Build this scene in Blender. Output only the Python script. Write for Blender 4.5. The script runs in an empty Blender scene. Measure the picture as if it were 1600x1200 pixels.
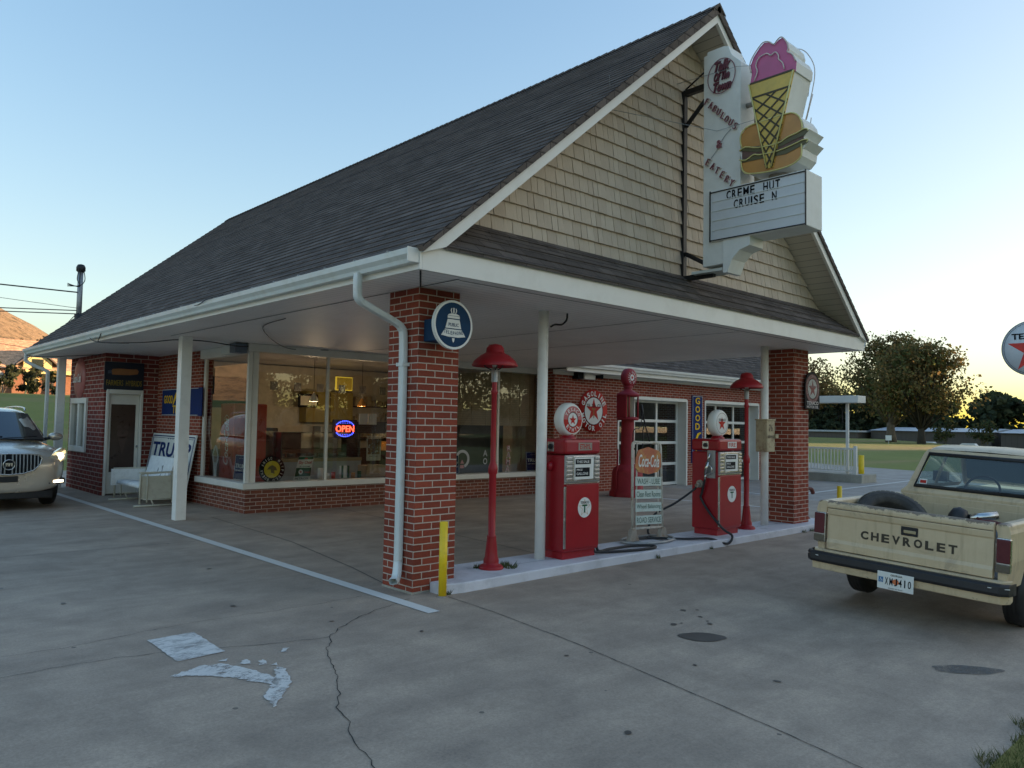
import bpy, bmesh, math, random
from mathutils import Vector, Matrix, noise
random.seed(7)
rad = math.radians
sc = bpy.context.scene
COL = sc.collection

# ------------------------------------------------------------------ camera
cam = bpy.data.objects.new('camera', bpy.data.cameras.new('camera'))
COL.objects.link(cam); sc.camera = cam
yaw, pitch, roll = 0.7511, 0.0511, 0.0182
fwd = Vector((math.sin(yaw)*math.cos(pitch), math.cos(yaw)*math.cos(pitch), math.sin(pitch)))
rgt = Vector((math.cos(yaw), -math.sin(yaw), 0)); upv = rgt.cross(fwd)
r2 = rgt*math.cos(roll) + upv*math.sin(roll); u2 = upv*math.cos(roll) - rgt*math.sin(roll)
cam.matrix_world = Matrix(((r2.x, u2.x, -fwd.x, -4.429), (r2.y, u2.y, -fwd.y, -6.092), (r2.z, u2.z, -fwd.z, 1.657), (0, 0, 0, 1)))
cam.data.sensor_width = 36; cam.data.lens = 36*1203.1/1600
cam.data.clip_start = 0.05; cam.data.clip_end = 6000
sc.render.resolution_x = 1024; sc.render.resolution_y = 768

# ------------------------------------------------------------------ sky, sun, exposure
SUN_AZ, SUN_EL = rad(122), rad(4.0)
w = bpy.data.worlds.new('World'); sc.world = w; w.use_nodes = True
nt = w.node_tree; bg = nt.nodes['Background']
sky = nt.nodes.new('ShaderNodeTexSky'); sky.sky_type = 'NISHITA'; sky.sun_disc = False
sky.sun_elevation = SUN_EL; sky.sun_rotation = SUN_AZ
sky.air_density = 1.0; sky.dust_density = 1.5; sky.ozone_density = 1.7; sky.altitude = 200
# tone curve on the sky: bright parts level off, hue and saturation shifted
va = nt.nodes.new('ShaderNodeVectorMath'); va.operation = 'MULTIPLY_ADD'; va.inputs[1].default_value = (.48, .48, .48); va.inputs[2].default_value = (1, 1, 1)
vd = nt.nodes.new('ShaderNodeVectorMath'); vd.operation = 'DIVIDE'
hs = nt.nodes.new('ShaderNodeHueSaturation'); hs.inputs['Saturation'].default_value = 1.22; hs.inputs['Hue'].default_value = .512
nt.links.new(sky.outputs[0], va.inputs[0]); nt.links.new(sky.outputs[0], vd.inputs[0]); nt.links.new(va.outputs[0], vd.inputs[1])
nt.links.new(vd.outputs[0], hs.inputs['Color']); nt.links.new(hs.outputs[0], bg.inputs[0]); bg.inputs[1].default_value = 0.15
sun = bpy.data.objects.new('sun', bpy.data.lights.new('sun', 'SUN')); COL.objects.link(sun)
sv = Vector((math.sin(SUN_AZ)*math.cos(SUN_EL), math.cos(SUN_AZ)*math.cos(SUN_EL), math.sin(SUN_EL)))
sun.rotation_euler = sv.to_track_quat('Z', 'Y').to_euler()
sun.data.energy = 2.5; sun.data.angle = rad(0.5); sun.data.color = (1.0, 0.66, 0.38)
sc.view_settings.view_transform = 'Standard'; sc.view_settings.look = 'None'
sc.view_settings.exposure = 2.85; sc.view_settings.gamma = 1.0
sc.render.engine = 'CYCLES'
sc.cycles.max_bounces = 8; sc.cycles.transparent_max_bounces = 16

# ------------------------------------------------------------------ materials
def newmat(name):
    m = bpy.data.materials.new(name); m.use_nodes = True
    return m, m.node_tree.nodes, m.node_tree.links, m.node_tree.nodes['Principled BSDF']
def ramp(N, stops):
    r = N.new('ShaderNodeValToRGB'); e = r.color_ramp.elements
    while len(e) > 1: e.remove(e[0])
    e[0].position = stops[0][0]; c = stops[0][1]; e[0].color = (*c, 1) if len(c) == 3 else c
    for p, c in stops[1:]:
        q = e.new(p); q.color = (*c, 1)
    return r
def noise_node(N, L, scale, detail=4, vec=None, rough=.55, dist=0.0):
    n = N.new('ShaderNodeTexNoise'); n.inputs['Scale'].default_value = scale
    n.inputs['Detail'].default_value = detail; n.inputs['Roughness'].default_value = rough
    n.inputs['Distortion'].default_value = dist
    if vec: L.new(vec, n.inputs['Vector'])
    return n
def mixc(N, L, fac, a, b, mode='MIX'):
    m = N.new('ShaderNodeMix'); m.data_type = 'RGBA'; m.blend_type = mode
    for sock, v in ((m.inputs[0], fac), (m.inputs[6], a), (m.inputs[7], b)):
        if hasattr(v, 'is_linked') or hasattr(v, 'links'): L.new(v, sock)
        elif isinstance(v, (int, float)): sock.default_value = v
        else: sock.default_value = (*v, 1)
    return m.outputs[2]
def mathn(N, L, op, a, b=None, c=None):
    m = N.new('ShaderNodeMath'); m.operation = op
    for i, v in enumerate((a, b, c)):
        if v is None: continue
        if hasattr(v, 'links'): L.new(v, m.inputs[i])
        else: m.inputs[i].default_value = v
    return m.outputs[0]
def bump(N, L, B, h, strength=.3, dist=.01):
    b = N.new('ShaderNodeBump'); b.inputs['Strength'].default_value = strength; b.inputs['Distance'].default_value = dist
    L.new(h, b.inputs['Height']); L.new(b.outputs[0], B.inputs['Normal'])
def scl(c, k): return tuple(min(1, v*k) for v in c)

def plain(name, col, rough=.5, metal=0, var=.12, scale=6, dirt=0, dirtcol=(.12, .09, .06), coat=0, bmp=0, emit=None, estr=0, spec=None):
    m, N, L, B = newmat(name)
    tc = N.new('ShaderNodeTexCoord').outputs['Object']
    n1 = noise_node(N, L, scale, 5, tc)
    r = ramp(N, [(.3, scl(col, 1-var)), (.7, scl(col, 1+var))]); L.new(n1.outputs[0], r.inputs[0])
    out = r.outputs[0]
    if dirt:
        n2 = noise_node(N, L, scale*1.7, 8, tc, .7)
        r2 = ramp(N, [(.5, (0, 0, 0)), (.72, (dirt, dirt, dirt))]); L.new(n2.outputs[0], r2.inputs[0])
        out = mixc(N, L, r2.outputs[0], out, dirtcol)
    L.new(out, B.inputs['Base Color'])
    rr = mathn(N, L, 'MULTIPLY_ADD', n1.outputs[0], .25, rough-.12); L.new(rr, B.inputs['Roughness'])
    B.inputs['Metallic'].default_value = metal
    if spec is not None: B.inputs['Specular IOR Level'].default_value = spec
    if coat: B.inputs['Coat Weight'].default_value = coat; B.inputs['Coat Roughness'].default_value = .12
    if bmp:
        n3 = noise_node(N, L, 60, 4, tc); bump(N, L, B, n3.outputs[0], bmp, .004)
    if emit: B.inputs['Emission Color'].default_value = (*emit, 1); B.inputs['Emission Strength'].default_value = estr
    return m

def brick_mat(name, c1, c2, mort, spots=.5, big=1.0):
    m, N, L, B = newmat(name)
    uv = N.new('ShaderNodeTexCoord').outputs['UV']
    nd = noise_node(N, L, 9, 2, uv)
    off = N.new('ShaderNodeVectorMath'); off.operation = 'MULTIPLY_ADD'
    L.new(nd.outputs[1], off.inputs[0]); off.inputs[1].default_value = (.004, .004, 0); L.new(uv, off.inputs[2])
    b = N.new('ShaderNodeTexBrick'); b.offset = .5
    L.new(off.outputs[0], b.inputs['Vector'])
    b.inputs['Scale'].default_value = 1; b.inputs['Brick Width'].default_value = .2135*big
    b.inputs['Row Height'].default_value = .0677*big; b.inputs['Mortar Size'].default_value = .0062*big
    b.inputs['Mortar Smooth'].default_value = .25; b.inputs['Bias'].default_value = 0
    b.inputs['Color1'].default_value = (*c1, 1); b.inputs['Color2'].default_value = (*c2, 1); b.inputs['Mortar'].default_value = (*mort, 1)
    n1 = noise_node(N, L, 45, 6, uv, .7)
    col = mixc(N, L, .55, b.outputs[0], mixc(N, L, n1.outputs[0], (.45, .45, .45), (1.5, 1.5, 1.5)), 'MULTIPLY')
    n4 = noise_node(N, L, 1.1, 4, uv)
    col = mixc(N, L, .5, col, mixc(N, L, n4.outputs[0], (.6, .6, .6), (1.35, 1.35, 1.35)), 'MULTIPLY')
    n2 = noise_node(N, L, 26, 5, uv, .8, .8)
    r2 = ramp(N, [(.64, (0, 0, 0)), (.72, (spots, spots, spots))]); L.new(n2.outputs[0], r2.inputs[0])
    col = mixc(N, L, r2.outputs[0], col, (.42, .28, .2))
    L.new(col, B.inputs['Base Color']); B.inputs['Roughness'].default_value = .9; B.inputs['Specular IOR Level'].default_value = .12
    h = mathn(N, L, 'SUBTRACT', mathn(N, L, 'MULTIPLY', n1.outputs[0], .35), b.outputs['Fac'])
    bump(N, L, B, h, .55, .008)
    return m

def slat_mat(name, col, pitch, axis=0, width=.07, depth=.5, dark=.45, rough=.5, var=.1):
    """boards or slats: a groove every `pitch` metres along a UV axis"""
    m, N, L, B = newmat(name)
    uv = N.new('ShaderNodeTexCoord').outputs['UV']
    sp = N.new('ShaderNodeSeparateXYZ'); L.new(uv, sp.inputs[0])
    f = mathn(N, L, 'FRACT', mathn(N, L, 'DIVIDE', sp.outputs[axis], pitch))
    g = mathn(N, L, 'LESS_THAN', f, width)
    n1 = noise_node(N, L, 1.3, 5, uv)
    c = mixc(N, L, n1.outputs[0], scl(col, 1-var), scl(col, 1+var))
    c = mixc(N, L, g, c, scl(col, dark))
    L.new(c, B.inputs['Base Color']); B.inputs['Roughness'].default_value = rough
    h = mathn(N, L, 'SUBTRACT', mathn(N, L, 'MULTIPLY', f, .3), g)
    bump(N, L, B, h, depth, .01)
    return m

def shingle_mat(name, base, tab=.33, row=.14, warm=.0):
    m, N, L, B = newmat(name)
    uv = N.new('ShaderNodeTexCoord').outputs['UV']
    b = N.new('ShaderNodeTexBrick'); b.offset = .41; b.offset_frequency = 2
    L.new(uv, b.inputs['Vector']); b.inputs['Scale'].default_value = 1
    b.inputs['Brick Width'].default_value = tab; b.inputs['Row Height'].default_value = row
    b.inputs['Mortar Size'].default_value = .004; b.inputs['Mortar Smooth'].default_value = .3
    b.inputs['Color1'].default_value = (*scl(base, .80), 1); b.inputs['Color2'].default_value = (*scl(base, 1.22), 1)
    b.inputs['Mortar'].default_value = (*scl(base, .3), 1)
    n1 = noise_node(N, L, 120, 4, uv, .8)
    c = mixc(N, L, .6, b.outputs[0], mixc(N, L, n1.outputs[0], (.3, .3, .3), (1.7, 1.7, 1.7)), 'MULTIPLY')
    n2 = noise_node(N, L, .55, 4, uv)
    c = mixc(N, L, .3, c, mixc(N, L, n2.outputs[0], (.6, .6, .62), (1.4, 1.38, 1.35)), 'MULTIPLY')
    n3 = noise_node(N, L, 3.5, 3, uv)
    c = mixc(N, L, .22, c, mixc(N, L, n3.outputs[0], (.5, .5, .5), (1.5, 1.5, 1.5)), 'MULTIPLY')
    sv_ = N.new('ShaderNodeSeparateXYZ'); L.new(uv, sv_.inputs[0]); fr = mathn(N, L, 'FRACT', mathn(N, L, 'DIVIDE', sv_.outputs[1], row))
    c = mixc(N, L, mathn(N, L, 'MULTIPLY', mathn(N, L, 'LESS_THAN', fr, .12), .38), c, scl(base, .25))
    g_ = N.new('ShaderNodeTexWhiteNoise'); fl = N.new('ShaderNodeVectorMath'); fl.operation = 'FLOOR'; dv = N.new('ShaderNodeVectorMath'); dv.operation = 'DIVIDE'; L.new(uv, dv.inputs[0]); dv.inputs[1].default_value = (.17, row, 1); L.new(dv.outputs[0], fl.inputs[0]); L.new(fl.outputs[0], g_.inputs['Vector'])
    c = mixc(N, L, .35, c, mixc(N, L, g_.outputs['Value'], (.55, .55, .56), (1.45, 1.43, 1.4)), 'MULTIPLY')
    L.new(c, B.inputs['Base Color']); B.inputs['Roughness'].default_value = .95; B.inputs['Specular IOR Level'].default_value = .1
    bump(N, L, B, mathn(N, L, 'SUBTRACT', n1.outputs[0], b.outputs['Fac']), .6, .008)
    return m

def glass_mat(name, tint=(1, 1, 1), refl=1.0, base=.0):
    m = bpy.data.materials.new(name); m.use_nodes = True; N, L = m.node_tree.nodes, m.node_tree.links
    N.clear(); o = N.new('ShaderNodeOutputMaterial'); mx = N.new('ShaderNodeMixShader')
    t = N.new('ShaderNodeBsdfTransparent'); t.inputs[0].default_value = (*tint, 1)
    g = N.new('ShaderNodeBsdfGlossy'); g.inputs['Roughness'].default_value = .0
    n = noise_node(N, L, .9, 2, N.new('ShaderNodeTexCoord').outputs['Object'])
    b = N.new('ShaderNodeBump'); b.inputs['Strength'].default_value = .02; b.inputs['Distance'].default_value = .05
    L.new(n.outputs[0], b.inputs['Height']); L.new(b.outputs[0], g.inputs['Normal'])
    f = N.new('ShaderNodeFresnel'); f.inputs[0].default_value = 1.5
    k = mathn(N, L, 'MULTIPLY_ADD', f.outputs[0], refl, base); k2 = mathn(N, L, 'MINIMUM', k, 1)
    L.new(k2, mx.inputs[0]); L.new(t.outputs[0], mx.inputs[1]); L.new(g.outputs[0], mx.inputs[2]); L.new(mx.outputs[0], o.inputs[0])
    return m

def emit_mat(name, col, s):
    m, N, L, B = newmat(name); B.inputs['Base Color'].default_value = (*scl(col, .5), 1)
    B.inputs['Emission Color'].default_value = (*col, 1); B.inputs['Emission Strength'].default_value = s
    return m

def concrete_mat(name, col, k=1.0, bluish=0):
    m, N, L, B = newmat(name)
    tc = N.new('ShaderNodeTexCoord').outputs['Object']
    n0 = noise_node(N, L, .16, 5, tc, .6, .6)
    r0 = ramp(N, [(.30, scl(col, .84)), (.5, col), (.68, scl(col, 1.14))]); L.new(n0.outputs[0], r0.inputs[0])
    n1 = noise_node(N, L, 1.6, 8, tc, .68, .3)
    c = mixc(N, L, .55*k, r0.outputs[0], mixc(N, L, ramp_out(N, L, n1.outputs[0], .32, .68), (.62, .62, .63), (1.36, 1.35, 1.32)), 'MULTIPLY')
    n2 = noise_node(N, L, 55, 7, tc, .85)
    c = mixc(N, L, .75*k, c, mixc(N, L, ramp_out(N, L, n2.outputs[0], .25, .75), (.5, .5, .5), (1.5, 1.5, 1.5)), 'MULTIPLY')
    # streaks worn by tyres, and specks
    mp = N.new('ShaderNodeMapping'); mp.inputs['Rotation'].default_value = (0, 0, rad(12)); mp.inputs['Scale'].default_value = (.35, 2.2, 1)
    L.new(tc, mp.inputs[0]); n3 = noise_node(N, L, 1.3, 6, mp.outputs[0], .7)
    c = mixc(N, L, .38*k, c, mixc(N, L, ramp_out(N, L, n3.outputs[0], .35, .65), (.68, .68, .70), (1.3, 1.3, 1.27)), 'MULTIPLY')
    v = N.new('ShaderNodeTexVoronoi'); v.inputs['Scale'].default_value = 2.1; L.new(tc, v.inputs['Vector'])
    sp = mathn(N, L, 'LESS_THAN', v.outputs['Distance'], .035)
    c = mixc(N, L, mathn(N, L, 'MULTIPLY', sp, .65), c, (.03, .03, .03))
    n5 = noise_node(N, L, .9, 3, tc, .5, 1.2)
    r5 = ramp(N, [(.62, (0, 0, 0)), (.78, (.35, .35, .35))]); L.new(n5.outputs[0], r5.inputs[0])
    c = mixc(N, L, r5.outputs[0], c, scl(col, .55))
    L.new(c, B.inputs['Base Color'])
    L.new(mathn(N, L, 'MULTIPLY_ADD', n1.outputs[0], -.3, .95), B.inputs['Roughness'])
    bump(N, L, B, mathn(N, L, 'ADD', n2.outputs[0], mathn(N, L, 'MULTIPLY', n1.outputs[0], .6)), .35, .006)
    return m
def ramp_out(N, L, src, a, b):
    r = N.new('ShaderNodeMapRange'); r.inputs[1].default_value = a; r.inputs[2].default_value = b
    L.new(src, r.inputs[0]); return r.outputs[0]

def grass_mat(name, c1, c2, c3):
    m, N, L, B = newmat(name)
    tc = N.new('ShaderNodeTexCoord').outputs['Object']
    n1 = noise_node(N, L, .12, 6, tc, .6, .5); n2 = noise_node(N, L, 3, 6, tc, .8)
    mp = N.new('ShaderNodeMapping'); mp.inputs['Scale'].default_value = (.02, .1, 1); mp.inputs['Rotation'].default_value = (0, 0, rad(-20)); L.new(tc, mp.inputs[0])
    n3 = noise_node(N, L, 1, 5, mp.outputs[0], .6)
    c = mixc(N, L, ramp_out(N, L, n1.outputs[0], .35, .65), c1, c2)
    c = mixc(N, L, ramp_out(N, L, n3.outputs[0], .52, .66), c, c3)
    c = mixc(N, L, .5, c, mixc(N, L, n2.outputs[0], (.4, .4, .4), (1.6, 1.6, 1.6)), 'MULTIPLY')
    L.new(c, B.inputs['Base Color']); B.inputs['Roughness'].default_value = .95
    bump(N, L, B, n2.outputs[0], .8, .08)
    return m

def worn_paint(name, col, amt=.5, scale=9, under=(.17, .17, .165), hard=.05):
    m, N, L, B = newmat(name)
    tc = N.new('ShaderNodeTexCoord').outputs['Object']
    mp = N.new('ShaderNodeMapping'); mp.inputs['Rotation'].default_value = (0, 0, rad(-35)); mp.inputs['Scale'].default_value = (.8, 1.4, 1); L.new(tc, mp.inputs[0])
    n = noise_node(N, L, scale, 12, mp.outputs[0], .85, .1)
    r = ramp(N, [(amt-hard, (1, 1, 1)), (amt+hard, (0, 0, 0))]); L.new(n.outputs[0], r.inputs[0])
    L.new(mixc(N, L, r.outputs[0], under, col), B.inputs['Base Color'])
    B.inputs['Roughness'].default_value = .75
    tr = N.new('ShaderNodeBsdfTransparent'); mx = N.new('ShaderNodeMixShader'); o = N['Material Output'] if 'Material Output' in N else N.new('ShaderNodeOutputMaterial')
    L.new(r.outputs[0], mx.inputs[0]); L.new(tr.outputs[0], mx.inputs[1]); L.new(B.outputs[0], mx.inputs[2]); L.new(mx.outputs[0], o.inputs[0])
    return m

M = {}
M['brick'] = brick_mat('brick', (.30, .070, .042), (.20, .050, .033), (.50, .41, .34), .42)
M['brick_large_shaded'] = brick_mat('brick_large_shaded', (.24, .054, .042), (.15, .038, .032), (.44, .36, .31), .3, 1.38)  # larger brick, with the alcove's shade put into its darker colour
M['brick_low'] = brick_mat('brick_low', (.24, .085, .055), (.15, .052, .038), (.44, .35, .29), .5)
M['shingle'] = shingle_mat('shingle', (.132, .107, .094))
M['shingle_brown'] = shingle_mat('shingle_brown', (.12, .10, .088), .28)
M['soffit'] = slat_mat('soffit', (.86, .82, .78), .11, 1, .07, .5, .55)
M['soffit_y'] = slat_mat('soffit_y', (.56, .55, .51), .12, 0, .06, .5, .5)
M['siding'] = slat_mat('siding', (.55, .5, .42), .12, 1, .08, .5, .5)
M['white'] = plain('white_paint', (.72, .70, .64), .4, var=.05, scale=1.5, dirt=.22, dirtcol=(.42, .38, .3))
M['white_post'] = plain('white_post_paint', (.82, .80, .75), .4, var=.04, scale=3, dirt=.3, dirtcol=(.45, .42, .35), bmp=.15)
M['gutter'] = plain('gutter_enamel', (.66, .69, .66), .35, var=.06, scale=2, dirt=.3, dirtcol=(.4, .36, .24))
M['downspout'] = plain('downspout_enamel', (.62, .65, .63), .35, var=.07, scale=2.5, dirt=.4, dirtcol=(.42, .36, .22))
M['island'] = plain('island_paint', (.62, .62, .66), .6, var=.08, scale=2, dirt=.55, dirtcol=(.33, .33, .34), bmp=.3)
M['shake'] = plain('cedar_shake', (.40, .335, .225), .75, var=.14, scale=2.2, dirt=.25, dirtcol=(.2, .16, .1), bmp=.3)
M['shake_gap'] = plain('shake_gap', (.05, .04, .03), .9)
M['red'] = plain('red_enamel', (.31, .006, .013), .42, var=.12, scale=3, dirt=.35, dirtcol=(.2, .008, .01), spec=.3, coat=.35)
M['red_lamp'] = plain('red_lamp_paint', (.34, .014, .020), .5, var=.1, scale=4, dirt=.3, dirtcol=(.22, .012, .012), spec=.3, coat=.15)
M['red_dull'] = plain('faded_red_paint', (.28, .022, .03), .55, spec=.25, var=.2, scale=3, dirt=.35, dirtcol=(.16, .02, .02))
M['yellow'] = plain('yellow_paint', (.80, .54, .01), .4, var=.07, scale=5, dirt=.25, dirtcol=(.4, .26, .04))
M['chrome'] = plain('chrome', (.62, .62, .6), .25, 1, .1, 8)
M['steel'] = plain('galvanised_steel', (.36, .37, .37), .5, .6, .15, 6, dirt=.3)
M['rusty'] = plain('rusty_steel', (.30, .27, .23), .65, .2, .2, 6, dirt=.9, dirtcol=(.20, .085, .03), bmp=.4)
M['framewhite'] = plain('rusting_white_frame', (.55, .52, .45), .55, 0, .1, 7, dirt=.95, dirtcol=(.28, .13, .05))
M['black'] = plain('black_rubber', (.016, .016, .018), .55, var=.3, scale=8, dirt=.3, dirtcol=(.05, .045, .04))
M['blacksteel'] = plain('black_steel', (.018, .018, .02), .5, .2, .2, 6)
M['concrete'] = concrete_mat('concrete', (.345, .276, .215))
M['asphalt'] = concrete_mat('asphalt', (.32, .285, .25), .7)
M['slab'] = concrete_mat('slab_concrete', (.33, .31, .26), .8)
M['grass'] = grass_mat('grass', (.145, .165, .02), (.185, .195, .035), (.24, .19, .06))
M['crack'] = plain('crack_dark', (.035, .034, .032), .95)
M['joint'] = plain('joint_dark', (.06, .058, .055), .95)
M['oil'] = plain('oil_stain', (.075, .07, .062), .45, var=.2, scale=6)
M['oil2'] = worn_paint('faint_stain', (.13, .125, .115), .52, 3, (.15, .145, .135), .12)
M['linepaint'] = worn_paint('line_paint', (.66, .65, .61), .68, 9, (.4, .4, .4), .1)
M['arrowpaint'] = worn_paint('arrow_paint', (.66, .64, .60), .60, 6, (.38, .37, .36), .13)
M['arrowpaint2'] = worn_paint('scuffed_arrow_paint', (.64, .62, .58), .565, 9, (.36, .35, .34), .06)
M['glass'] = glass_mat('window_glass', (.86, .9, .88), 1.7, .04)
M['glass_dark'] = glass_mat('garage_glass', (.55, .6, .62), 1.3, .03)
M['interior'] = plain('interior_wall', (.62, .56, .45), .8)
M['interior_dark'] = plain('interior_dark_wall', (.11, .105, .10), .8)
M['floor'] = plain('interior_floor', (.2, .16, .13), .5)
M['wood'] = plain('dark_wood', (.07, .04, .025), .5)
M['signwhite'] = plain('sign_white', (.72, .72, .68), .5, var=.05, scale=5, dirt=.15, dirtcol=(.5, .45, .35), spec=.2)
M['signblue'] = plain('sign_blue', (.012, .03, .13), .6, var=.15, scale=5, dirt=.2, dirtcol=(.05, .06, .1), spec=.1)
M['signnavy'] = plain('sign_navy', (.014, .045, .10), .6, var=.15, scale=5, spec=.1)
M['signred'] = plain('sign_red', (.46, .028, .02), .5, var=.12, scale=5, dirt=.2, dirtcol=(.3, .08, .05), spec=.15)
M['signgreen'] = plain('sign_green', (.02, .10, .045), .5, var=.1, spec=.15)
M['signyellow'] = plain('sign_yellow', (.78, .47, .015), .5, var=.1, spec=.15)
M['signblack'] = plain('sign_black', (.012, .013, .016), .6, var=.2, spec=.1)
M['tan'] = plain('tan_paint', (.38, .30, .17), .5)

# ------------------------------------------------------------------ mesh builder
class MB:
    def __init__(s): s.bm = bmesh.new()
    def face(s, pts, smooth=False):
        vs = [s.bm.verts.new(p) for p in pts]
        try: f = s.bm.faces.new(vs); f.smooth = smooth; return f
        except ValueError: return None
    def box(s, x0, x1, y0, y1, z0, z1, mat=None, bev=0):
        if x0 > x1: x0, x1 = x1, x0
        if y0 > y1: y0, y1 = y1, y0
        if z0 > z1: z0, z1 = z1, z0
        c = [Vector((x, y, z)) for z in (z0, z1) for y in (y0, y1) for x in (x0, x1)]
        if mat: c = [mat @ v for v in c]
        v = [s.bm.verts.new(p) for p in c]
        fs = [s.bm.faces.new([v[i] for i in q]) for q in ((0, 2, 3, 1), (4, 5, 7, 6), (0, 1, 5, 4), (2, 6, 7, 3), (0, 4, 6, 2), (1, 3, 7, 5))]
        if bev:
            es = list({e for f in fs for e in f.edges})
            bmesh.ops.bevel(s.bm, geom=es, offset=bev, segments=2, affect='EDGES', profile=.5)
        return s
    def cyl(s, p0, p1, r0, r1=None, n=16, caps=True, smooth=True, start=0):
        r1 = r0 if r1 is None else r1
        p0, p1 = Vector(p0), Vector(p1); d = (p1-p0).normalized()
        a = d.orthogonal().normalized() if abs(d.z) < .999 else Vector((1, 0, 0)); b = d.cross(a)
        R0 = [s.bm.verts.new(p0+(a*math.cos(t)+b*math.sin(t))*r0) for t in [start+2*math.pi*i/n for i in range(n)]]
        R1 = [s.bm.verts.new(p1+(a*math.cos(t)+b*math.sin(t))*r1) for t in [start+2*math.pi*i/n for i in range(n)]]
        for i in range(n):
            f = s.bm.faces.new((R0[i], R0[(i+1) % n], R1[(i+1) % n], R1[i])); f.smooth = smooth
        if caps:
            s.bm.faces.new(R0[::-1]); s.bm.faces.new(R1)
        return s
    def lathe(s, prof, c=(0, 0, 0), axis=(0, 0, 1), n=24, smooth=True):
        c = Vector(c); d = Vector(axis).normalized(); a = d.orthogonal().normalized() if abs(d.z) < .999 else Vector((1, 0, 0)); b = d.cross(a)
        rings = []
        for r, h in prof:
            if r < 1e-5: rings.append([s.bm.verts.new(c+d*h)])
            else: rings.append([s.bm.verts.new(c+d*h+(a*math.cos(2*math.pi*i/n)+b*math.sin(2*math.pi*i/n))*r) for i in range(n)])
        for A, B in zip(rings, rings[1:]):
            for i in range(n):
                q = [A[i % len(A)], A[(i+1) % len(A)], B[(i+1) % len(B)], B[i % len(B)]]
                q = [v for k, v in enumerate(q) if v not in q[:k]]
                if len(q) > 2:
                    try: s.bm.faces.new(q).smooth = smooth
                    except ValueError: pass
        return s
    def tube(s, pts, r, n=8, closed=False, caps=True):
        pts = [Vector(p) for p in pts]; rings = []; prev = None
        N = len(pts)
        for i, p in enumerate(pts):
            a = pts[(i-1) % N] if (i > 0 or closed) else p; b = pts[(i+1) % N] if (i < N-1 or closed) else p
            d = (b-a).normalized()
            if prev is None: u = d.orthogonal().normalized()
            else: u = (prev-d*prev.dot(d)).normalized()
            prev = u; v = d.cross(u); rr = r[i] if isinstance(r, (list, tuple)) else r
            rings.append([s.bm.verts.new(p+(u*math.cos(2*math.pi*k/n)+v*math.sin(2*math.pi*k/n))*rr) for k in range(n)])
        for i in range(N if closed else N-1):
            A, B = rings[i], rings[(i+1) % N]
            for k in range(n):
                try: s.bm.faces.new((A[k], A[(k+1) % n], B[(k+1) % n], B[k])).smooth = True
                except ValueError: pass
        if caps and not closed:
            s.bm.faces.new(rings[0][::-1]); s.bm.faces.new(rings[-1])
        return s
    def prism(s, pts, Mx, d0, d1, smooth=False):
        """2D outline in plane Mx, extruded from d0 to d1 along the plane's normal"""
        A = [s.bm.verts.new(Mx @ Vector((x, y, d0))) for x, y in pts]; B = [s.bm.verts.new(Mx @ Vector((x, y, d1))) for x, y in pts]
        n = len(pts); s.bm.faces.new(A[::-1]); s.bm.faces.new(B)
        for i in range(n):
            f = s.bm.faces.new((A[i], A[(i+1) % n], B[(i+1) % n], B[i])); f.smooth = smooth
        return s
    def flat(s, pts, Mx, off):
        s.face([Mx @ Vector((x, y, off)) for x, y in pts]); return s
    def ring(s, Mx, cx, cy, r0, r1, off, n=40, sy=1, a0=0, a1=2*math.pi):
        for i in range(n):
            t, u = a0+(a1-a0)*i/n, a0+(a1-a0)*(i+1)/n
            P = lambda r, q: Mx @ Vector((cx+r*math.cos(q), cy+sy*r*math.sin(q), off))
            if r0 < 1e-6: s.face([P(0, t), P(r1, t), P(r1, u)])
            else: s.face([P(r0, t), P(r1, t), P(r1, u), P(r0, u)])
        return s
    def loft(s, rings, closed=True, smooth=True, caps=False):
        R = [[s.bm.verts.new(p) for p in r] for r in rings]; n = len(R[0])
        for A, B in zip(R, R[1:]):
            for k in range(n if closed else n-1):
                try: s.bm.faces.new((A[k], A[(k+1) % n], B[(k+1) % n], B[k])).smooth = smooth
                except ValueError: pass
        if caps:
            s.bm.faces.new(R[0][::-1]); s.bm.faces.new(R[-1])
        return s
    def text(s, body, Mx, cx, cy, w=None, h=.1, depth=.003, off=.0015, bold=0.0, shear=0, rot=0, spacing=1.0):
        me = text_mesh(body, bold, shear, spacing)
        if me is None: return s
        xs = [v[0] for v in me[0]]; ys = [v[1] for v in me[0]]
        x0, x1, y0, y1 = min(xs), max(xs), min(ys), max(ys)
        ky = h/(y1-y0) if body.upper() == body or True else 1
        kx = w/(x1-x0) if w else ky
        T = Mx @ Matrix.Translation((cx, cy, 0)) @ Matrix.Rotation(rot, 4, 'Z')
        vs = [s.bm.verts.new(T @ Vector(((x-(x0+x1)/2)*kx, (y-(y0+y1)/2)*ky, off+(depth if z > 0 else 0)))) for x, y, z in me[0]]
        for f in me[1]:
            try: s.bm.faces.new([vs[i] for i in f])
            except ValueError: pass
        return s
    def arctext(s, body, Mx, cx, cy, r, a_mid, span, h, w=None, inward=False, bold=.02, depth=.003, off=.0015):
        n = len(body)
        for i, ch in enumerate(body):
            if ch == ' ': continue
            t = (i-(n-1)/2)/max(1, n-1)*span
            a = a_mid - t if not inward else a_mid + t
            rot = a-math.pi/2 if not inward else a+math.pi/2
            cw = (w or h*.75)*(.35 if ch in 'I.' else 1)
            hh = h*.15 if ch == '.' else h
            s.text(ch, Mx, cx+r*math.cos(a), cy+r*math.sin(a), cw, hh, depth, off, bold, 0, rot)
        return s
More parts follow.
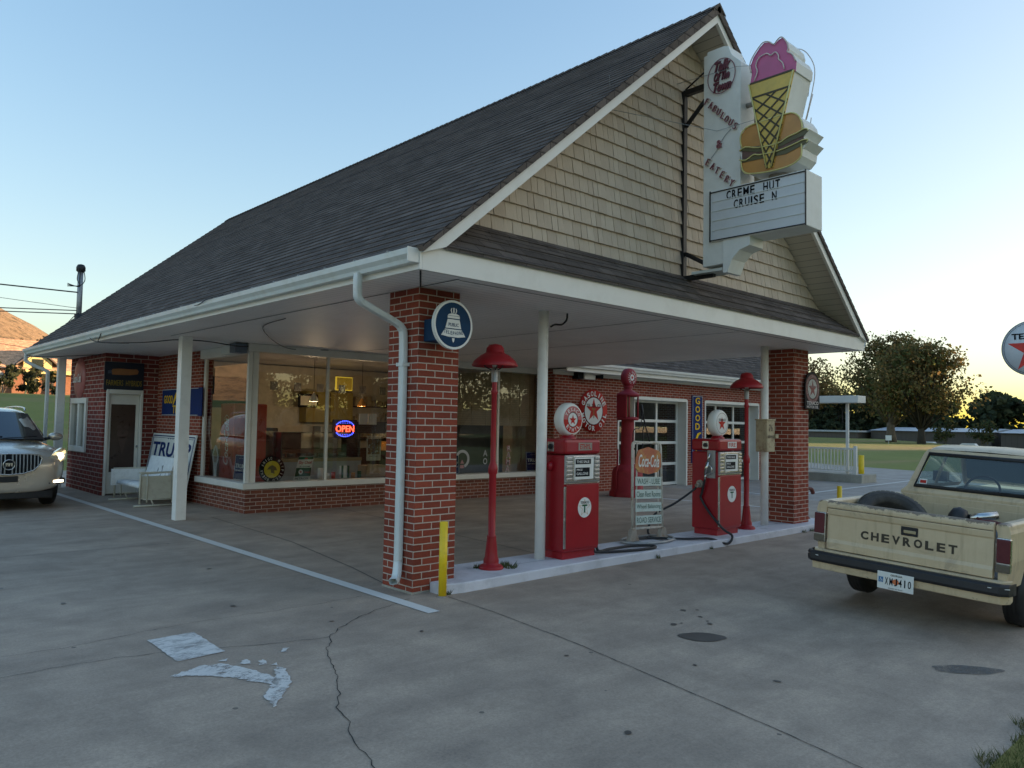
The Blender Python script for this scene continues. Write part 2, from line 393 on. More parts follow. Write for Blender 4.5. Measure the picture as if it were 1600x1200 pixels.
    def build(s, name, mat, parent=None, local=False, subsurf=0, uv=True, merge=False, bevel=0):
        bm = s.bm
        if merge: bmesh.ops.remove_doubles(bm, verts=bm.verts, dist=1e-4)
        me = bpy.data.meshes.new(name)
        if uv:
            l = bm.loops.layers.uv.new('UVMap'); bm.normal_update()
            for f in bm.faces:
                n = f.normal
                for lp in f.loops:
                    c = lp.vert.co
                    if abs(n.z) > .9: lp[l].uv = (c.x, c.y)
                    elif abs(n.x) > abs(n.y): lp[l].uv = (c.y*(1 if n.x > 0 else -1), c.z/max(.2, math.sqrt(1-n.z**2)))
                    else: lp[l].uv = (c.x, c.z/max(.2, math.sqrt(1-n.z**2)))
        bm.to_mesh(me); bm.free()
        if isinstance(mat, str): mat = M[mat]
        me.materials.append(mat)
        o = bpy.data.objects.new(name, me); COL.objects.link(o)
        if parent is not None:
            o.parent = parent
            if not local:
                off = ORG.get(parent.name, Vector((0, 0, 0)))
                me.transform(Matrix.Translation(-off))
                ORG[o.name] = off
        elif not local and me.vertices:
            xs = [v.co for v in me.vertices]
            c = Vector(((min(v.x for v in xs)+max(v.x for v in xs))/2, (min(v.y for v in xs)+max(v.y for v in xs))/2, min(v.z for v in xs)))
            me.transform(Matrix.Translation(-c)); o.location = c; ORG[o.name] = c
        if subsurf:
            md = o.modifiers.new('sub', 'SUBSURF'); md.levels = md.render_levels = subsurf
        if bevel:
            md = o.modifiers.new('bev', 'BEVEL'); md.width = bevel; md.segments = 2; md.limit_method = 'ANGLE'
        return o
ORG = {}
_tc = {}
def text_mesh(body, bold=0, shear=0, spacing=1):
    k = (body, bold, shear, spacing)
    if k in _tc: return _tc[k]
    cu = bpy.data.curves.new('t', 'FONT'); cu.body = body; cu.offset = bold; cu.shear = shear; cu.space_character = spacing
    cu.resolution_u = 3; cu.extrude = .01
    ob = bpy.data.objects.new('t', cu); COL.objects.link(ob)
    dg = bpy.context.evaluated_depsgraph_get(); me = bpy.data.meshes.new_from_object(ob.evaluated_get(dg))
    r = ([tuple(v.co) for v in me.vertices], [tuple(p.vertices) for p in me.polygons]) if len(me.vertices) else None
    bpy.data.objects.remove(ob); bpy.data.curves.remove(cu); bpy.data.meshes.remove(me)
    _tc[k] = r; return r

def plane(origin, u, v=(0, 0, 1)):
    u = Vector(u).normalized(); v = Vector(v).normalized(); n = u.cross(v).normalized(); v = n.cross(u)
    return Matrix(((u.x, v.x, n.x, origin[0]), (u.y, v.y, n.y, origin[1]), (u.z, v.z, n.z, origin[2]), (0, 0, 0, 1)))
def tag(o, label=None, cat=None, group=None, kind=None):
    if label: o['label'] = label
    if cat: o['category'] = cat
    if group: o['group'] = group
    if kind: o['kind'] = kind
    return o
def thing(name, label, cat, loc=(0, 0, 0), group=None, rotz=0):
    o = bpy.data.objects.new(name, None); COL.objects.link(o); o.location = loc; o.rotation_euler = (0, 0, rotz)
    o.empty_display_size = .2; ORG[o.name] = Vector(loc)
    return tag(o, label, cat, group)
def copy_tree(o, parent=None):
    c = o.copy(); COL.objects.link(c)
    if parent is not None: c.parent = parent
    for ch in list(o.children): copy_tree(ch, c)
    return c
def star(cx, cy, r, k=.382):
    return [(cx+(r if i % 2 == 0 else r*k)*math.cos(math.pi/2+i*math.pi/5), cy+(r if i % 2 == 0 else r*k)*math.sin(math.pi/2+i*math.pi/5)) for i in range(10)]
def smooth(a, b, x):
    t = max(0, min(1, (x-a)/(b-a))); return t*t*(3-2*t)
def bez(pts, n=8):
    """smooth curve through points"""
    P = [Vector(p) for p in pts]; out = []
    for i in range(len(P)-1):
        p0 = P[max(0, i-1)]; p1 = P[i]; p2 = P[i+1]; p3 = P[min(len(P)-1, i+2)]
        for k in range(n):
            t = k/n
            out.append(.5*((2*p1)+(p2-p0)*t+(2*p0-5*p1+4*p2-p3)*t*t+(3*p1-p0-3*p2+p3)*t**3))
    out.append(P[-1]); return out

# ================================================================== SETTING
def gz(x, y):
    d = max(0.0, -y-1.0); return -0.03*min(d, 11)
def terrain(x, y):
    z = gz(x, y)-.05
    az = (x+4.4)/max(1, y+6.0)
    k = 1-smooth(.45, 1.0, az) if y > 0 else 0
    if y > 18: z += k*(smooth(18, 62, y)*3.25 + max(0, y-62)*.012)
    n = .512*(x-82.5)-.859*(y-14.5)
    if x > 30: z -= 3.2*smooth(0, 16, n)
    return z
def grid(xs, ys, zf):
    mb = MB(); V = [[mb.bm.verts.new((x, y, zf(x, y))) for x in xs] for y in ys]
    for j in range(len(ys)-1):
        for i in range(len(xs)-1):
            mb.bm.faces.new((V[j][i], V[j][i+1], V[j+1][i+1], V[j+1][i])).smooth = True
    return mb
def frange(a, b, s):
    o = []; x = a
    while x < b-1e-6: o.append(x); x += s
    return o+[b]
xs = frange(-1500, -200, 130)+frange(-190, -40, 10)+frange(-38, 130, 2)+frange(134, 320, 6)+frange(360, 2400, 120)
ys = frange(-1500, -200, 130)+frange(-190, -30, 10)+frange(-28, 100, 2)+frange(106, 260, 8)+frange(300, 2400, 120)
def tz(x, y):
    return terrain(x, y)+(.05*noise.noise(Vector((x*.08, y*.08, 0))) if (x > 33 or y > 20) else 0)
tag(grid(xs, ys, tz).build('ground', 'grass', local=True), kind='structure')
# concrete forecourt and asphalt beyond it
lotx, loty = [-40, -20, -8, 0, .45, 6, 13.0], [-30, -12, -4.86, -3, -2, -1, 0, 20]
tag(grid([-40, -20, -8, 0, .45], [-30, -12, -6, -4, -2, -1, 0, 20], gz).build('parking_lot', 'concrete', local=True), kind='structure')
tag(grid([.45, 6, 13.0], [-4.86, -4, -3, -2, -1, 0, 20], gz).build('forecourt', 'concrete', local=True), kind='structure')
ra = MB()
V = [[ra.bm.verts.new((x, y, gz(x, y))) for x in [13.0, 20, xe]] for y, xe in zip([-4.86, -3, -1, 1, 6, 10, 14, 20], [31, 31, 31, 30.9, 29.7, 31.2, 34, 40])]
for j in range(7):
    for i in range(2): ra.bm.faces.new((V[j][i], V[j][i+1], V[j+1][i+1], V[j+1][i]))
tag(ra.build('asphalt_road', 'asphalt', local=True), kind='structure')
def ground_poly(mb, pts, dz):
    mb.face([(x, y, gz(x, y)+dz) for x, y in pts])
def strip(mb, pts, wd, dz, jit=0):
    pts = [Vector((p[0], p[1], 0)) for p in pts]; out = []
    q = []
    for a, b in zip(pts, pts[1:]):
        n = max(1, int((b-a).length/.045)) if jit else max(1, int((b-a).length/1.0))
        for k in range(n): q.append(a.lerp(b, k/n))
    q.append(pts[-1])
    if jit:
        q = [p+Vector((noise.noise(p*7)*jit+noise.noise(p*28)*jit*.5, noise.noise(p*7+Vector((9, 3, 0)))*jit+noise.noise(p*28+Vector((5, 0, 0)))*jit*.5, 0)) for p in q]
    for i, p in enumerate(q):
        d = (q[min(i+1, len(q)-1)]-q[max(0, i-1)]).normalized(); s = Vector((-d.y, d.x, 0))*wd*(1 if not jit else .45+1.1*abs(noise.noise(p*19)))/2
        out.append((p+s, p-s))
    V = [[mb.bm.verts.new((a.x, a.y, gz(a.x, a.y)+dz)) for a in o] for o in out]
    for A, B in zip(V, V[1:]): mb.bm.faces.new((A[0], A[1], B[1], B[0]))
mb = MB()
strip(mb, [(-.13, -.14), (-.66, -.32), (-1.05, -.54), (-1.33, -.79), (-1.58, -1.19), (-1.79, -1.7), (-1.99, -2.04), (-2.18, -2.53), (-2.24, -2.82), (-2.4, -3.6)], .009, .004, .035)
tag(mb.build('pavement_crack', 'crack', local=True), kind='structure')
mb = MB()
strip(mb, [(-1.35, -.81), (-1.86, -.65), (-2.26, -.47), (-2.73, -.34), (-3.11, -.31), (-3.39, -.33), (-5, -.3), (-8, 0)], .008, .004, .03)
strip(mb, [(-.17, .22), (-1.17, .22), (-1.73, .25), (-2.33, .24), (-2.93, .13), (-3.31, .17), (-5, .2)], .006, .0043, .03)
tag(mb.build('pavement_crack', 'crack', local=True), kind='structure')
mb = MB()
strip(mb, [(.21, -.24), (.08, -2.04), (-.06, -3.02), (-.17, -3.78), (-.31, -4.54), (-.5, -6)], .011, .004, .006)
strip(mb, [(.07, .59), (.27, 1.53), (.6, 3.6), (.78, 6.8)], .012, .004)
strip(mb, [(2.6, .8), (3.2, 6.8)], .012, .004); strip(mb, [(8.2, 3.4), (13, 3.5)], .012, .004)
strip(mb, [(-8, 4.6), (-.3, 4.4)], .01, .004)
tag(mb.build('pavement_joint', 'joint', local=True), kind='structure')
mb = MB(); strip(mb, [(-.26, -.69), (-.26, 12.5)], .125, .005)
tag(mb.build('painted_line', 'linepaint', local=True), kind='structure')
def jag(pts, amp, seed, step=.022):
    rs = random.Random(seed); out = []
    for i in range(len(pts)):
        a, c = Vector((*pts[i], 0)), Vector((*pts[(i+1) % len(pts)], 0)); n = max(1, int((c-a).length/step))
        for k in range(n):
            p = a.lerp(c, k/n); out.append((p.x+rs.uniform(-amp, amp), p.y+rs.uniform(-amp, amp)))
    return out
mb = MB(); ground_poly(mb, jag([(-2.42, -.04), (-2.08, -.02), (-2.10, -.66), (-2.44, -.69)], .006, 1, .05), .0052)
tag(mb.build('painted_arrow', 'arrowpaint', local=True), kind='structure'); mb = MB()
for k, pts in enumerate(([(-2.60, -.97), (-2.36, -.88), (-2.22, -.92), (-2.12, -1.16), (-2.05, -1.42), (-2.12, -1.50), (-2.30, -1.2), (-2.48, -1.03)],
                         [(-2.06, -1.36), (-1.98, -1.20), (-1.93, -1.24), (-2.02, -1.50), (-2.29, -1.83), (-2.26, -1.62), (-2.14, -1.48)],
                         [(-2.02, -1.02), (-1.97, -1.0), (-1.99, -1.12), (-2.04, -1.10)], [(-2.10, -.95), (-2.05, -.93), (-2.08, -1.04), (-2.13, -1.0)],
                         [(-2.22, -.86), (-2.15, -.83), (-2.18, -.90)], [(-1.76, -.84), (-1.72, -.86), (-1.78, -.95), (-1.80, -.92)], [(-1.98, -1.14), (-1.93, -1.12), (-1.95, -1.2)])):
    ground_poly(mb, jag(pts, .011, 10+k), .0052)
tag(mb.build('painted_arrow', 'arrowpaint2', local=True), kind='structure')
mb = MB()
for pts in ([(14.5, 3.2), (30, 3.9)], [(17, 1.0), (30, 1.4)], [(10.2, 4.5), (10.5, 2.2)], [(13.6, 6.1), (13.4, 3.6)], [(22.5, -2), (23, 5)]): strip(mb, pts, .1, .006)
tag(mb.build('parking_line', 'linepaint', local=True), kind='structure')
def blob(mb, cx, cy, rx, ry, rot=0, dz=.005, n=28, irr=.1):
    pts = []
    for i in range(n):
        t = 2*math.pi*i/n; k = 1+irr*noise.noise(Vector((math.cos(t)*1.5+cx*7, math.sin(t)*1.5+cy*7, 0)))*2
        x, y = rx*k*math.cos(t), ry*k*math.sin(t); pts.append((cx+x*math.cos(rot)-y*math.sin(rot), cy+x*math.sin(rot)+y*math.cos(rot)))
    ground_poly(mb, pts, dz)
mb = MB()
blob(mb, 1.05, -2.54, .20, .12, rad(-40), irr=.12)
for x, y, r in ((1.16, -2.18, .035), (1.25, -2.2, .015), (1.63, -1.96, .03), (1.75, -2.03, .02), (1.57, -2.18, .022), (1.44, -2.36, .03), (1.5, -2.3, .015),
                (-.91, -3.33, .028), (.58, -3.44, .026), (-1.5, .6, .03), (-2.6, 1.6, .03), (-3.4, .5, .022), (-1.0, 2.4, .03), (-.7, -1.1, .02), (-2.9, 2.6, .03), (-.2, -2.2, .018), (-1.1, -.4, .02), (.4, -2.9, .02)):
    blob(mb, x, y, r, r*.7, x*3, irr=.25, n=12)
tag(mb.build('oil_stain', 'oil', local=True), kind='structure')
mb = MB(); blob(mb, 1.98, -4.19, .26, .10, rad(-40)); blob(mb, -3.05, -3.35, .07, .04, irr=.3, n=12)
tag(mb.build('oil_stain', 'oil2', local=True), kind='structure')
# pump island, raised kerb
mb = MB(); mb.prism([(.2, -.2), (.45, -.24), (2.5, -.2), (5, -.23), (8.3, -.2), (8.62, -.12), (8.7, .1), (8.7, .5), (8.5, .56), (1.0, .56), (.509, .6), (.509, -.004), (.2, -.004)], plane((0, 0, 0), (1, 0, 0), (0, 1, 0)), -.1, .1)
tag(mb.build('pump_island', 'island', local=True, bevel=.015), kind='structure')
mb = MB(); strip(mb, [(.9, .26), (1.6, .14), (8.4, .2)], .006, .104); strip(mb, [(4.9, -.2), (5.0, .5)], .006, .104)
tag(mb.build('pavement_joint', 'joint', local=True), kind='structure')

# hills: far autumn mountain, and an added unseen ridge shaped to block the sun
def mountain_mat():
    m, N, L, B = newmat('autumn_mountain'); tc = N.new('ShaderNodeTexCoord').outputs['Object']
    n = noise_node(N, L, .07, 9, tc, .8); n2 = noise_node(N, L, .006, 4, tc)
    r = ramp(N, [(.36, (.05, .04, .02)), (.47, (.17, .115, .06)), (.55, (.27, .18, .10)), (.66, (.10, .085, .04))]); L.new(n.outputs[0], r.inputs[0])
    L.new(mixc(N, L, .4, r.outputs[0], mixc(N, L, n2.outputs[0], (.4, .4, .4), (1.6, 1.6, 1.6)), 'MULTIPLY'), B.inputs['Base Color'])
    B.inputs['Roughness'].default_value = 1; bump(N, L, B, n.outputs[0], .5, 8); return m
M['mountain'] = mountain_mat()
def mtn(x, y):
    az = math.degrees(math.atan2(x+4.4, y+6)); d = math.hypot(x, y)
    top = 203*(1-smooth(4.5, 22, az))*(1-.55*smooth(-20, -70, az))+ (10*(1-smooth(25, 60, az)) if az > 0 else 10)
    f = smooth(820, 1560, d)*(1-.5*smooth(1600, 2300, d))
    return top*f*(1+.14*noise.noise(Vector((x*.003, y*.003, 2)))+.03*noise.noise(Vector((x*.02, y*.02, 0))))-2
mb = MB(); rows = []
for d in frange(800, 2300, 40):
    rows.append([mb.bm.verts.new((d*math.sin(rad(a))-4.4, d*math.cos(rad(a))-6, mtn(d*math.sin(rad(a))-4.4, d*math.cos(rad(a))-6))) for a in frange(-95, 62, 1.0)])
for A, B_ in zip(rows, rows[1:]):
    for i in range(len(A)-1): mb.bm.faces.new((A[i], A[i+1], B_[i+1], B_[i])).smooth = True
tag(mb.build('hills_and_light_blockers', 'mountain', local=True), kind='structure')
sdir = Vector((math.sin(SUN_AZ), math.cos(SUN_AZ), 0)); ldir = Vector((-sdir.y, sdir.x, 0))
mb = MB(); rows = []
for s in frange(380, 640, 20):
    row = []
    for l in frange(-110, 330, 5):
        h = 66*math.exp(-((s-510)/70)**2)*smooth(-100, -60, l)*(1-smooth(250, 320, l))*(1-smooth(48, 60, l)*(1-smooth(73, 78, l)))*(1+.05*noise.noise(Vector((s*.02, l*.05, 3))))
        p = sdir*s+ldir*l; row.append(mb.bm.verts.new((p.x, p.y, h-1)))
    rows.append(row)
for A, B_ in zip(rows, rows[1:]):
    for i in range(len(A)-1): mb.bm.faces.new((A[i], A[i+1], B_[i+1], B_[i])).smooth = True
tag(mb.build('hills_and_light_blockers', 'mountain', local=True), kind='structure')

mb = MB(); rows = []  # added unseen low ridge, hides horizon glow in the window reflections
for d in frange(150, 260, 10):
    rows.append([mb.bm.verts.new((d*math.sin(rad(a)), d*math.cos(rad(a)), -1+6.3*math.exp(-((d-205)/28)**2)*smooth(126, 134, a)*(1+.25*noise.noise(Vector((a*.5, d*.05, 0)))+.15*noise.noise(Vector((a*2, 5, 0)))))) for a in frange(122, 230, 1.0)])
for A, B_ in zip(rows, rows[1:]):
    for i in range(len(A)-1): mb.bm.faces.new((A[i], A[i+1], B_[i+1], B_[i])).smooth = True
tag(mb.build('hills_and_light_blockers', 'mountain', local=True), kind='structure')

# ================================================================== BUILDING
YR, XE0, XE1, XM, ZR, ZE = 14.4, -.5, 8.62, 4.06, 7.10, 3.17
SL = (ZR-ZE)/(XM-XE0)
station = thing('service_station', 'low brick filling station with steep dark gabled roof reaching over the forecourt', 'building', (4.06, 7, 0))
def part(name, mb, mat, parent=station, **k): return mb.build(name, mat, parent, **k)
# brick pillars
p = part('brick_pillar', MB().box(0, .508, 0, .508, -.02, 2.98), 'brick')
p2 = part('brick_pillar', MB().box(7.617, 8.125, 0, .508, .1, 2.98), 'brick')
# worn footing of mortar at pillar feet
part('footing', MB().box(-.006, .514, -.006, .514, -.02, .02), 'slab', p)
# storefront base wall, sill, posts
def sill(b, x0, x1, y0, y1): b.box(x0, x1, y0, y1, .425, .53)
part('brick_wall', MB().box(1.40, 8.70, 6.90, 7.10, -.02, .425).box(1.40, 1.60, 7.10, 9.05, -.02, .425), 'brick_low')
part('brick_wall', MB().box(1.40, 1.62, 9.05, 11.5, -.02, 2.98), 'brick')
part('brick_wall', MB().box(.33, .37, 11.5, 11.7, -.02, 2.98).box(1.10, 1.40, 11.5, 11.7, -.02, 2.98).box(.37, 1.10, 11.5, 11.7, 2.22, 2.98), 'brick_large_shaded')
part('brick_wall', MB().box(.33, .53, 11.7, 12.68, -.02, 2.98).box(.33, .53, 13.98, 14.2, -.02, 2.98).box(.33, .53, 12.68, 13.98, -.02, .85).box(.33, .53, 12.68, 13.98, 2.05, 2.98), 'brick_large_shaded')
part('brick_wall', MB().box(8.66, 8.70, 6.88, 7.0, .425, 2.98), 'brick')
# garage wing wall with two openings
gw = MB(); Y0 = 6.5
D1, D2, DT = (11.1, 14.10), (15.08, 18.08), 2.36
for a, b in ((8.70, D1[0]), (D1[1], D2[0]), (D2[1], 20.5)): gw.box(a, b, Y0, Y0+.3, -.05, 2.95)
for a, b in (D1, D2): gw.box(a, b, Y0, Y0+.3, DT, 2.95)
gw.box(8.70, 8.9, Y0+.3, 7.1, -.05, 2.95); gw.box(20.3, 20.5, Y0+.3, 14, -.05, 2.95)
part('brick_wall', gw, 'brick')
part('back_wall', MB().box(.53, 19.1, 14.0, 14.2, -.02, 2.98), 'brick')
# interior shells
part('interior_wall', MB().box(1.62, 8.9, 11.35, 11.5, -.02, 2.95).box(8.92, 9.06, 7.1, 13.9, -.02, 2.95), 'interior')
part('interior_floor', MB().box(1.6, 8.9, 7.1, 11.35, .0, .06), 'floor')
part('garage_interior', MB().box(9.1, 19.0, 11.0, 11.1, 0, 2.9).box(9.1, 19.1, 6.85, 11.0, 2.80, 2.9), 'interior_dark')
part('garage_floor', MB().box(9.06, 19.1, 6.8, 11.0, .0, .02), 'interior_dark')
# window header
part('window_header', MB().box(1.36, 8.69, 6.86, 7.12, 2.84, 2.975).box(1.36, 1.62, 7.12, 9.05, 2.80, 2.975), 'white')
win = part('window', MB().box(1.40, 1.47, 6.93, 7.0, .53, 2.84), 'white')
part('frame', MB().box(1.49, 1.60, 6.96, 7.07, .53, 2.84), 'white', win); part('frame', MB().box(1.44, 1.50, 8.97, 9.04, .53, 2.80), 'white', win)
part('frame', MB().box(2.955, 3.0, 6.94, 7.0, .53, 2.84).box(5.58, 5.63, 6.94, 7.0, .53, 2.84).box(7.31, 7.36, 6.94, 7.0, .53, 2.84)  .box(8.62, 8.66, 6.94, 7.0, .53, 2.84), 'white', win)
s_ = MB(); s_.box(1.33, 8.69, 6.84, 7.12, .425, .53); s_.box(1.33, 1.62, 7.12, 9.05, .425, .53)
part('sill', s_, 'white', win, bevel=.008)
b = MB(); b.face([(1.5, 6.97, .53), (8.65, 6.97, .53), (8.65, 6.97, 2.84), (1.5, 6.97, 2.84)]); part('pane', b, 'glass', win)
b = MB(); b.face([(1.47, 8.97, .53), (1.47, 7.0, .53), (1.47, 7.0, 2.80), (1.47, 8.97, 2.80)]); part('pane', b, 'glass', win)
# side window of the rest-room wing
sw = part('window', MB().box(.29, .40, 12.68, 13.98, .85, .97).box(.29, .40, 12.68, 13.98, 1.93, 2.05).box(.29, .40, 12.68, 12.80, .97, 1.93).box(.29, .40, 13.86, 13.98, .97, 1.93).box(.30, .39, 13.26, 13.40, .97, 1.93), 'white', bevel=.006)
b = MB(); b.face([(.36, 13.86, .97), (.36, 12.8, .97), (.36, 12.8, 1.93), (.36, 13.86, 1.93)]); part('pane', b, 'glass', sw)
part('blind', MB().box(.45, .47, 12.8, 13.86, .97, 1.93), 'interior', sw)
# rest-room door
dr = part('door', MB().box(.43, 1.04, 11.54, 11.58, .03, .48).box(.43, 1.04, 11.54, 11.58, 1.91, 2.12).box(.43, .49, 11.54, 11.58, .48, 1.91).box(.98, 1.04, 11.54, 11.58, .48, 1.91), 'white')
part('frame', MB().box(.37, .425, 11.46, 11.60, 0, 2.22).box(1.045, 1.10, 11.46, 11.60, 0, 2.22).box(.425, 1.045, 11.46, 11.60, 2.125, 2.22), 'white', dr, bevel=.01)
M['doorpanel'] = plain('brown_glass_panel', (.055, .03, .022), .3, var=.2)
part('door_panel', MB().box(.49, .98, 11.55, 11.57, .48, 1.91), 'doorpanel', dr)
cmt = plain('faint_cone_decal', (.085, .05, .038), .5)
P = plane((.735, 11.545, 1.2), (1, 0, 0)); b = MB()
b.flat([(-.09, .02), (.09, .02), (.0, -.36)], P, .002); b.ring(P, 0, .1, .03, .11, .002); b.ring(P, -.07, .22, 0, .05, .002); b.ring(P, .07, .22, 0, .05, .002)
part('decal', b, cmt, dr)
part('handle', MB().cyl((1.01, 11.50, 1.02), (1.01, 11.54, 1.02), .025, n=10), 'chrome', dr)
# garage doors
for a, bb in (D1, D2):
    fr = MB(); y0 = Y0+.28; cw = (bb-a)/3
    for k in range(4):
        x = a+k*cw; fr.box(x-.035 if 0 < k < 3 else (x if k == 0 else x-.07), x+.035 if 0 < k < 3 else (x+.07 if k == 0 else x), y0, y0+.05, .02, DT)
    for z in (.02, .57, 1.16, 1.76, DT-.07):
        for k in range(3):
            xa, xb = a+k*cw+(.07 if k == 0 else .035), a+(k+1)*cw-(.07 if k == 2 else .035)
            fr.box(xa, xb, y0+.003, y0+.047, z, z+.075)
    gd = part('garage_door', fr, 'white')
    b = MB(); b.face([(a, y0+.03, .02), (bb, y0+.03, .02), (bb, y0+.03, DT), (a, y0+.03, DT)]); part('pane', b, 'glass_dark', gd)
    j = MB(); j.box(bb-.003, bb+.05, Y0-.02, Y0+.3, 0, DT+.05); j.box(a-.05, a+.003, Y0-.02, Y0+.3, 0, DT+.05); j.box(a+.004, bb-.004, Y0-.02, Y0+.3, DT-.01, DT+.07)
    part('frame', j, 'white', gd)
# soffit / ceiling of the canopy
part('soffit', MB().box(XE0, XE1, -.68, YR, 2.98, 3.0), 'soffit')
b = MB()
for x0, y0, x1, y1 in ((3.4, -.5, 3.45, 6.85), (5.05, -.5, 5.1, 6.85), (.0, -.6, .0, 6.8)):
    b.face([(x0, y0, 2.976), (x0+.018, y0, 2.976), (x1+.018, y1, 2.976), (x1, y1, 2.976)][::-1])
b.face([(.05, -.56, 2.975), (8.5, -.56, 2.975), (8.5, -.545, 2.975), (.05, -.545, 2.975)][::-1])
b.face([(-.5, -.68, 2.974), (-.48, -.68, 2.974), (.02, .0, 2.974), (0, .0, 2.974)][::-1])
part('soffit_seam', b, 'crack')
# fascias
fa = MB(); fa.box(XE0, XE1, -.72, -.68, 2.975, 3.20)
fa.box(XE0-.03, XE0-.002, -.72, YR, 2.975, 3.15); fa.box(XE1+.002, XE1+.03, -.72, YR, 2.975, 3.15)
part('fascia', fa, 'white')
# rake boards and roof slopes
def rake(side, y0, y1):
    b = MB(); sx = 1 if side > 0 else -1
    xe = XE1 if side > 0 else XE0
    P = plane((0, y1, 0), (1, 0, 0))
    tk = .2
    pts = [(xe-sx*(-.03), ZE-.055), (XM, ZR-.03+.0), (XM, ZR-.03-tk), (xe-sx*.22, ZE+.03)]
    if side > 0: pts = [(xe+.03, ZE-.055), (XM, ZR-.03), (XM, ZR-.03-tk), (xe-.22, ZE+.03)]
    b.prism(pts, P, 0, y1-y0); return b
part('rake_board', rake(-1, -.765, -.722), 'white'); part('rake_board', rake(1, -.765, -.722), 'white')
def courses(xe, xt, ze, zt, y0, y1, expo=.14):
    """overlapping shingle courses on a slope that rises from (xe,ze) to (xt,zt)"""
    b = MB(); L_ = math.hypot(xt-xe, zt-ze); ux, uz = (xt-xe)/L_, (zt-ze)/L_; nx, nz = (-uz, ux) if xt > xe else (uz, -ux)
    if nz < 0: nx, nz = -nx, -nz
    v0 = ze/uz; ks = [ze/uz]; k = math.floor(v0/expo)+1
    while k*expo < zt/uz-.02: ks.append(k*expo); k += 1
    ks.append(zt/uz)
    for a, c in zip(ks, ks[1:]):
        A = (xe+ux*(a-v0), ze+uz*(a-v0)); C = (xe+ux*(c-v0), ze+uz*(c-v0))
        t = .011; p0 = (A[0]+nx*t, A[1]+nz*t); p1 = (C[0]+nx*.001, C[1]+nz*.001)
        q = [(p0[0], y0, p0[1]), (p0[0], y1, p0[1]), (p1[0], y1, p1[1]), (p1[0], y0, p1[1])]
        r_ = [(A[0], y0, A[1]), (A[0], y1, A[1]), (p0[0], y1, p0[1]), (p0[0], y0, p0[1])]
        if xt > xe: q = q[::-1]; r_ = r_[::-1]
        b.face(q); b.face(r_)
    # slab below
    t = -.07
    P = plane((0, y0, 0), (1, 0, 0))
    pts = [(xe, ze-.0), (xt, zt-.0), (xt+nx*t, zt+nz*t-.03), (xe+nx*t*.5, ze+nz*t*.6)]
    if xt < xe: pts = pts[::-1]
    b.prism(pts, P, -(y1-y0), 0)
    return b
rl = part('roof', courses(XE0-.05, XM, ZE-.01, ZR, -.79, YR+.05), 'shingle')
part('roof', courses(XE1+.05, XM, ZE-.01, ZR, -.79, YR+.05), 'shingle')
rc = MB(); y = -.80; i = 0
while y < YR+.05:
    h = .011+.002*random.random()
    for sx in (-1, 1):
        x1 = XM+sx*.14; z1 = ZR-.14*SL
        q = [(XM, y, ZR+h+.012), (XM, y+.20, ZR+h-.004), (x1, y+.20, z1+h-.004+.006), (x1, y, z1+h+.016)]
        rc.face(q if sx < 0 else q[::-1]); rc.face([(XM, y, ZR-.02), (XM, y, ZR+h+.012), (x1, y, z1+h+.016), (x1, y, z1-.01)])
    y += .145
part('ridge_cap', rc, 'shingle', rl)
# soffit board under the front rake
b = MB()
for sx, xe in ((-1, XE0), (1, XE1)):
    q = [(xe, -.72, ZE-.12), (XM, -.72, ZR-.13), (XM, -.25, ZR-.13), (xe, -.25, ZE-.12)]
    b.face(q)
part('rake_soffit', b, 'siding')
# skirt roof across the gable foot
def hskirt(xa, xb, ya, yb, za, zb, expo=.14):
    b = MB(); n = 4
    for i in range(n):
        f0, f1 = i/n, (i+1)/n
        def pt(f, t, side):
            y = ya+(yb-ya)*f; z = za+(zb-za)*f
            xl = xa[0]+(xa[1]-xa[0])*f; xr = xb[0]+(xb[1]-xb[0])*f
            return ((xl if side == 0 else xr), y-t*.7, z+t*.7)
        t = .014
        b.face([pt(f0, t, 0), pt(f0, t, 1), pt(f1, .001, 1), pt(f1, .001, 0)])
        b.face([pt(f0, 0, 0), pt(f0, 0, 1), pt(f0, t, 1), pt(f0, t, 0)])
    b.face([(xa[0], ya, za), (xb[0], ya, za), (xb[0], ya, za-.02), (xa[0], ya, za-.02)][::-1])
    return b
part('skirt_roof', hskirt((-.28, .35), (8.40, 7.80), -.75, -.24, 3.205, 3.66), 'shingle_brown')
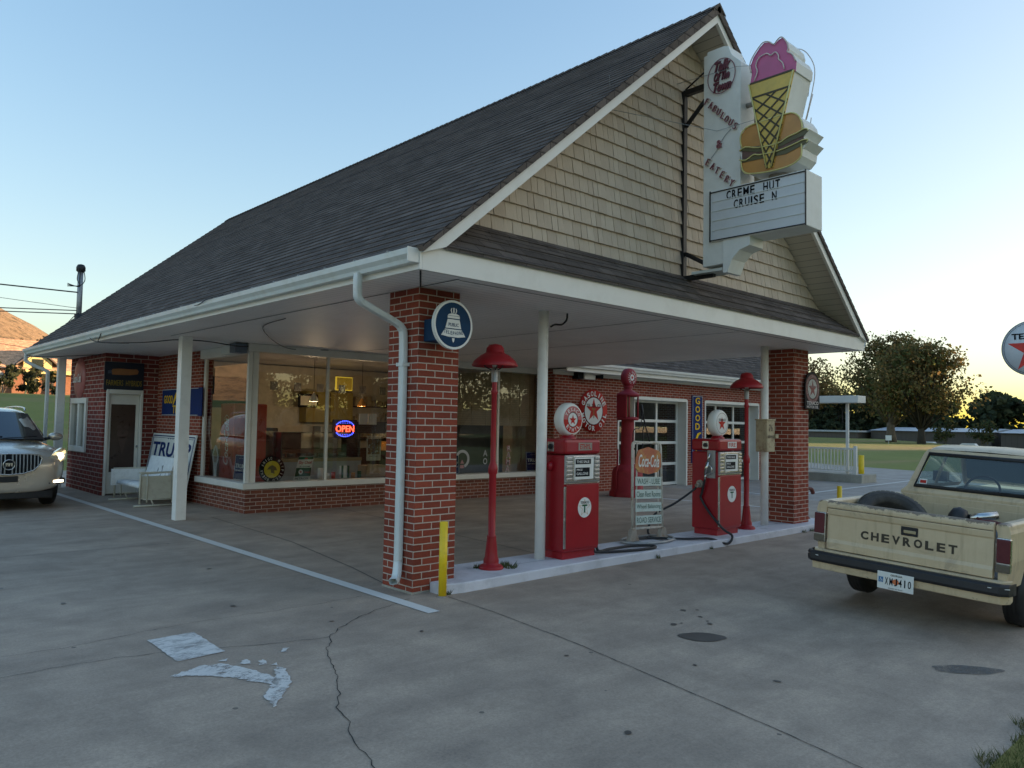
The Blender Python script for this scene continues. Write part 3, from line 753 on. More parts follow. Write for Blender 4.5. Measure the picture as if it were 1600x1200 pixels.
# gable wall and its shakes
GY = -.25
part('gable_wall', MB().prism([(.1, 3.4), (8.02, 3.4), (XM, 6.92)], plane((0, GY+.12, 0), (1, 0, 0)), 0, .11), 'shake_gap')
def clip(poly, a, b, c):
    out = []
    for i in range(len(poly)):
        p, q = poly[i], poly[(i+1) % len(poly)]; dp, dq = a*p[0]+b*p[1]-c, a*q[0]+b*q[1]-c
        if dp >= 0: out.append(p)
        if (dp >= 0) != (dq >= 0):
            t = dp/(dp-dq); out.append((p[0]+(q[0]-p[0])*t, p[1]+(q[1]-p[1])*t))
    return out
b = MB(); rs = random.Random(3); expo = .178; z = 3.60; row = 0
P = plane((0, GY, 0), (1, 0, 0))
while z < 6.95:
    x = .3-rs.random()*.2
    while x < 7.9:
        wd = rs.uniform(.075, .175); zb = z+rs.uniform(-.003, .003)
        poly = [(x+.003, zb), (x+wd-.003, zb), (x+wd-.003, z+expo+.02), (x+.003, z+expo+.02)]
        poly = clip(poly, SL, -1, SL*XE0-ZE+.15); poly = clip(poly, -SL, -1, -SL*XE1-ZE+.15) if poly else poly
        if len(poly) > 2:
            top = z+expo+.02; tk = rs.uniform(.026, .036)
            F = [b.bm.verts.new(P @ Vector((px, pz, .004+tk*(top-pz)/(expo+.02)))) for px, pz in poly]
            Bk = [b.bm.verts.new(P @ Vector((px, pz, -.01))) for px, pz in poly]
            b.bm.faces.new(F)
            for i in range(len(F)):
                b.bm.faces.new((Bk[i], Bk[(i+1) % len(F)], F[(i+1) % len(F)], F[i]))
        x += wd
    z += expo; row += 1
def shake_mat():
    m, N, L, B = newmat('cedar_shakes'); g = N.new('ShaderNodeNewGeometry'); tc = N.new('ShaderNodeTexCoord').outputs['Object']
    n = noise_node(N, L, 2, 6, tc, .7)
    mp = N.new('ShaderNodeMapping'); mp.inputs['Scale'].default_value = (60, 60, 3); L.new(tc, mp.inputs[0]); n2 = noise_node(N, L, 1, 5, mp.outputs[0], .7)
    c = mixc(N, L, g.outputs['Random Per Island'], (.50, .40, .30), (.585, .48, .365))
    c = mixc(N, L, .6, c, mixc(N, L, n.outputs[0], (.8, .8, .8), (1.2, 1.2, 1.2)), 'MULTIPLY')
    c = mixc(N, L, .5, c, mixc(N, L, n2.outputs[0], (.7, .7, .7), (1.3, 1.3, 1.3)), 'MULTIPLY')
    L.new(c, B.inputs['Base Color']); B.inputs['Roughness'].default_value = .8; bump(N, L, B, n2.outputs[0], .6, .004); return m
M['shakes'] = shake_mat()
part('shake_siding', b, 'shakes')
# gutters (K profile) and downspouts
def gutter_y(x, sx, y0, y1, z):
    prof = [(0, .0), (0, -.12), (.065, -.12), (.075, -.085), (.105, -.05), (.11, 0), (.095, 0), (.09, -.045), (.06, -.10), (.008, -.105), (.008, 0)]
    b = MB(); P = Matrix(((sx, 0, 0, x), (0, 0, 1, y0), (0, 1, 0, z), (0, 0, 0, 1)))
    b.prism(prof, P, 0, y1-y0); return b
part('gutter', gutter_y(XE0-.032, -1, -.70, YR, 3.15), 'gutter')
part('gutter', gutter_y(XE1+.032, 1, -.70, 5.9, 3.15), 'gutter')
b = MB(); b.box(XE0-.032, XE0-.15, -.71, -.70, 3.03, 3.155); part('gutter_cap', b, 'white')
b = MB(); yy = -.4
while yy < YR: b.box(XE0-.03, XE0-.15, yy, yy+.02, 3.153, 3.16); yy += .55
part('gutter_strap', b, 'steel')
def spout(pts, w=.085, d=.062):
    b = MB(); q = bez(pts, 7); rings = []
    for i, p in enumerate(q):
        t = (q[min(i+1, len(q)-1)]-q[max(0, i-1)]).normalized(); side = Vector((0, 1, 0)); side = (side-t*side.dot(t)).normalized(); n = t.cross(side)
        ring = []
        for k in range(16):
            a = 2*math.pi*k/16; cx = math.copysign(abs(math.cos(a))**.4, math.cos(a))*w/2; cy = math.copysign(abs(math.sin(a))**.4, math.sin(a))*d/2
            ring.append(p+side*cx*(1-.06*(k % 2))+n*cy*(1-.06*(k % 2)))
        rings.append(ring)
    b.loft(rings, smooth=True); return b
ds = part('downspout', spout([(-.60, .16, 3.04), (-.60, .16, 2.90), (-.575, .17, 2.80), (-.45, .18, 2.74), (-.18, .19, 2.64), (-.075, .19, 2.58), (-.045, .19, 2.47), (-.04, .19, 2.0), (-.04, .19, 1.2), (-.04, .19, .40), (-.05, .18, .27), (-.10, .13, .16), (-.17, .08, .13)]), 'downspout')
part('bracket', MB().box(-.085, .0, .135, .145, 2.2, 2.235).box(-.085, 0, .235, .245, 2.2, 2.235).box(-.075, -.07, .14, .24, 2.2, 2.235), 'downspout', ds)
part('downspout', spout([(-.60, 14.2, 3.04), (-.60, 14.2, 2.92), (-.58, 14.2, 2.86), (-.4, 14.1, 2.75), (-.22, 14.02, 2.66), (-.19, 14.0, 2.5), (-.19, 14.0, 1.2), (-.19, 14.0, .1)], .1, .075), 'downspout')
part('downspout', spout([(8.72, .6, 3.04), (8.70, .6, 2.9), (8.5, .6, 2.8), (8.2, .6, 2.72), (8.17, .6, 2.5), (8.17, .6, .2)]), 'downspout')
# posts
for x, y, z0, r in ((1.97, .24, .1, .062), (7.10, .24, .1, .062)):
    ps = part('post', MB().cyl((x, y, z0), (x, y, 2.98), r, n=20), 'white_post')
part('post', MB().box(.155, .325, 6.69, 6.86, -.01, 2.98), 'white_post', bevel=.006)
part('post', MB().box(-.03, .13, 13.78, 13.94, -.01, 2.98), 'white_post', bevel=.006)
b = MB(); b.tube(bez([(2.05, .2, 2.80), (2.10, .18, 2.83), (2.2, .16, 2.84), (2.27, .15, 2.90), (2.28, .15, 2.98)], 5), .012, 6); part('conduit', b, 'blacksteel')
# garage wing roof, gutter, fascia
wr = MB(); 
def slope_y(xa, xb, ya, yb, za, zb):
    b = MB(); L_ = math.hypot(yb-ya, zb-za); n = int(L_/.14); uy, uz = (yb-ya)/L_, (zb-za)/L_
    for i in range(n):
        a, c = i*.14, (i+1)*.14; A = (ya+uy*a-uz*.011, za+uz*a+uy*.011); C = (ya+uy*c, za+uz*c); A0 = (ya+uy*a, za+uz*a)
        b.face([(xa, A[0], A[1]), (xb, A[0], A[1]), (xb, C[0], C[1]), (xa, C[0], C[1])]); b.face([(xa, A0[0], A0[1]), (xb, A0[0], A0[1]), (xb, A[0], A[1]), (xa, A[0], A[1])])
    return b
part('wing_roof', slope_y(5.6, 20.8, 6.05, 10.3, 3.12, 6.6), 'shingle_brown')
part('wing_roof', MB().prism([(6.0, 3.0), (10.3, 6.48), (10.3, 6.59), (6.06, 3.1)], plane((5.7, 0, 0), (0, 1, 0)), 0, 15.0).prism([(10.31, 6.59), (14.6, 3.1), (14.6, 3.0), (10.31, 6.48)], plane((5.7, 0, 0), (0, 1, 0)), 0, 15.0), 'shingle_brown')
b = MB(); P = Matrix(((0, 0, 1, 8.66), (-1, 0, 0, 6.03), (0, 1, 0, 3.12), (0, 0, 0, 1)))
b.prism([(0, .0), (0, -.12), (.065, -.12), (.075, -.085), (.105, -.05), (.11, 0), (.095, 0), (.09, -.045), (.06, -.10), (.008, -.105), (.008, 0)], P, 0, 12.1)
part('gutter', b, 'white')
part('fascia', MB().box(8.64, 20.8, 6.04, 6.08, 2.90, 3.12).box(8.64, 20.7, 6.08, 6.5, 2.92, 2.945).box(8.64, 20.6, 6.44, 6.495, 2.84, 2.92), 'white')
# service mast on the roof
mast = MB(); mast.cyl((.36, 13.9, 3.7), (.36, 13.9, 5.06), .06, n=12)
ms = part('service_mast', mast, 'steel')
part('weatherhead', MB().lathe([(0, .16), (.07, .14), (.1, .08), (.1, 0), (.06, -.04), (.055, -.06)], (.36, 13.9, 5.04), n=14), 'blacksteel', ms)
part('flashing', MB().lathe([(.062, .10), (.09, .02), (.16, -.1)], (.36, 13.9, 3.94), (-.4, 0, 1), n=12), 'blacksteel', ms)
b = MB()
for k, (dx, dz) in enumerate(((-.06, -.03), (.04, -.04), (-.03, -.06))):
    b.tube(bez([(.36+dx, 13.82, 5.06), (.36+dx*1.6, 13.78, 4.85+dz), (.30, 13.75, 4.70+dz), (.05, 13.7, 4.62+.03*k)], 6), .010, 5)
part('wire_loop', b, 'black', ms)
# cables along the eave
b = MB(); b.tube(bez([(-.56, 9.3, 3.16), (-.60, 9.0, 3.02), (-.55, 8.5, 2.93), (-.2, 7.6, 2.90), (.15, 6.9, 2.93), (.6, 6.75, 2.93), (1.1, 6.8, 2.90), (1.38, 6.9, 2.92)], 8), .009, 5); part('cable', b, 'black')
b = MB(); b.tube(bez([(-.62, 8.2, 3.15), (-.60, 8.5, 3.0), (-.55, 8.6, 2.94), (-.3, 7.9, 2.9)], 6), .008, 5); part('cable', b, 'black')
b = MB(); b.tube(bez([(-.60, 14.2, 3.0), (-.4, 13.4, 2.94), (0, 12.6, 2.95), (.3, 11.9, 2.96)], 6), .009, 5); part('cable', b, 'black')
b = MB(); b.tube(bez([(-.62, 4.4, 3.17), (-.64, 4.0, 3.12), (-.66, 3.6, 3.16), (-.63, 3.2, 3.17)], 6), .006, 5); part('cable', b, 'black')

b = MB()
b.tube(bez([(2.9, 6.84, 2.97), (2.0, 6.7, 2.93), (.5, 4.5, 2.96), (.2, 3.2, 2.965)], 8), .006, 5)
part('cable', b, 'black')

# ================================================================== SIGNS ON THE BUILDING
def sign_root(name, label, org, group=None): return thing(name, label, 'sign', org, group)
FX = (1, 0, 0)      # signs that face -Y read along +X
# telephone sign, round, on a box bracket at the left pillar
cx, cy_, cz = .215, -.27, 2.60
t = sign_root('telephone_sign', 'round navy telephone sign with a white bell, mounted on the front brick pillar', (cx, cy_, cz-.25))
P = plane((cx, cy_, cz), FX)
MB().box(.06, .34, -.255, 0, 2.44, 2.66).build('bracket_box', 'signnavy', t, bevel=.01)
R = .235
MB().ring(P, 0, 0, 0, R, .0).lathe([(R, 0), (R, .03), (0, .03)], (cx, cy_, cz), (0, 1, 0), 40).build('sign_panel', 'signnavy', t)
MB().ring(P, 0, 0, R-.018, R+.004, .003, 48).lathe([(R+.005, -.003), (R+.005, .032)], (cx, cy_, cz), (0, 1, 0), 48).build('rim', 'signwhite', t)
b = MB()
b.flat([(-.074, .052), (.074, .052), (.095, -.03), (.078, -.036), (-.078, -.036), (-.095, -.03)][:3]+[(.10, -.035), (-.10, -.035), (-.074, .052)][:2], P, .004)
b.flat([(-.105, -.045), (.105, -.045), (.15, -.108), (.06, -.12), (-.06, -.12), (-.15, -.108)], P, .004)
b.flat([(-.075, .062), (.075, .062), (.075, .085), (-.075, .085)], P, .004); b.ring(P, 0, .088, 0, .072, .0045, 20, .3, 0, math.pi)
b.flat([(-.007, .115), (.007, .115), (.007, .165), (-.007, .165)], P, .004)
for s in (-1, 1): b.flat([(s*.018, .11), (s*.028, .11), (s*.04, .14), (s*.03, .16), (s*.02, .16), (s*.028, .14)], P, .004)
b.flat([(-.016, -.13), (.016, -.13), (.012, -.155), (0, -.175), (-.012, -.155)], P, .004)
b.build('bell_emblem', 'signwhite', t)
b = MB(); b.text('PUBLIC', P, 0, .0, .125, .034, .001, .005, .01)
for i, ch in enumerate('TELEPHONE'): b.text(ch, P, -.108+i*.027, -.083+abs(i-4)*.0035, .018, .036, .001, .005, .012, 0, (i-4)*.02)
b.build('lettering', 'signnavy', t)

# round soft-drink button on the side wall (faces -X)
t = sign_root('drink_disc_sign', 'faded red round soft drink disc high on the brick side wall above the little window', (.30, 13.38, 2.2))
P = plane((.29, 13.38, 2.50), (0, -1, 0))
M['discred'] = plain('faded_disc_red', (.36, .10, .09), .45, var=.15, dirt=.3, dirtcol=(.42, .25, .2))
MB().lathe([(.46, 0), (.45, .02), (.3, .045), (0, .055)], (.325, 13.38, 2.50), (-1, 0, 0), 40).lathe([(.46, 0), (0, 0)], (.326, 13.38, 2.5), (-1, 0, 0), 40).build('sign_panel', 'discred', t)
b = MB(); b.text('Coca-Cola', P, 0, 0, .62, .2, .004, .03, .01, .35); b.build('lettering', 'signwhite', t)
# farm seed sign above the door
t = sign_root('farm_seed_sign', 'dark blue farm sign with an ear of corn above the white door', (.70, 11.47, 2.25))
P = plane((.70, 11.465, 2.5), FX)
MB().box(.31, 1.09, 11.47, 11.50, 2.20, 2.80).build('sign_panel', plain('dark_sign_blue', (.006, .014, .03), .4), t)
cob = [(-.27, .09), (-.24, .15), (-.1, .165), (.1, .16), (.25, .165), (.28, .12), (.26, .06), (.1, .035), (-.1, .03), (-.24, .03)]
MB().flat(cob, P, .007).build('corn_emblem', plain('corn_orange', (.30, .13, .045), .5), t)
b = MB(); b.flat([(-.33, .11), (-.27, .13), (-.24, .06), (-.33, .05)], P, .0075); b.build('wing_emblem', plain('dull_steel_blue', (.06, .08, .12), .5), t)
b = MB(); b.text('FARMERS  HYBRIDS', P, 0, -.14, .70, .12, .002, .007, .008); b.build('lettering', plain('dull_gold', (.28, .20, .03), .5), t)
# tyre sign on the side wall facing -X
t = sign_root('tyre_sign', 'blue and yellow tire sign on the brick wall behind the white square post', (1.385, 9.9, 1.7))
P = plane((1.375, 10.12, 1.97), (0, -1, 0))
MB().box(1.378, 1.398, 8.95, 11.13, 1.69, 2.25).build('sign_panel', 'signblue', t)
b = MB(); b.text('GOOD', P, -.62, .06, .5, .17, .003, .004, .02); b.text('YEAR', P, .25, .06, .5, .17, .003, .004, .02); b.text('TIRES', P, -.05, -.15, .62, .17, .003, .004, .02)
b.flat([(-.36, -.04), (-.28, .1), (-.2, .2), (-.08, .22), (-.02, .15), (-.14, .13), (-.24, .02), (-.33, -.06)], P, .005)
b.build('lettering', 'signyellow', t)
b = MB(); b.flat([(-1.0, .26), (1.0, .26), (1.0, .27), (-1.0, .27)], P, .004); b.flat([(-1.0, -.27), (1.0, -.27), (1.0, -.26), (-1.0, -.26)], P, .004); b.build('pinstripe', 'signwhite', t)
# vertical tyre sign between the garage doors
t = sign_root('tyre_sign', 'narrow upright blue tire sign with yellow letters between the two garage doors', (14.62, 6.47, .7))
P = plane((14.62, 6.465, 1.6), FX)
MB().box(14.36, 14.88, 6.47, 6.497, .62, 2.55).build('sign_panel', 'signblue', t)
b = MB()
for i, ch in enumerate('GOOD'): b.text(ch, P, 0, .80-i*.245, .23, .19, .003, .006, .025)
b.flat([(-.12, -.32), (-.02, -.14), (.12, -.1), (.2, -.12), (.05, -.2), (.0, -.3), (-.1, -.36)], P, .008)
for i, ch in enumerate('YEAR'): b.text(ch, P, 0, -.44-i*.16, .18, .13, .003, .006, .02)
b.build('lettering', 'signyellow', t)
b = MB()
for x in (-.245, .235): b.flat([(x, -.96), (x+.01, -.96), (x+.01, .93), (x, .93)], P, .007)
for y in (-.96, .92): b.flat([(-.235, y), (.235, y), (.235, y+.01), (-.235, y+.01)], P, .007)
b.build('pinstripe', 'signwhite', t)
def texaco_star(b_red, b_blk, b_grn, P, cx, cy, r, off):
    b_red.flat(star(cx, cy, r), P, off)
# gasoline roundel on the garage wall
t = sign_root('gasoline_sign', 'large red and white gasoline roundel with a red star on the garage brick wall', (10.07, 6.46, 1.46))
c0 = (10.07, 6.46, 2.0); P = plane(c0, FX); R = .53
MB().lathe([(0, 0), (R, 0), (R, .03), (0, .03)], (c0[0], 6.465, c0[2]), (0, 1, 0), 48).build('sign_panel', 'signred', t)
b = MB(); b.ring(P, 0, 0, 0, .335, .003, 48); b.arctext('GASOLINE', P, 0, 0, .43, rad(90), rad(128), .125, .10, False, .03, .002, .004)
b.arctext('MOTOR OIL', P, 0, 0, .43, rad(270), rad(150), .125, .10, True, .03, .002, .004); b.build('lettering', 'signwhite', t)
b = MB(); b.ring(P, 0, 0, .333, .35, .005, 48); b.text('TE', P, -.21, .13, .14, .085, .002, .006, .012); b.text('CO', P, .2, .13, .14, .085, .002, .006, .012); b.text('XA', P, 0, .13, .17, .085, .002, .0085, .012); b.build('black_lettering', 'signblack', t)
MB().flat(star(0, .02, .30), P, .007).build('star_emblem', 'signred', t)
MB().flat([(-.07, .04), (.07, .04), (.07, .065), (-.07, .065)], P, .009).flat([(-.013, -.18), (.013, -.18), (.013, .04), (-.013, .04)], P, .009).build('letter_emblem', plain('olive_green', (.16, .13, .02), .5), t)
# motor oil sign at the right pillar
t = sign_root('motor_oil_sign', 'weathered black motor oil sign with a red star, fixed to the far brick pillar', (8.12, -.05, 1.98))
P = plane((8.15, -.06, 2.26), FX)
pts = [(-.26, -.27), (.26, -.27), (.26, .1)]+[(.26*math.cos(a), .1+.26*math.sin(a)) for a in [rad(q) for q in range(10, 171, 10)]]+[(-.26, .1)]
MB().prism(pts, P, -.02, 0).box(8.05, 8.12, -.04, .0, 2.1, 2.4).build('sign_panel', 'signblack', t)
b = MB(); b.ring(P, 0, .07, .175, .245, .002, 40)
b.build('ring', plain('dull_maroon', (.13, .035, .035), .5), t)
b = MB(); b.ring(P, 0, .07, 0, .165, .002, 40); b.build('disc', plain('worn_grey_white', (.36, .37, .35), .5, var=.2, scale=20, dirt=.6), t)
MB().flat(star(0, .07, .15), P, .004).build('star_emblem', plain('dull_star_red', (.16, .02, .02), .5), t)
b = MB(); b.text('TEXACO', P, 0, -.17, .42, .062, .002, .003, .02); b.text('MOTOR OIL', P, 0, -.235, .42, .045, .002, .003, .018); b.build('lettering', plain('dull_letter_white', (.5, .46, .44), .5), t)
b = MB(); b.arctext('REFINED BY THE TEXAS COMPANY PETROLEUM PRODUCTS', P, 0, .07, .21, rad(90), rad(345), .032, .022, False, .01, .001, .004); b.text('TEXACO', P, 0, .11, .2, .04, .001, .006, .01); b.build('rim_lettering', plain('dull_pink', (.30, .2, .2), .5), t)

# ---------------------------------------------------------------- projecting roadside sign on the gable
X0, X1 = 3.85, 4.20
t = sign_root('drive_in_sign', 'tall white projecting sign with a pink ice cream cone and hamburger on the gable', (4.03, -.7, 3.6))
PS = Matrix(((0, 0, -1, X0), (-1, 0, 0, 0), (0, 1, 0, 0), (0, 0, 0, 1)))    # local x = -Y, local y = Z, normal = -X
def mir(pts): return pts
panel = [(.70, 3.66), (1.05, 3.67), (1.10, 3.80), (1.18, 3.88), (1.33, 3.93), (1.22, 3.94), (1.22, 6.14), (1.16, 6.20), (1.10, 6.26), (1.07, 6.33), (1.05, 6.39), (.98, 6.41), (.75, 6.41), (.745, 6.37), (.70, 6.365)]
PB = PS
MB().prism(panel, PB, -.33, 0).build('tall_panel', 'signwhite', t, bevel=.006)
cb = [(.95, 3.94), (1.33, 3.94), (1.30, 3.90), (1.18, 3.86), (1.11, 3.78), (1.08, 3.66), (.95, 3.66)]
MB().prism([(1.0, 3.55), (1.06, 3.55), (1.12, 3.70), (1.22, 3.80), (1.36, 3.84), (1.36, 3.95), (1.0, 3.95)], PB, -.29, .02).build('corner_scroll', 'signwhite', t)
# marquee cabinet
mq = MB(); mq.box(X0-.03, X0+.36, -2.07, -.82, 3.95, 4.59); mo = mq.build('marquee_box', 'signwhite', t, bevel=.008)
M['lightpanel'] = plain('reader_board', (.60, .62, .64), .35, var=.05, scale=2, dirt=.2, dirtcol=(.4, .38, .32))
PM = Matrix(((0, 0, -1, X0-.033), (-1, 0, 0, 0), (0, 1, 0, 0), (0, 0, 0, 1)))
MB().flat([(.84, 3.97), (2.05, 3.97), (2.05, 4.57), (.84, 4.57)], PM, 0).build('reader_board', 'lightpanel', mo)
b = MB()
for zz in (3.965, 4.568): b.box(X0-.045, X0-.033, -2.07, -.82, zz-.006, zz+.006)
for yy in (-2.065, -.825): b.box(X0-.046, X0-.0325, yy-.006, yy+.006, 3.95, 4.59)
b.build('trim', 'blacksteel', mo)
b = MB()
for zz in (4.09, 4.21, 4.33, 4.45): b.box(X0-.042, X0-.033, -2.05, -.84, zz-.004, zz+.004)
b.build('letter_rail', 'gutter', mo)
b = MB(); PM2 = PM
for word, x_, z_ in (('CREME', 1.055, 4.495), ('HUT', 1.545, 4.495), ('CRUISE', 1.155, 4.365), ('N', 1.655, 4.365)):
    for ch in word:
        wd_ = .02 if ch == 'I' else (.074 if ch == 'M' else .058); b.text(ch, PM2, x_+wd_/2, z_, wd_, .105, .002, .004, .018); x_ += wd_+.018
b.build('lettering', 'signblack', mo)
# cone and burger cabinets
def J(pts): return [(-a, b_) for a, b_ in pts]
ice = J([(-1.38, 5.74), (-1.41, 5.9), (-1.39, 6.0), (-1.43, 6.09), (-1.51, 6.18), (-1.57, 6.22), (-1.64, 6.2), (-1.7, 6.15), (-1.75, 6.19), (-1.8, 6.2), (-1.86, 6.12), (-1.88, 6.04), (-1.87, 6.0), (-1.93, 5.95), (-1.97, 5.86), (-1.96, 5.75)])
cone = [(1.37, 5.77), (1.95, 5.77), (1.68, 4.69), (1.60, 4.69)]
bun = J([(-1.28, 5.03), (-1.26, 5.11), (-1.27, 5.19), (-1.33, 5.25), (-1.42, 5.27), (-1.64, 5.28), (-1.84, 5.28), (-1.92, 5.27), (-1.99, 5.22), (-2.04, 5.14), (-2.06, 5.05), (-2.12, 5.03), (-2.05, 4.96), (-2.06, 4.92), (-2.12, 4.90), (-2.04, 4.83), (-2.03, 4.75), (-1.97, 4.69), (-1.87, 4.66), (-1.71, 4.65), (-1.54, 4.66), (-1.36, 4.69), (-1.29, 4.75), (-1.26, 4.84), (-1.27, 4.88), (-1.25, 4.96)])
XF = X0-.06
PC = Matrix(((0, 0, -1, XF), (-1, 0, 0, 0), (0, 1, 0, 0), (0, 0, 0, 1)))
def fat(pts, k):
    cx = sum(p[0] for p in pts)/len(pts); cy = sum(p[1] for p in pts)/len(pts); return [(cx+(x-cx)*k, cy+(y-cy)*k) for x, y in pts]
top_cab = ice+[(1.95, 5.77), (1.68, 4.71), (1.60, 4.71), (1.37, 5.77)]
cab = MB().prism(top_cab, PC, -.40, -.004).build('cone_cabinet', 'signwhite', t)
bcab = MB().prism(bun, PC, -.36, -.01).build('burger_cabinet', 'signwhite', t)
M['icepink'] = plain('ice_cream_pink', (.50, .10, .24), .4, var=.1, scale=4)
M['coneyellow'] = plain('cone_yellow', (.62, .43, .08), .4, var=.12, scale=5, dirt=.2)
M['conedark'] = plain('cone_line', (.05, .035, .01), .5)
M['bun'] = plain('bun_orange', (.50, .24, .06), .4, var=.12, scale=5)
M['neon'] = plain('unlit_neon_tube', (.62, .55, .5), .3)
M['neony'] = plain('unlit_yellow_tube', (.62, .56, .22), .35)
M['lettuce'] = plain('olive_lettuce', (.10, .09, .035), .5)
M['patty'] = plain('patty_brown', (.12, .065, .05), .6, var=.3, scale=14)
MB().prism(ice, PC, -.004, .004).build('ice_cream_face', 'icepink', cab)
MB().prism(cone, PC, -.003, .012).build('cone_face', 'coneyellow', cab)
b = MB()
def seg(b, P, a, c, w, o0, o1):
    a = Vector(a); c = Vector(c); d = (c-a).normalized(); n = Vector((-d.y, d.x))*w/2
    b.prism([tuple(a+n), tuple(a-n), tuple(c-n), tuple(c+n)], P, o0, o1)
for a, c in (((1.415, 5.59), (1.905, 5.59)), ((1.39, 5.77), (1.93, 5.77))): seg(b, PC, a, c, .022, .0125, .018)
L0, L1, R0, R1 = Vector((1.415, 5.59)), Vector((1.60, 4.69)), Vector((1.905, 5.59)), Vector((1.68, 4.69))
for i in range(-1, 7):
    for s in (0, 1):
        A0, A1, B0, B1 = (L0, L1, R0, R1) if s == 0 else (R0, R1, L0, L1)
        t0 = i*.155; t1 = t0+.36
        if t0 > .93: continue
        ext = lambda p, q, t_: p+(q-p)*t_
        pa, pb = ext(A0, A1, t0), ext(B0, B1, t1)
        a = pa.lerp(pb, -t0/.36) if t0 < 0 else pa
        c = pa.lerp(pb, (1-t0)/.36) if t1 > 1 else pb
        if t1 > 1:
            for q_ in range(40):
                tt = (c.y-L0.y)/(L1.y-L0.y); lx = ext(L0, L1, tt).x; rx = ext(R0, R1, tt).x
                if lx <= c.x <= rx: break
                c = a.lerp(c, .96)
        seg(b, PC, a, c, .020, .0130+s*.002, .0165+s*.002)
b.build('cone_lattice', 'conedark', cab)
b = MB(); Q = lambda pts, o: [PC @ Vector((x, y, o)) for x, y in pts]
b.tube(bez(Q(ice[1:-1], .022), 3), .008, 6)
b.tube(bez(Q(J([(-1.45, 5.79), (-1.49, 5.89), (-1.47, 5.97), (-1.51, 6.05), (-1.61, 6.07), (-1.66, 6.03), (-1.72, 6.05), (-1.76, 5.99), (-1.76, 5.95), (-1.81, 5.89), (-1.83, 5.81)]), .022), 3), .007, 6)
b.build('neon_tube', 'neon', cab)
b = MB(); b.tube(Q([(1.38, 5.76), (1.61, 4.70)], .028), .009, 6); b.tube(Q([(1.94, 5.76), (1.67, 4.70)], .028), .009, 6); b.build('neon_tube', 'neony', cab)
bt = J([(-1.28, 5.03), (-1.26, 5.11), (-1.27, 5.19), (-1.33, 5.25), (-1.42, 5.27), (-1.64, 5.28), (-1.84, 5.28), (-1.92, 5.27), (-1.99, 5.22), (-2.03, 5.14), (-2.04, 5.04), (-1.9, 5.0), (-1.6, 4.98)])
MB().prism(bt, PC, -.008, -.002).build('bun_face', 'bun', bcab)
bb_ = J([(-1.27, 4.86), (-1.5, 4.86), (-1.75, 4.85), (-2.03, 4.88), (-2.03, 4.75), (-1.97, 4.69), (-1.87, 4.66), (-1.71, 4.65), (-1.54, 4.66), (-1.36, 4.69), (-1.29, 4.75)])
MB().prism(bb_, PC, -.008, -.002).build('bun_face', 'bun', bcab)
MB().prism(J([(-1.28, 4.88), (-1.5, 4.87), (-1.75, 4.86), (-2.05, 4.89), (-2.05, 5.03), (-1.9, 5.0), (-1.6, 4.98), (-1.28, 5.02)]), PC, -.008, .0).build('patty_face', 'patty', bcab)
b = MB()
l1 = [(1.25, 4.99), (1.33, 5.02), (1.5, 4.97), (1.75, 4.96), (1.86, 5.0), (1.98, 5.02), (2.04, 5.04), (2.09, 5.04), (2.11, 5.01), (2.05, 4.97), (1.92, 4.95), (1.8, 4.92), (1.5, 4.92), (1.33, 4.97)]
l2 = [(1.25, 4.88), (1.34, 4.86), (1.44, 4.90), (1.52, 4.88), (1.75, 4.87), (1.95, 4.90), (2.04, 4.92), (2.11, 4.91), (2.09, 4.88), (2.03, 4.86), (1.84, 4.81), (1.52, 4.83), (1.28, 4.84)]
b.prism(l1, PC, .0005, .006); b.prism(l2, PC, .0005, .006); b.build('lettuce_face', 'lettuce', bcab)
b = MB(); b.tube(bez(Q(bt[:11], .01), 3), .009, 6); b.tube(bez(Q(bb_[3:]+[bb_[0]], .01), 3), .009, 6)
b.tube(bez(Q(l1[:9], .014), 3), .008, 6); b.tube(bez(Q(l2[:9], .014), 3), .008, 6); b.build('neon_tube', 'neony', bcab)
b = MB(); b.cyl((X0+.15, -1.2, 5.62), (X0+.15, -1.45, 5.62), .03, n=10); b.cyl((X0+.15, -1.2, 5.0), (X0+.15, -1.3, 5.0), .03, n=10); b.cyl((X0+.15, -1.65, 4.58), (X0+.15, -1.65, 4.75), .12, n=12); b.build('support_arm', 'rusty', t)
# neon rail seen behind the cone
b = MB()
for k in range(4): b.tube([(X1+.03, -1.93+.0*k-.02*(k % 2), 5.9-.28*k), (X1+.05, -1.88+.02*(k % 2), 5.62-.28*k)], .006, 5)
b.tube(bez([(X1+.04, y_, z_) for y_, z_ in ((-1.45, 6.1), (-1.6, 6.24), (-1.8, 6.22), (-1.93, 6.05), (-1.97, 5.85), (-1.9, 5.5), (-1.8, 5.15))], 4), .006, 5); b.build('neon_tube', 'neon', cab)
# lettering on the tall panel
M['neonred'] = plain('unlit_red_letters', (.24, .085, .10), .45, var=.2)
b = MB(); b.text('Talk', PS, .98, 6.16, .22, .13, .02, .01, .03, .4); b.text('Of The', PS, .97, 6.03, .22, .11, .02, .01, .03, .4); b.text('Town', PS, .98, 5.90, .25, .12, .02, .01, .03, .4)
b.build('script_lettering', plain('maroon_lettering', (.13, .03, .045), .5), t)
b = MB()
for k in range(2): b.tube([PS @ Vector((.965+(.19+.006*k)*math.cos(a), 6.03+(.215+.006*k)*math.sin(a), .02)) for a in [2*math.pi*i/40 for i in range(40)]], .003, 4, closed=True)
b.build('neon_ring', 'neonred', t)
def diag(b, P, s, x0, y0, x1, y1, h):
    n = len(s)
    for i, ch in enumerate(s):
        f = i/(n-1); b.text(ch, P, x0+(x1-x0)*f, y0+(y1-y0)*f, h*.46, h*.76, .02, .012, -.008, .15, math.atan2(y1-y0, x1-x0)*.55)
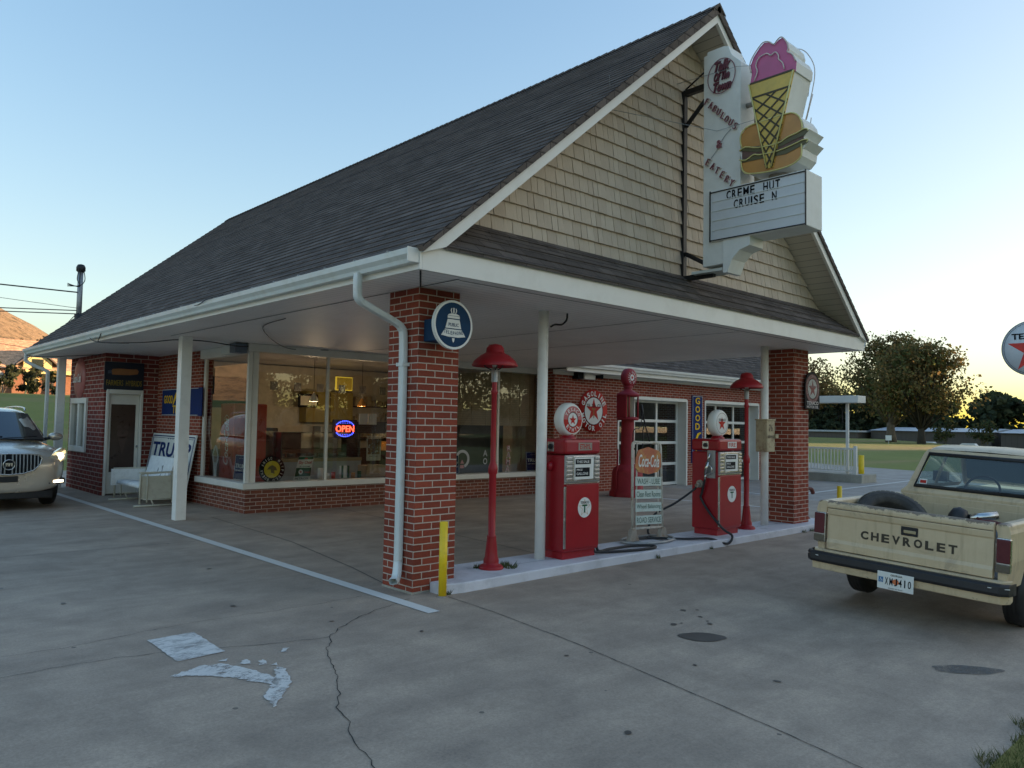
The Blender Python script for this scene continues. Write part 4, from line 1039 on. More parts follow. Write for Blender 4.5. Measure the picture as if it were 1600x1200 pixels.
b = MB(); diag(b, PS, 'FABULOUS', .76, 5.76, 1.16, 5.34, .105); b.text('&', PS, .94, 5.17, .08, .10, .02, .01, .01); diag(b, PS, 'EATERY', .78, 4.98, 1.12, 4.64, .11); b.build('red_lettering', 'neonred', t)
b = MB(); diag(b, PS, 'FABULOUS', .772, 5.752, 1.172, 5.332, .105); diag(b, PS, 'EATERY', .792, 4.972, 1.132, 4.632, .11); 
ob = b.build('neon_outline', 'neon', t)
for v in ob.data.vertices: v.co.x += .012
b = MB(); b.tube(bez([PS @ Vector(q) for q in ((1.1, 5.32, .015), (1.0, 5.24, .015), (.9, 5.1, .015), (.82, 5.02, .015))], 4), .004, 4); b.build('neon_tube', 'steel', t)
# black steel bracket that carries it
b = MB()
b.box(4.0, 4.07, -.31, -.25, 3.52, 6.10); b.box(4.0, 4.07, -.75, -.31, 6.03, 6.10); b.box(4.0, 4.07, -.75, -.31, 3.56, 3.62)
b.cyl((4.035, -.31, 5.62), (4.035, -.70, 5.98), .03, n=6); b.cyl((4.035, -.31, 3.92), (4.035, -.70, 3.70), .03, n=6)
b.cyl((4.035, -.3, 6.12), (4.035, -.72, 6.33), .012, n=6)
b.build('bracket', 'blacksteel', t)
MB().box(3.9, 4.2, -.95, -.5, 3.60, 3.635).build('base_plate', 'gutter', t)
b = MB()
b.tube([(3.86, -.28, 6.15), (3.80, -1.2, 6.06), (3.9, -1.4, 6.04)], .0035, 4); b.tube([(2.5, -.3, 5.4), (3.84, -.9, 5.35), (3.80, -1.45, 5.33)], .0035, 4); b.tube([(1.9, -.78, 5.46), (2.5, -.3, 5.40)], .0035, 4)
b.build('guy_wire', 'steel', t)

# ================================================================== PUMP ISLAND
def pump(x, y, label, lens, word):
    t = thing('petrol_pump', label, 'gas pump', (x, y, .1), 'old gas pumps on the white island')
    z = .1; hw = .31; d = .44
    bd = MB().box(x-hw+.03, x+hw-.03, y+.03, y+d-.03, z, z+.09).build('base', 'red', t)
    body = MB().box(x-hw, x+hw, y, y+d, z+.085, z+1.20).build('body', 'red', t, bevel=.02)
    MB().box(x-hw-.008, x+hw+.008, y-.02, y+d+.01, z+1.21, z+1.385).build('top_cap', 'red', t, bevel=.035)
    MB().box(x-hw+.03, x+hw-.01, y-.012, y, z+.12, z+.86).build('front_door', 'red', t, bevel=.008)
    MB().box(x-hw+.006, x-hw+.03, y-.016, y+.002, z+.13, z+.84).box(x-hw+.006, x+hw-.004, y-.016, y+.002, z+.868, z+.884).build('trim', 'chrome', t)
    dp = MB().box(x-hw+.01, x+hw-.01, y-.018, y+.01, z+.885, z+1.20).build('dial_surround', 'steel', t, bevel=.008)
    b = MB()
    for k in range(6):
        zz = z+.90+k*.049
        for a, c in ((x-hw+.02, x-hw+.115), (x+hw-.105, x+hw-.02)): b.box(a, c, y-.032, y-.018, zz, zz+.034)
    b.build('grille', 'chrome', dp, bevel=.004)
    P = plane((x, y-.019, z+1.04), FX)
    MB().box(x-hw+.125, x+hw-.115, y-.03, y-.0185, z+.90, z+1.19).build('dial_frame', 'chrome', dp, bevel=.012)
    P = plane((x, y-.031, z+1.04), FX)
    b = MB(); b.flat([(-.165, -.12), (.17, -.12), (.17, .13), (-.165, .13)], P, .002); b.build('dial_face', 'signwhite', dp)
    b = MB(); b.flat([(-.15, .055), (.12, .055), (.12, .115), (-.15, .115)], P, .004); b.flat([(-.15, -.09), (.10, -.09), (.10, .015), (-.15, .015)], P, .004); b.build('price_window', 'signblack', dp)
    b = MB(); b.text('THIS SALE', P, -.02, .084, .22, .03, .001, .005, .01); b.text('PRICE', P, -.08, -.01, .1, .022, .001, .005, .01); b.text('GALLONS', P, -.03, -.055, .2, .03, .001, .005, .01); b.build('lettering', 'signwhite', dp)
    # name plate on the cap
    P = plane((x+.03, y-.023, z+1.30), FX)
    np_ = MB().flat([(-.12, -.045), (.12, -.045), (.12, .045), (-.12, .045)], P, .002).build('name_plate', 'rusty' if word == 'ETHYL' else 'signwhite', t)
    MB().text(word, P, 0, 0, .19, .06, .001, .003, .01).build('lettering', 'signred', np_)
    # roundel on the door
    P = plane((x+.04, y-.0135, z+.585), FX)
    rd = MB().ring(P, 0, 0, 0, .118, .002, 36).build('roundel', 'signwhite', t)
    b = MB(); b.text('TEXACO', P, 0, .06, .15, .03, .001, .004, .01); b.build('lettering', 'signblack', rd)
    b = MB(); b.flat([(-.045, .015), (.045, .015), (.045, .035), (-.045, .035)], P, .004); b.flat([(-.011, -.06), (.011, -.06), (.011, .015), (-.011, .015)], P, .004); b.build('letter_emblem', 'signgreen', rd)
    if word == 'ETHYL':
        b = MB(); st = star(0, -.005, .10); 
        for a, c in zip(st, st[1:]+st[:1]): seg(b, P, a, c, .006, .002, .0035)
        b.build('star_emblem', plain('pale_orange', (.6, .42, .3), .5), rd)
    # globe
    gy = y+.20; gx = x-.03 if word == 'ETHYL' else x
    MB().lathe([(.10, 0), (.10, .02), (.07, .035), (.07, .06)], (gx, gy, z+1.385), n=20).build('globe_base', 'red', t)
    c0 = Vector((gx, gy, z+1.615)); r = .195
    gb = MB().lathe([(0, -.07), (r*.84, -.07), (r*.93, -.065), (r, -.045), (r+.006, -.02), (r+.006, .02), (r, .045), (r*.93, .065), (r*.84, .07), (0, .07)], c0, (0, 1, 0), 36).build('globe', plain('milk_glass_'+lens, (.74, .74, .70), .35, var=.03, spec=.3), t)
    P = plane(c0+Vector((0, -.0705, 0)), FX)
    if lens == 'red':
        b = MB(); b.ring(P, 0, 0, .085, .16, .003, 40, 1, math.pi, 2*math.pi); b.build('lens', 'signred', gb)
        b = MB(); b.ring(P, 0, 0, .085, .16, .003, 40, 1, 0, math.pi); b.build('upper_lens', plain('pale_red_glass', (.50, .13, .14), .3), gb)
        b = MB(); b.arctext('TEXACO', P, 0, 0, .122, rad(90), rad(120), .045, .034, False, .02, .001, .004); b.arctext('ETHYL', P, 0, 0, .122, rad(270), rad(95), .045, .034, True, .02, .001, .004); b.build('lettering', 'signwhite', gb)
        MB().flat(star(0, -.005, .065), P, .004).build('star_emblem', 'signred', gb)
        b = MB(); b.ring(P, 0, 0, .083, .089, .0045, 32); b.build('ring', 'signblack', gb)
    else:
        MB().flat(star(-.005, -.01, .105), P, .004).build('star_emblem', 'signred', gb)
        b = MB(); b.text('TEXACO', P, 0, .05, .19, .035, .001, .006, .008); b.ring(P, 0, 0, .148, .152, .003, 40); b.build('lettering', 'signblack', gb)
    # side fittings on the -X face
    xs_ = x-hw
    sw_ = MB().box(xs_-.016, xs_-.004, y+.15, y+.25, z+1.24, z+1.35).build('switch_plate', 'chrome', t)
    MB().cyl((xs_-.016, y+.20, z+1.295), (xs_-.032, y+.20, z+1.295), .032, n=16).build('switch_knob', 'blacksteel', sw_)
    return t
t1 = pump(2.40, -.01, 'nearer red gas pump beside the white post, with a red lettered ethyl globe', 'red', 'ETHYL')
MB().lathe([(.05, 0), (.06, .02), (.05, .05), (0, .06)], (2.09, .20, 1.17), (-1, 0, 0), 14).build('hose_boss', 'red', t1)
t2 = pump(5.62, -.02, 'farther red gas pump with a hose nozzle and plain white star globe', 'star', 'FIRE')
b = MB(); x0 = 5.31
b.box(x0-.012, x0+.0, .02, .15, .92, 1.32); b.build('nozzle_niche', 'steel', t2)
b = MB(); b.cyl((x0-.04, .09, 1.28), (x0-.05, .12, 1.14), .014, .02, n=8); b.cyl((x0-.05, .12, 1.15), (x0-.05, .155, .98), .026, n=10); b.cyl((x0-.05, .155, .98), (x0-.05, .16, .90), .018, n=8)
b.tube(bez([(x0-.05, .13, 1.12), (x0-.05, .06, 1.08), (x0-.05, .06, 1.0), (x0-.05, .15, .97)], 4), .008, 6); b.build('nozzle', 'chrome', t2)
b = MB(); b.cyl((x0, .27, .83), (x0-.03, .27, .83), .055, n=14); b.cyl((x0-.03, .27, .83), (x0-.09, .28, .80), .03, n=10); b.build('hose_fitting', 'rusty', t2)
b = MB(); b.tube(bez([(5.26, .16, .92), (5.27, .22, .70), (5.28, .24, .62), (5.29, .10, .42), (5.31, -.10, .22), (5.33, -.24, .13), (5.2, -.24, .035), (4.9, -.15, .12), (4.6, .0, .125), (4.35, .25, .125), (4.2, .42, .125)], 9), .017, 8); b.build('hose', 'black', t2)
b = MB(); b.tube(bez([(5.25, .28, .80), (5.20, .34, .72), (4.95, .46, .55), (4.6, .56, .40), (4.45, .56, .20), (4.4, .5, .125), (4.15, .40, .125), (3.9, .45, .125)], 9), .016, 8); b.build('hose', 'black', t2)
b = MB(); b.tube(bez([(2.73, .12, .95), (2.77, .1, .6), (2.76, .06, .3), (2.78, .05, .14), (3.1, .12, .122), (3.5, .10, .122), (3.72, -.05, .122), (3.6, -.17, .122), (3.2, -.12, .122), (2.74, .01, .13), (2.68, .03, .16)], 9), .017, 8); b.build('hose', 'black', t1)

def lamp(x, y, label):
    t = thing('island_lamp', label, 'lamp post', (x, y, .1), 'red lamp posts on the pump island')
    z = .1
    MB().lathe([(.165, 0), (.17, .015), (.15, .035), (.105, .05), (.10, .07)], (x, y, z), n=28).build('base_flange', 'red_lamp', t)
    b = MB(); n = 16; prof = [(.098, .05), (.10, .09), (.082, .13), (.075, .20), (.062, .30), (.058, .34)]
    rings = []
    for r, h in prof: rings.append([(x+r*(1+(.05 if k % 2 else -.05))*math.cos(2*math.pi*k/(2*n)), y+r*(1+(.05 if k % 2 else -.05))*math.sin(2*math.pi*k/(2*n)), z+h) for k in range(2*n)])
    b.loft(rings); b.build('fluted_foot', 'red_lamp', t)
    b = MB(); b.lathe([(.062, .33), (.066, .345), (.05, .36), (.05, 1.0), (.063, 1.02), (.067, 1.06), (.06, 1.09), (.047, 1.12), (.038, 1.14), (.037, 1.86), (.048, 1.88), (.048, 1.9), (.036, 1.93), (.036, 2.03)], (x, y, z), n=20); b.build('pole', 'red_lamp', t)
    MB().lathe([(.045, 2.0), (.045, 2.14), (.03, 2.16)], (x, y, z), n=16).build('collar', 'steel', t)
    sh = MB().lathe([(.31, 2.17), (.315, 2.185), (.28, 2.235), (.20, 2.29), (.135, 2.315), (.125, 2.33), (.12, 2.37), (.085, 2.405), (0, 2.42)], (x, y, z), n=36).lathe([(.31, 2.17), (.27, 2.225), (.19, 2.27), (0, 2.28)], (x, y, z), n=36).build('lamp_shade', 'red_lamp', t)
    b = MB()
    for k in range(3):
        a = k*2.1; b.tube([(x+.035*math.cos(a), y+.035*math.sin(a), z+2.13), (x+.13*math.cos(a), y+.13*math.sin(a), z+2.165), (x+.2*math.cos(a), y+.2*math.sin(a), z+2.25)], .007, 5)
    b.build('shade_strut', 'blacksteel', t)
    MB().lathe([(0, 2.14), (.035, 2.17), (.045, 2.2), (.03, 2.25)], (x, y, z), n=12).build('bulb', plain('bulb', (.6, .6, .55), .2), sh)
    for o in [t]+list(t.children): 
        if o.type == 'MESH':
            for v in o.data.vertices: v.co.x *= .80; v.co.y *= .80
        for q in o.children:
            for v in q.data.vertices: v.co.x *= .80 if q.parent != t else 1; v.co.y *= .80 if q.parent != t else 1
    return t
lamp(1.13, .14, 'red domed lamp post beside the near brick pillar')
lamp(6.42, .17, 'red domed lamp post beside the far brick pillar')
# weeds at the lamp foot and kerb
def tufts(name, label, spots, mat, n=60, h=.05, r=.08):
    b = MB(); rs = random.Random(5)
    for x, y, z, k in spots:
        for i in range(int(n*k)):
            a = rs.random()*6.28; q = r*k*math.sqrt(rs.random()); px, py = x+q*math.cos(a), y+q*math.sin(a); hh = h*(.4+rs.random()); w_ = .004+.006*rs.random(); l = rs.uniform(-.6, .6); m_ = rs.uniform(-.6, .6)
            b.face([(px-w_, py, z), (px+w_, py, z), (px+l*hh, py+m_*hh, z+hh)])
    return tag(b.build(name, mat, local=False), label, 'weeds', kind='stuff')
M['weed'] = plain('weed_green', (.06, .075, .025), .9, var=.4, scale=30)
o = tufts('weeds', 'small green weeds around the foot of the near red lamp post', [(1.32, .06, .1, 1.2), (1.02, .24, .1, .5), (1.35, .16, .1, .6)], 'weed')
o = tufts('weeds', 'small weeds growing along the white kerb near the far pillar', [(7.5, -.22, 0, .6), (7.75, -.21, 0, .9), (7.9, -.2, 0, .5), (3.6, -.24, 0, .3), (4.8, -.25, 0, .25), (.28, -.22, 0, .3)], 'weed')

# kerb-side service sign
t = thing('service_sign', 'rusty white framed stand sign with soft drink emblem and four service plates between the pumps', 'sign', (4.1, .3, .1))
tilt = Matrix.Translation((4.1, .3, .1)) @ Matrix.Rotation(rad(2.2), 4, 'Y') @ Matrix.Rotation(rad(-3), 4, 'X')
def PT(x, z, y=0): return tilt @ Vector((x, y, z))
hw = .315
b = MB()
b.tube([PT(-hw-.02, .16), PT(-hw, 1.28), PT(-hw+.01, 1.31), PT(-hw+.04, 1.33), PT(hw-.04, 1.33), PT(hw-.01, 1.31), PT(hw, 1.28), PT(hw+.02, .16)], .018, 8)
b.tube([PT(-hw-.01, .18), PT(hw+.01, .18)], .017, 8); b.build('frame', 'framewhite', t)
b = MB(); b.tube([PT(-hw+.06, .18), PT(-hw+.10, 1.33)], .010, 6); b.tube([PT(hw-.08, .18), PT(hw-.06, 1.33)], .010, 6); b.build('inner_rod', 'framewhite', t)
for s in (-1, 1):
    MB().prism([(s*(hw-.02), .18), (s*(hw+.05), .18), (s*(hw+.12), .0), (s*(hw-.10), .0)], Matrix(tilt) @ plane((0, 0, 0), FX), -.03, .03).build('foot_bracket', 'rusty', t)
b = MB(); b.tube([(4.1+.46*math.cos(a), .3+.26*math.sin(a), .125) for a in [2*math.pi*k/40 for k in range(40)]], .020, 8, closed=True); b.tube([(3.8, .07, .125), (3.8, .53, .125)], .015, 6); b.tube([(4.4, .07, .125), (4.4, .53, .125)], .015, 6); b.build('ring_base', 'steel', t)
PP = Matrix(tilt) @ plane((0, -.02, 0), FX)
fish = [(-.27, 1.12), (-.22, 1.22), (0, 1.27), (.24, 1.225), (.29, 1.18), (.285, 1.0), (.2, .93), (0, .90), (-.22, .93), (-.29, .99)]
M['cokeplate'] = (lambda m, N, L, B: (lambda r: (L.new(r.outputs[0], B.inputs['Base Color']), m)[1])((lambda n, r: (L.new(n.outputs[0], r.inputs[0]), r)[1])(noise_node(N, L, 5, 6, N.new('ShaderNodeTexCoord').outputs['Object'], .7, .5), ramp(N, [(.3, (.38, .07, .045)), (.5, (.42, .13, .05)), (.62, (.46, .27, .08)), (.75, (.45, .32, .15))]))))(*newmat('faded_drink_plate'))
pl = MB().prism(fish, PP, -.006, .004).build('emblem_plate', 'cokeplate', t)
b = MB(); b.text('Coca-Cola', PP, .01, 1.08, .46, .17, .002, .006, .012, .35); b.build('lettering', 'signwhite', pl)
M['plategreenish'] = plain('pale_enamel_plate', (.50, .60, .56), .35, var=.05, dirt=.35, dirtcol=(.3, .2, .12))
for z0, txt, wd in ((.70, 'WASH-LUBE', .50), (.515, 'Clean Rest Rooms', .52), (.33, 'Wheel Balancing', .52), (.145+.05, '', 0)):
    if not txt: continue
for i, (txt, wd) in enumerate((('WASH - LUBE', .50), ('Clean Rest Rooms', .53), ('Wheel Balancing', .53), ('ROAD SERVICE', .53))):
    zc = .805-i*.172
    o = MB().prism([(-.285, zc-.06), (.285, zc-.06), (.285, zc+.06), (-.285, zc+.06)], PP, -.004, .004).build('plate', 'plategreenish', t)
    MB().text(txt, PP, 0, zc, wd, .075, .001, .005, .006).build('lettering', plain('faded_green_letters', (.07, .13, .10), .5), o)

# tall visible-register pump by the garage wall
x, y = 10.02, 5.35
t = thing('visible_petrol_pump', 'tall dull red antique gas pump with glass cylinder and round globe by the garage door', 'gas pump', (x, y, 0))
MB().lathe([(.42, 0), (.42, .1), (.38, .14), (.36, .55), (.32, .66), (.20, .72), (.165, .76), (.15, 1.78)], (x, y, 0), n=24).build('column', 'red_dull', t)
MB().lathe([(.24, 1.78), (.26, 1.80), (.26, 1.84), (.2, 1.86)], (x, y, 0), n=24).lathe([(.2, 2.33), (.27, 2.35), (.27, 2.39), (.22, 2.43), (.12, 2.48), (.08, 2.52), (.12, 2.57), (.09, 2.60)], (x, y, 0), n=24).build('collar', 'red_dull', t)
MB().lathe([(.15, 1.84), (.15, 2.35)], (x, y, 0), n=24).build('glass_cylinder', plain('cloudy_glass', (.16, .14, .13), .08, coat=1), t)
b = MB()
for k in range(4):
    a = rad(45+90*k); b.cyl((x+.235*math.cos(a), y+.235*math.sin(a), 1.84), (x+.235*math.cos(a), y+.235*math.sin(a), 2.35), .02, n=8)
b.box(x-.25, x-.2, y-.14, y+.14, 1.84, 2.35); b.build('guard_rod', 'red_dull', t)
gb = MB().lathe([(0, -.10), (.17, -.10), (.215, -.07), (.225, 0), (.215, .07), (.17, .10), (0, .10)], (x+.02, y, 2.79), (0, 1, 0), 32).build('globe', 'red_dull', t)
P = plane((x+.02, y-.101, 2.79), FX)
b = MB(); b.ring(P, 0, 0, 0, .075, .002); b.arctext('TEXACO GASOLINE', P, 0, 0, .125, rad(90), rad(320), .05, .03, False, .015, .001, .003); b.build('lens', 'signwhite', gb)
MB().flat(star(0, 0, .06), P, .004).build('star_emblem', 'signred', gb)
MB().tube(bez([(x+.25, y-.2, 1.95), (x+.36, y-.2, 1.80), (x+.42, y-.2, 1.65), (x+.55, y-.22, 1.3), (x+.62, y-.22, .9), (x+.5, y-.2, .6)], 6), .018, 6).tube(bez([(x+.3, y-.2, 1.9), (x+.12, y-.26, 1.62), (x-.1, y-.26, 1.55), (x-.12, y-.26, 1.2), (x+.05, y-.26, 1.05), (x+.25, y-.25, 1.15), (x+.3, y-.22, 1.55), (x+.42, y-.2, 1.72)], 6), .012, 6).cyl((x+.26, y-.2, 2.15), (x+.34, y-.2, 1.8), .03, n=8).build('hose', 'black', t)
b = MB(); b.tube([(x-.42, y, .0), (x-.40, y, .6), (x-.36, y, .66), (x-.36, y, 1.1)], .02, 6); b.build('side_pipe', 'red_dull', t)

# rusty vending/towel box on the far post
t = thing('towel_box', 'rusty cream metal towel box strapped to the far white post', 'box', (6.98, .12, 1.3))
M['rustcream'] = plain('rusty_cream', (.42, .35, .22), .6, var=.2, scale=7, dirt=1.0, dirtcol=(.16, .07, .03), bmp=.3)
bo = MB().box(6.78, 7.03, .02, .22, 1.28, 1.78).build('box_body', 'rustcream', t, bevel=.012)
MB().box(6.77, 7.035, .01, .23, 1.775, 1.80).build('lid', 'rustcream', t, bevel=.006)
MB().box(7.0, 7.09, -.01, .04, 1.50, 1.56).build('clasp', 'rustcream', t, bevel=.004)
P = plane((6.777, .12, 1.55), (0, -1, 0)); 
b = MB(); P2 = plane((6.90, .018, 1.6), FX); b.text('76', P2, -.01, .06, .12, .11, .001, .001, .01); b.text('SERVICE', P2, 0, -.08, .2, .045, .001, .001, .01); b.build('lettering', plain('brown_stencil', (.10, .07, .05), .6), t)

# yellow guard posts
def bollard(x, y, z, h, r, label):
    t = thing('bollard', label, 'bollard', (x, y, z), 'yellow guard posts')
    MB().cyl((x, y, z-.02), (x, y, z+h), r, n=18).build('post', 'yellow', t)
    MB().lathe([(r, h-.001), (r*.96, h+.008), (0, h+.012)], (x, y, z), n=18).build('cap', 'yellow', t)
    MB().lathe([(r*1.6, .0), (r*1.3, .01), (r, .012)], (x, y, z), n=18).build('collar', 'rusty', t)
bollard(.17, -.25, 0, .70, .039, 'slim yellow post right in front of the near brick pillar')
bollard(8.45, -.38, 0, .70, .04, 'yellow post whose top shows just above the left side of the pickup bed')
bollard(18.5, 5.15, 0, .85, .08, 'yellow post half hidden behind the far brick pillar beside the white porch rail')
bollard(20.47, 4.25, 0, .84, .085, 'free standing yellow post right of the white porch rail')

# red hand pump behind far pillar
x, y = 8.52, .30
t = thing('hand_pump', 'rusty red hand pump with curved spout behind the far brick pillar', 'hand pump', (x, y, .1))
M['rustred'] = plain('rusty_red', (.13, .03, .022), .6, var=.3, scale=12, dirt=.6, dirtcol=(.1, .04, .02))
MB().lathe([(.13, 0), (.12, .02), (.05, .06), (.035, .12), (.04, .3), (.055, .34), (.055, .52), (.03, .55)], (x, y, .1), n=16).build('column', 'rustred', t)
MB().tube(bez([(x, y, .52), (x+.10, y-.02, .60), (x+.22, y-.05, .60), (x+.27, y-.06, .52)], 6), [.03]*12+[.035]*7, 8).build('spout', 'rustred', t)
MB().tube([(x, y+.05, .62), (x-.05, y+.25, .5)], .012, 6).build('handle', 'rustred', t)

# flood lights under the canopy
t = thing('flood_light', 'grey box flood light under the eave above the shop window corner', 'light', (1.2, 7.35, 2.85), 'outdoor wall lights')
MB().box(1.18, 1.36, 7.15, 7.65, 2.80, 2.95).build('housing', 'gutter', t, bevel=.01)
MB().box(1.12, 1.34, 6.88, 7.12, 2.80, 2.96).build('junction_box', plain('blue_grey_box', (.12, .15, .2), .5), t, bevel=.008)
t = thing('flood_light', 'white flood light under the garage eave above the gasoline roundel', 'light', (9.6, 6.3, 2.75), 'outdoor wall lights')
MB().box(9.52, 9.92, 6.28, 6.46, 2.76, 2.92).build('housing', 'white', t, bevel=.01)
MB().box(9.3, 9.5, 6.30, 6.48, 2.76, 2.93).build('junction_box', 'signblack', t)
MB().cyl((10.0, 6.35, 2.84), (10.12, 6.2, 2.84), .04, .06, n=12).build('lamp_head', 'signblack', t)

# ================================================================== LEFT ALCOVE
# white glider bench
t = thing('glider_bench', 'white metal glider bench with blanket in front of the brick alcove', 'bench', (.6, 9.6, 0))
M['benchwhite'] = plain('chalky_white_paint', (.78, .80, .80), .6, var=.06, dirt=.35, dirtcol=(.35, .34, .3))
M['benchcream'] = plain('cream_tube', (.58, .56, .46), .5, var=.06, dirt=.4, dirtcol=(.3, .22, .14))
st = MB(); st.loft([[(.30, y, .34), (.32, y, .40), (.42, y, .42), (.80, y, .38), (.80, y, .34)] for y in (8.98, 10.32)], caps=True); st.build('seat', 'benchwhite', t)
MB().loft([[(.80, y, .40), (.84, y, .40), (.98, y, .88), (.94, y, .88)] for y in (8.98, 10.32)], smooth=False, caps=True).build('backrest', 'benchwhite', t)
b = MB(); b.box(.22, .86, 10.38, 10.40, .30, .62); b.build('arm_panel', 'benchwhite', t)
b = MB(); b.box(.30, .86, 8.92, 8.94, .14, .56); b.build('arm_panel', 'benchcream', t)
for yy in (8.9, 10.42):
    b = MB(); b.tube([(.30, yy, .06), (.30, yy, .58), (.33, yy, .615), (.86, yy, .63), (.88, yy, .60), (.88, yy, .06)], .018, 7); b.box(.28, .90, yy-.04, yy+.04, .615, .64)
    b.tube([(.42, yy-.01, .08), (.42, yy-.01, .60)], .012, 6); b.tube([(.36, yy, .14), (.86, yy, .12)], .014, 6); b.build('arm_frame', 'benchcream', t)
    b = MB(); b.tube([(.20, yy, .02), (.96, yy, .02)], .018, 6); b.tube([(.5, yy, .13), (.55, yy, .02)], .012, 6); b.build('base_rail', 'benchcream', t)
o = MB(); b = o
rs = random.Random(2)
V = [[b.bm.verts.new((.80+.20*i/7*.9+.02+rs.uniform(-.01, .01), 9.0+.7*j/9, .46+.40*math.sin(math.pi*.5*i/7)+rs.uniform(-.015, .015))) for i in range(8)] for j in range(10)]
for j in range(9):
    for i in range(7): b.bm.faces.new((V[j][i], V[j][i+1], V[j+1][i+1], V[j+1][i])).smooth = True
tag(b.build('blanket', plain('grey_blanket', (.26, .27, .28), .95, var=.25, scale=40, bmp=.8)), 'rumpled grey white blanket on the back of the glider bench', 'blanket')
# large campaign board leaning on the wall
t = thing('campaign_board', 'large white campaign board with blue border leaning on the brick wall behind the bench', 'sign', (1.15, 10.24, 0))
up = Vector((1.34-1.12, 0, 1.28)).normalized()
P = plane((1.12, 10.24, .03), (0, -1, 0), up)
W2, H2 = 1.22, 1.30
MB().prism([(-W2, 0), (W2, 0), (W2, H2), (-W2, H2)], P, -.02, 0).build('board', 'signwhite', t)
b = MB()
for k in (.05, .09):
    wd_ = .022 if k == .05 else .008
    seg(b, P, (-W2+k, k), (W2-k, k), wd_, .0005, .003); seg(b, P, (-W2+k, H2-k), (W2-k, H2-k), wd_, .0005, .003); seg(b, P, (-W2+k, k), (-W2+k, H2-k), wd_, .0006, .0035); seg(b, P, (W2-k, k), (W2-k, H2-k), wd_, .0006, .0035)
b.text('TRUMP', P, 0, .97, 2.15, .30, .002, .001, .03); b.text('* * * * *', P, 0, 1.2, .6, .03, .002, .001, .01); pass
b.build('lettering', 'signblue', t)
def yard_sign(P, label, w_, h_):
    t = thing('campaign_sign', label, 'sign', tuple(P.translation), 'small blue campaign signs in the windows')
    MB().prism([(-w_/2, 0), (w_/2, 0), (w_/2, h_), (-w_/2, h_)], P, -.006, 0).build('board', 'signblue', t)
    b = MB(); b.text('TRUMP', P, 0, h_*.56, w_*.84, h_*.17, .001, .001, .02); b.text('KEEP AMERICA GREAT!', P, 0, h_*.38, w_*.8, h_*.06, .001, .001, .01); b.text('* * * * *', P, 0, h_*.86, w_*.4, h_*.04, .001, .001, 0)
    k = .012
    for a, c in (((-w_/2+k, k), (w_/2-k, k)), ((-w_/2+k, h_-k), (w_/2-k, h_-k)), ((-w_/2+k, k), (-w_/2+k, h_-k)), ((w_/2-k, k), (w_/2-k, h_-k))): seg(b, P, a, c, .01, .0005, .002)
    b.build('lettering', 'signwhite', t)
yard_sign(plane((1.52, 7.42, .54), (0, -1, 0), (.08, 0, 1)), 'blue campaign sign standing in the left side window beside the corner post', .56, .46)
yard_sign(plane((8.65, 7.06, .53), FX, (0, .08, 1)), 'blue campaign sign in the right shop window, partly behind the white post', .56, .46)
yard_sign(plane((6.08, 7.02, .53), FX, (0, .08, 1)), 'blue campaign sign in the right shop window, just right of the near pillar', .42, .42)

# ================================================================== BEHIND THE SHOP WINDOWS
M['coolerred'] = plain('cooler_red', (.50, .045, .015), .3, var=.12, coat=.4)
t = thing('drink_cooler', 'tall red soft drink cooler seen through the left corner window', 'cooler', (2.1, 8.5, .06))
MB().box(1.82, 2.50, 8.45, 9.1, .06, 1.95).build('cabinet', 'coolerred', t, bevel=.03)
P = plane((1.818, 8.78, 1.2), (0, -1, 0)); b = MB(); b.text('Coca-Cola', P, 0, 0, .9, .22, .001, .002, .01, .35, rad(90)); b.ring(P, 0, .42, .09, .1, .002); b.build('lettering', 'signwhite', t)
P = plane((2.16, 8.448, 1.2), FX); b = MB(); b.text('Coca-Cola', P, 0, .0, .9, .2, .001, .002, .01, .35, rad(90)); b.build('lettering', 'signwhite', t)
t = thing('display_counter', 'white glass topped ice cream counter inside the shop window', 'counter', (3.6, 8.6, .06))
MB().box(2.75, 4.6, 8.3, 9.1, .06, .85).build('cabinet', plain('counter_white', (.42, .45, .45), .5), t, bevel=.01)
MB().box(2.75, 4.6, 8.28, 8.32, .80, .87).build('trim', 'tan', t)
b = MB(); b.box(2.78, 4.57, 8.45, 9.05, 1.38, 1.40); b.box(2.76, 2.79, 8.35, 9.08, .86, 1.40); b.box(4.56, 4.59, 8.35, 9.08, .86, 1.40); b.build('glass_hood', plain('dark_hood', (.05, .05, .05), .1, coat=1), t)
b = MB(); b.face([(2.8, 8.34, .87), (4.56, 8.34, .87), (4.56, 8.5, 1.38), (2.8, 8.5, 1.38)]); b.build('hood_glass', 'glass', t)
b = MB()
for k in range(7): b.cyl((2.95+k*.24, 8.75, .87), (2.95+k*.24, 8.75, .95), .09, n=12)
b.build('tub', 'steel', t)
t = thing('back_counter', 'dark back counter with machines along the inner shop wall', 'counter', (4.5, 11, .06))
MB().box(2.4, 7.5, 10.7, 11.34, .06, .95).build('cabinet', 'wood', t)
b = MB(); b.box(3.3, 3.9, 10.8, 11.2, .96, 1.45); b.box(4.0, 4.5, 10.8, 11.2, .96, 1.35); b.build('machine', 'blacksteel', t, bevel=.02)
b = MB(); b.box(5.0, 5.5, 10.8, 11.2, .96, 1.5); b.build('machine', 'steel', t, bevel=.02)
tag(MB().box(2.2, 3.6, 11.28, 11.345, 1.9, 2.6).build('menu_board', 'signblack'), 'dark framed menu board on the inner shop wall', 'menu board')
t = thing('cupboard', 'yellow cupboard high on the inner shop wall behind the neon sign', 'cupboard', (5.3, 11.2, 1.6))
MB().box(4.7, 6.0, 11.0, 11.34, 1.6, 2.35).build('cabinet', plain('mustard_cupboard', (.36, .28, .07), .6), t)
MB().box(5.34, 5.36, 10.99, 11.0, 1.62, 2.33).build('door_gap', 'wood', t)
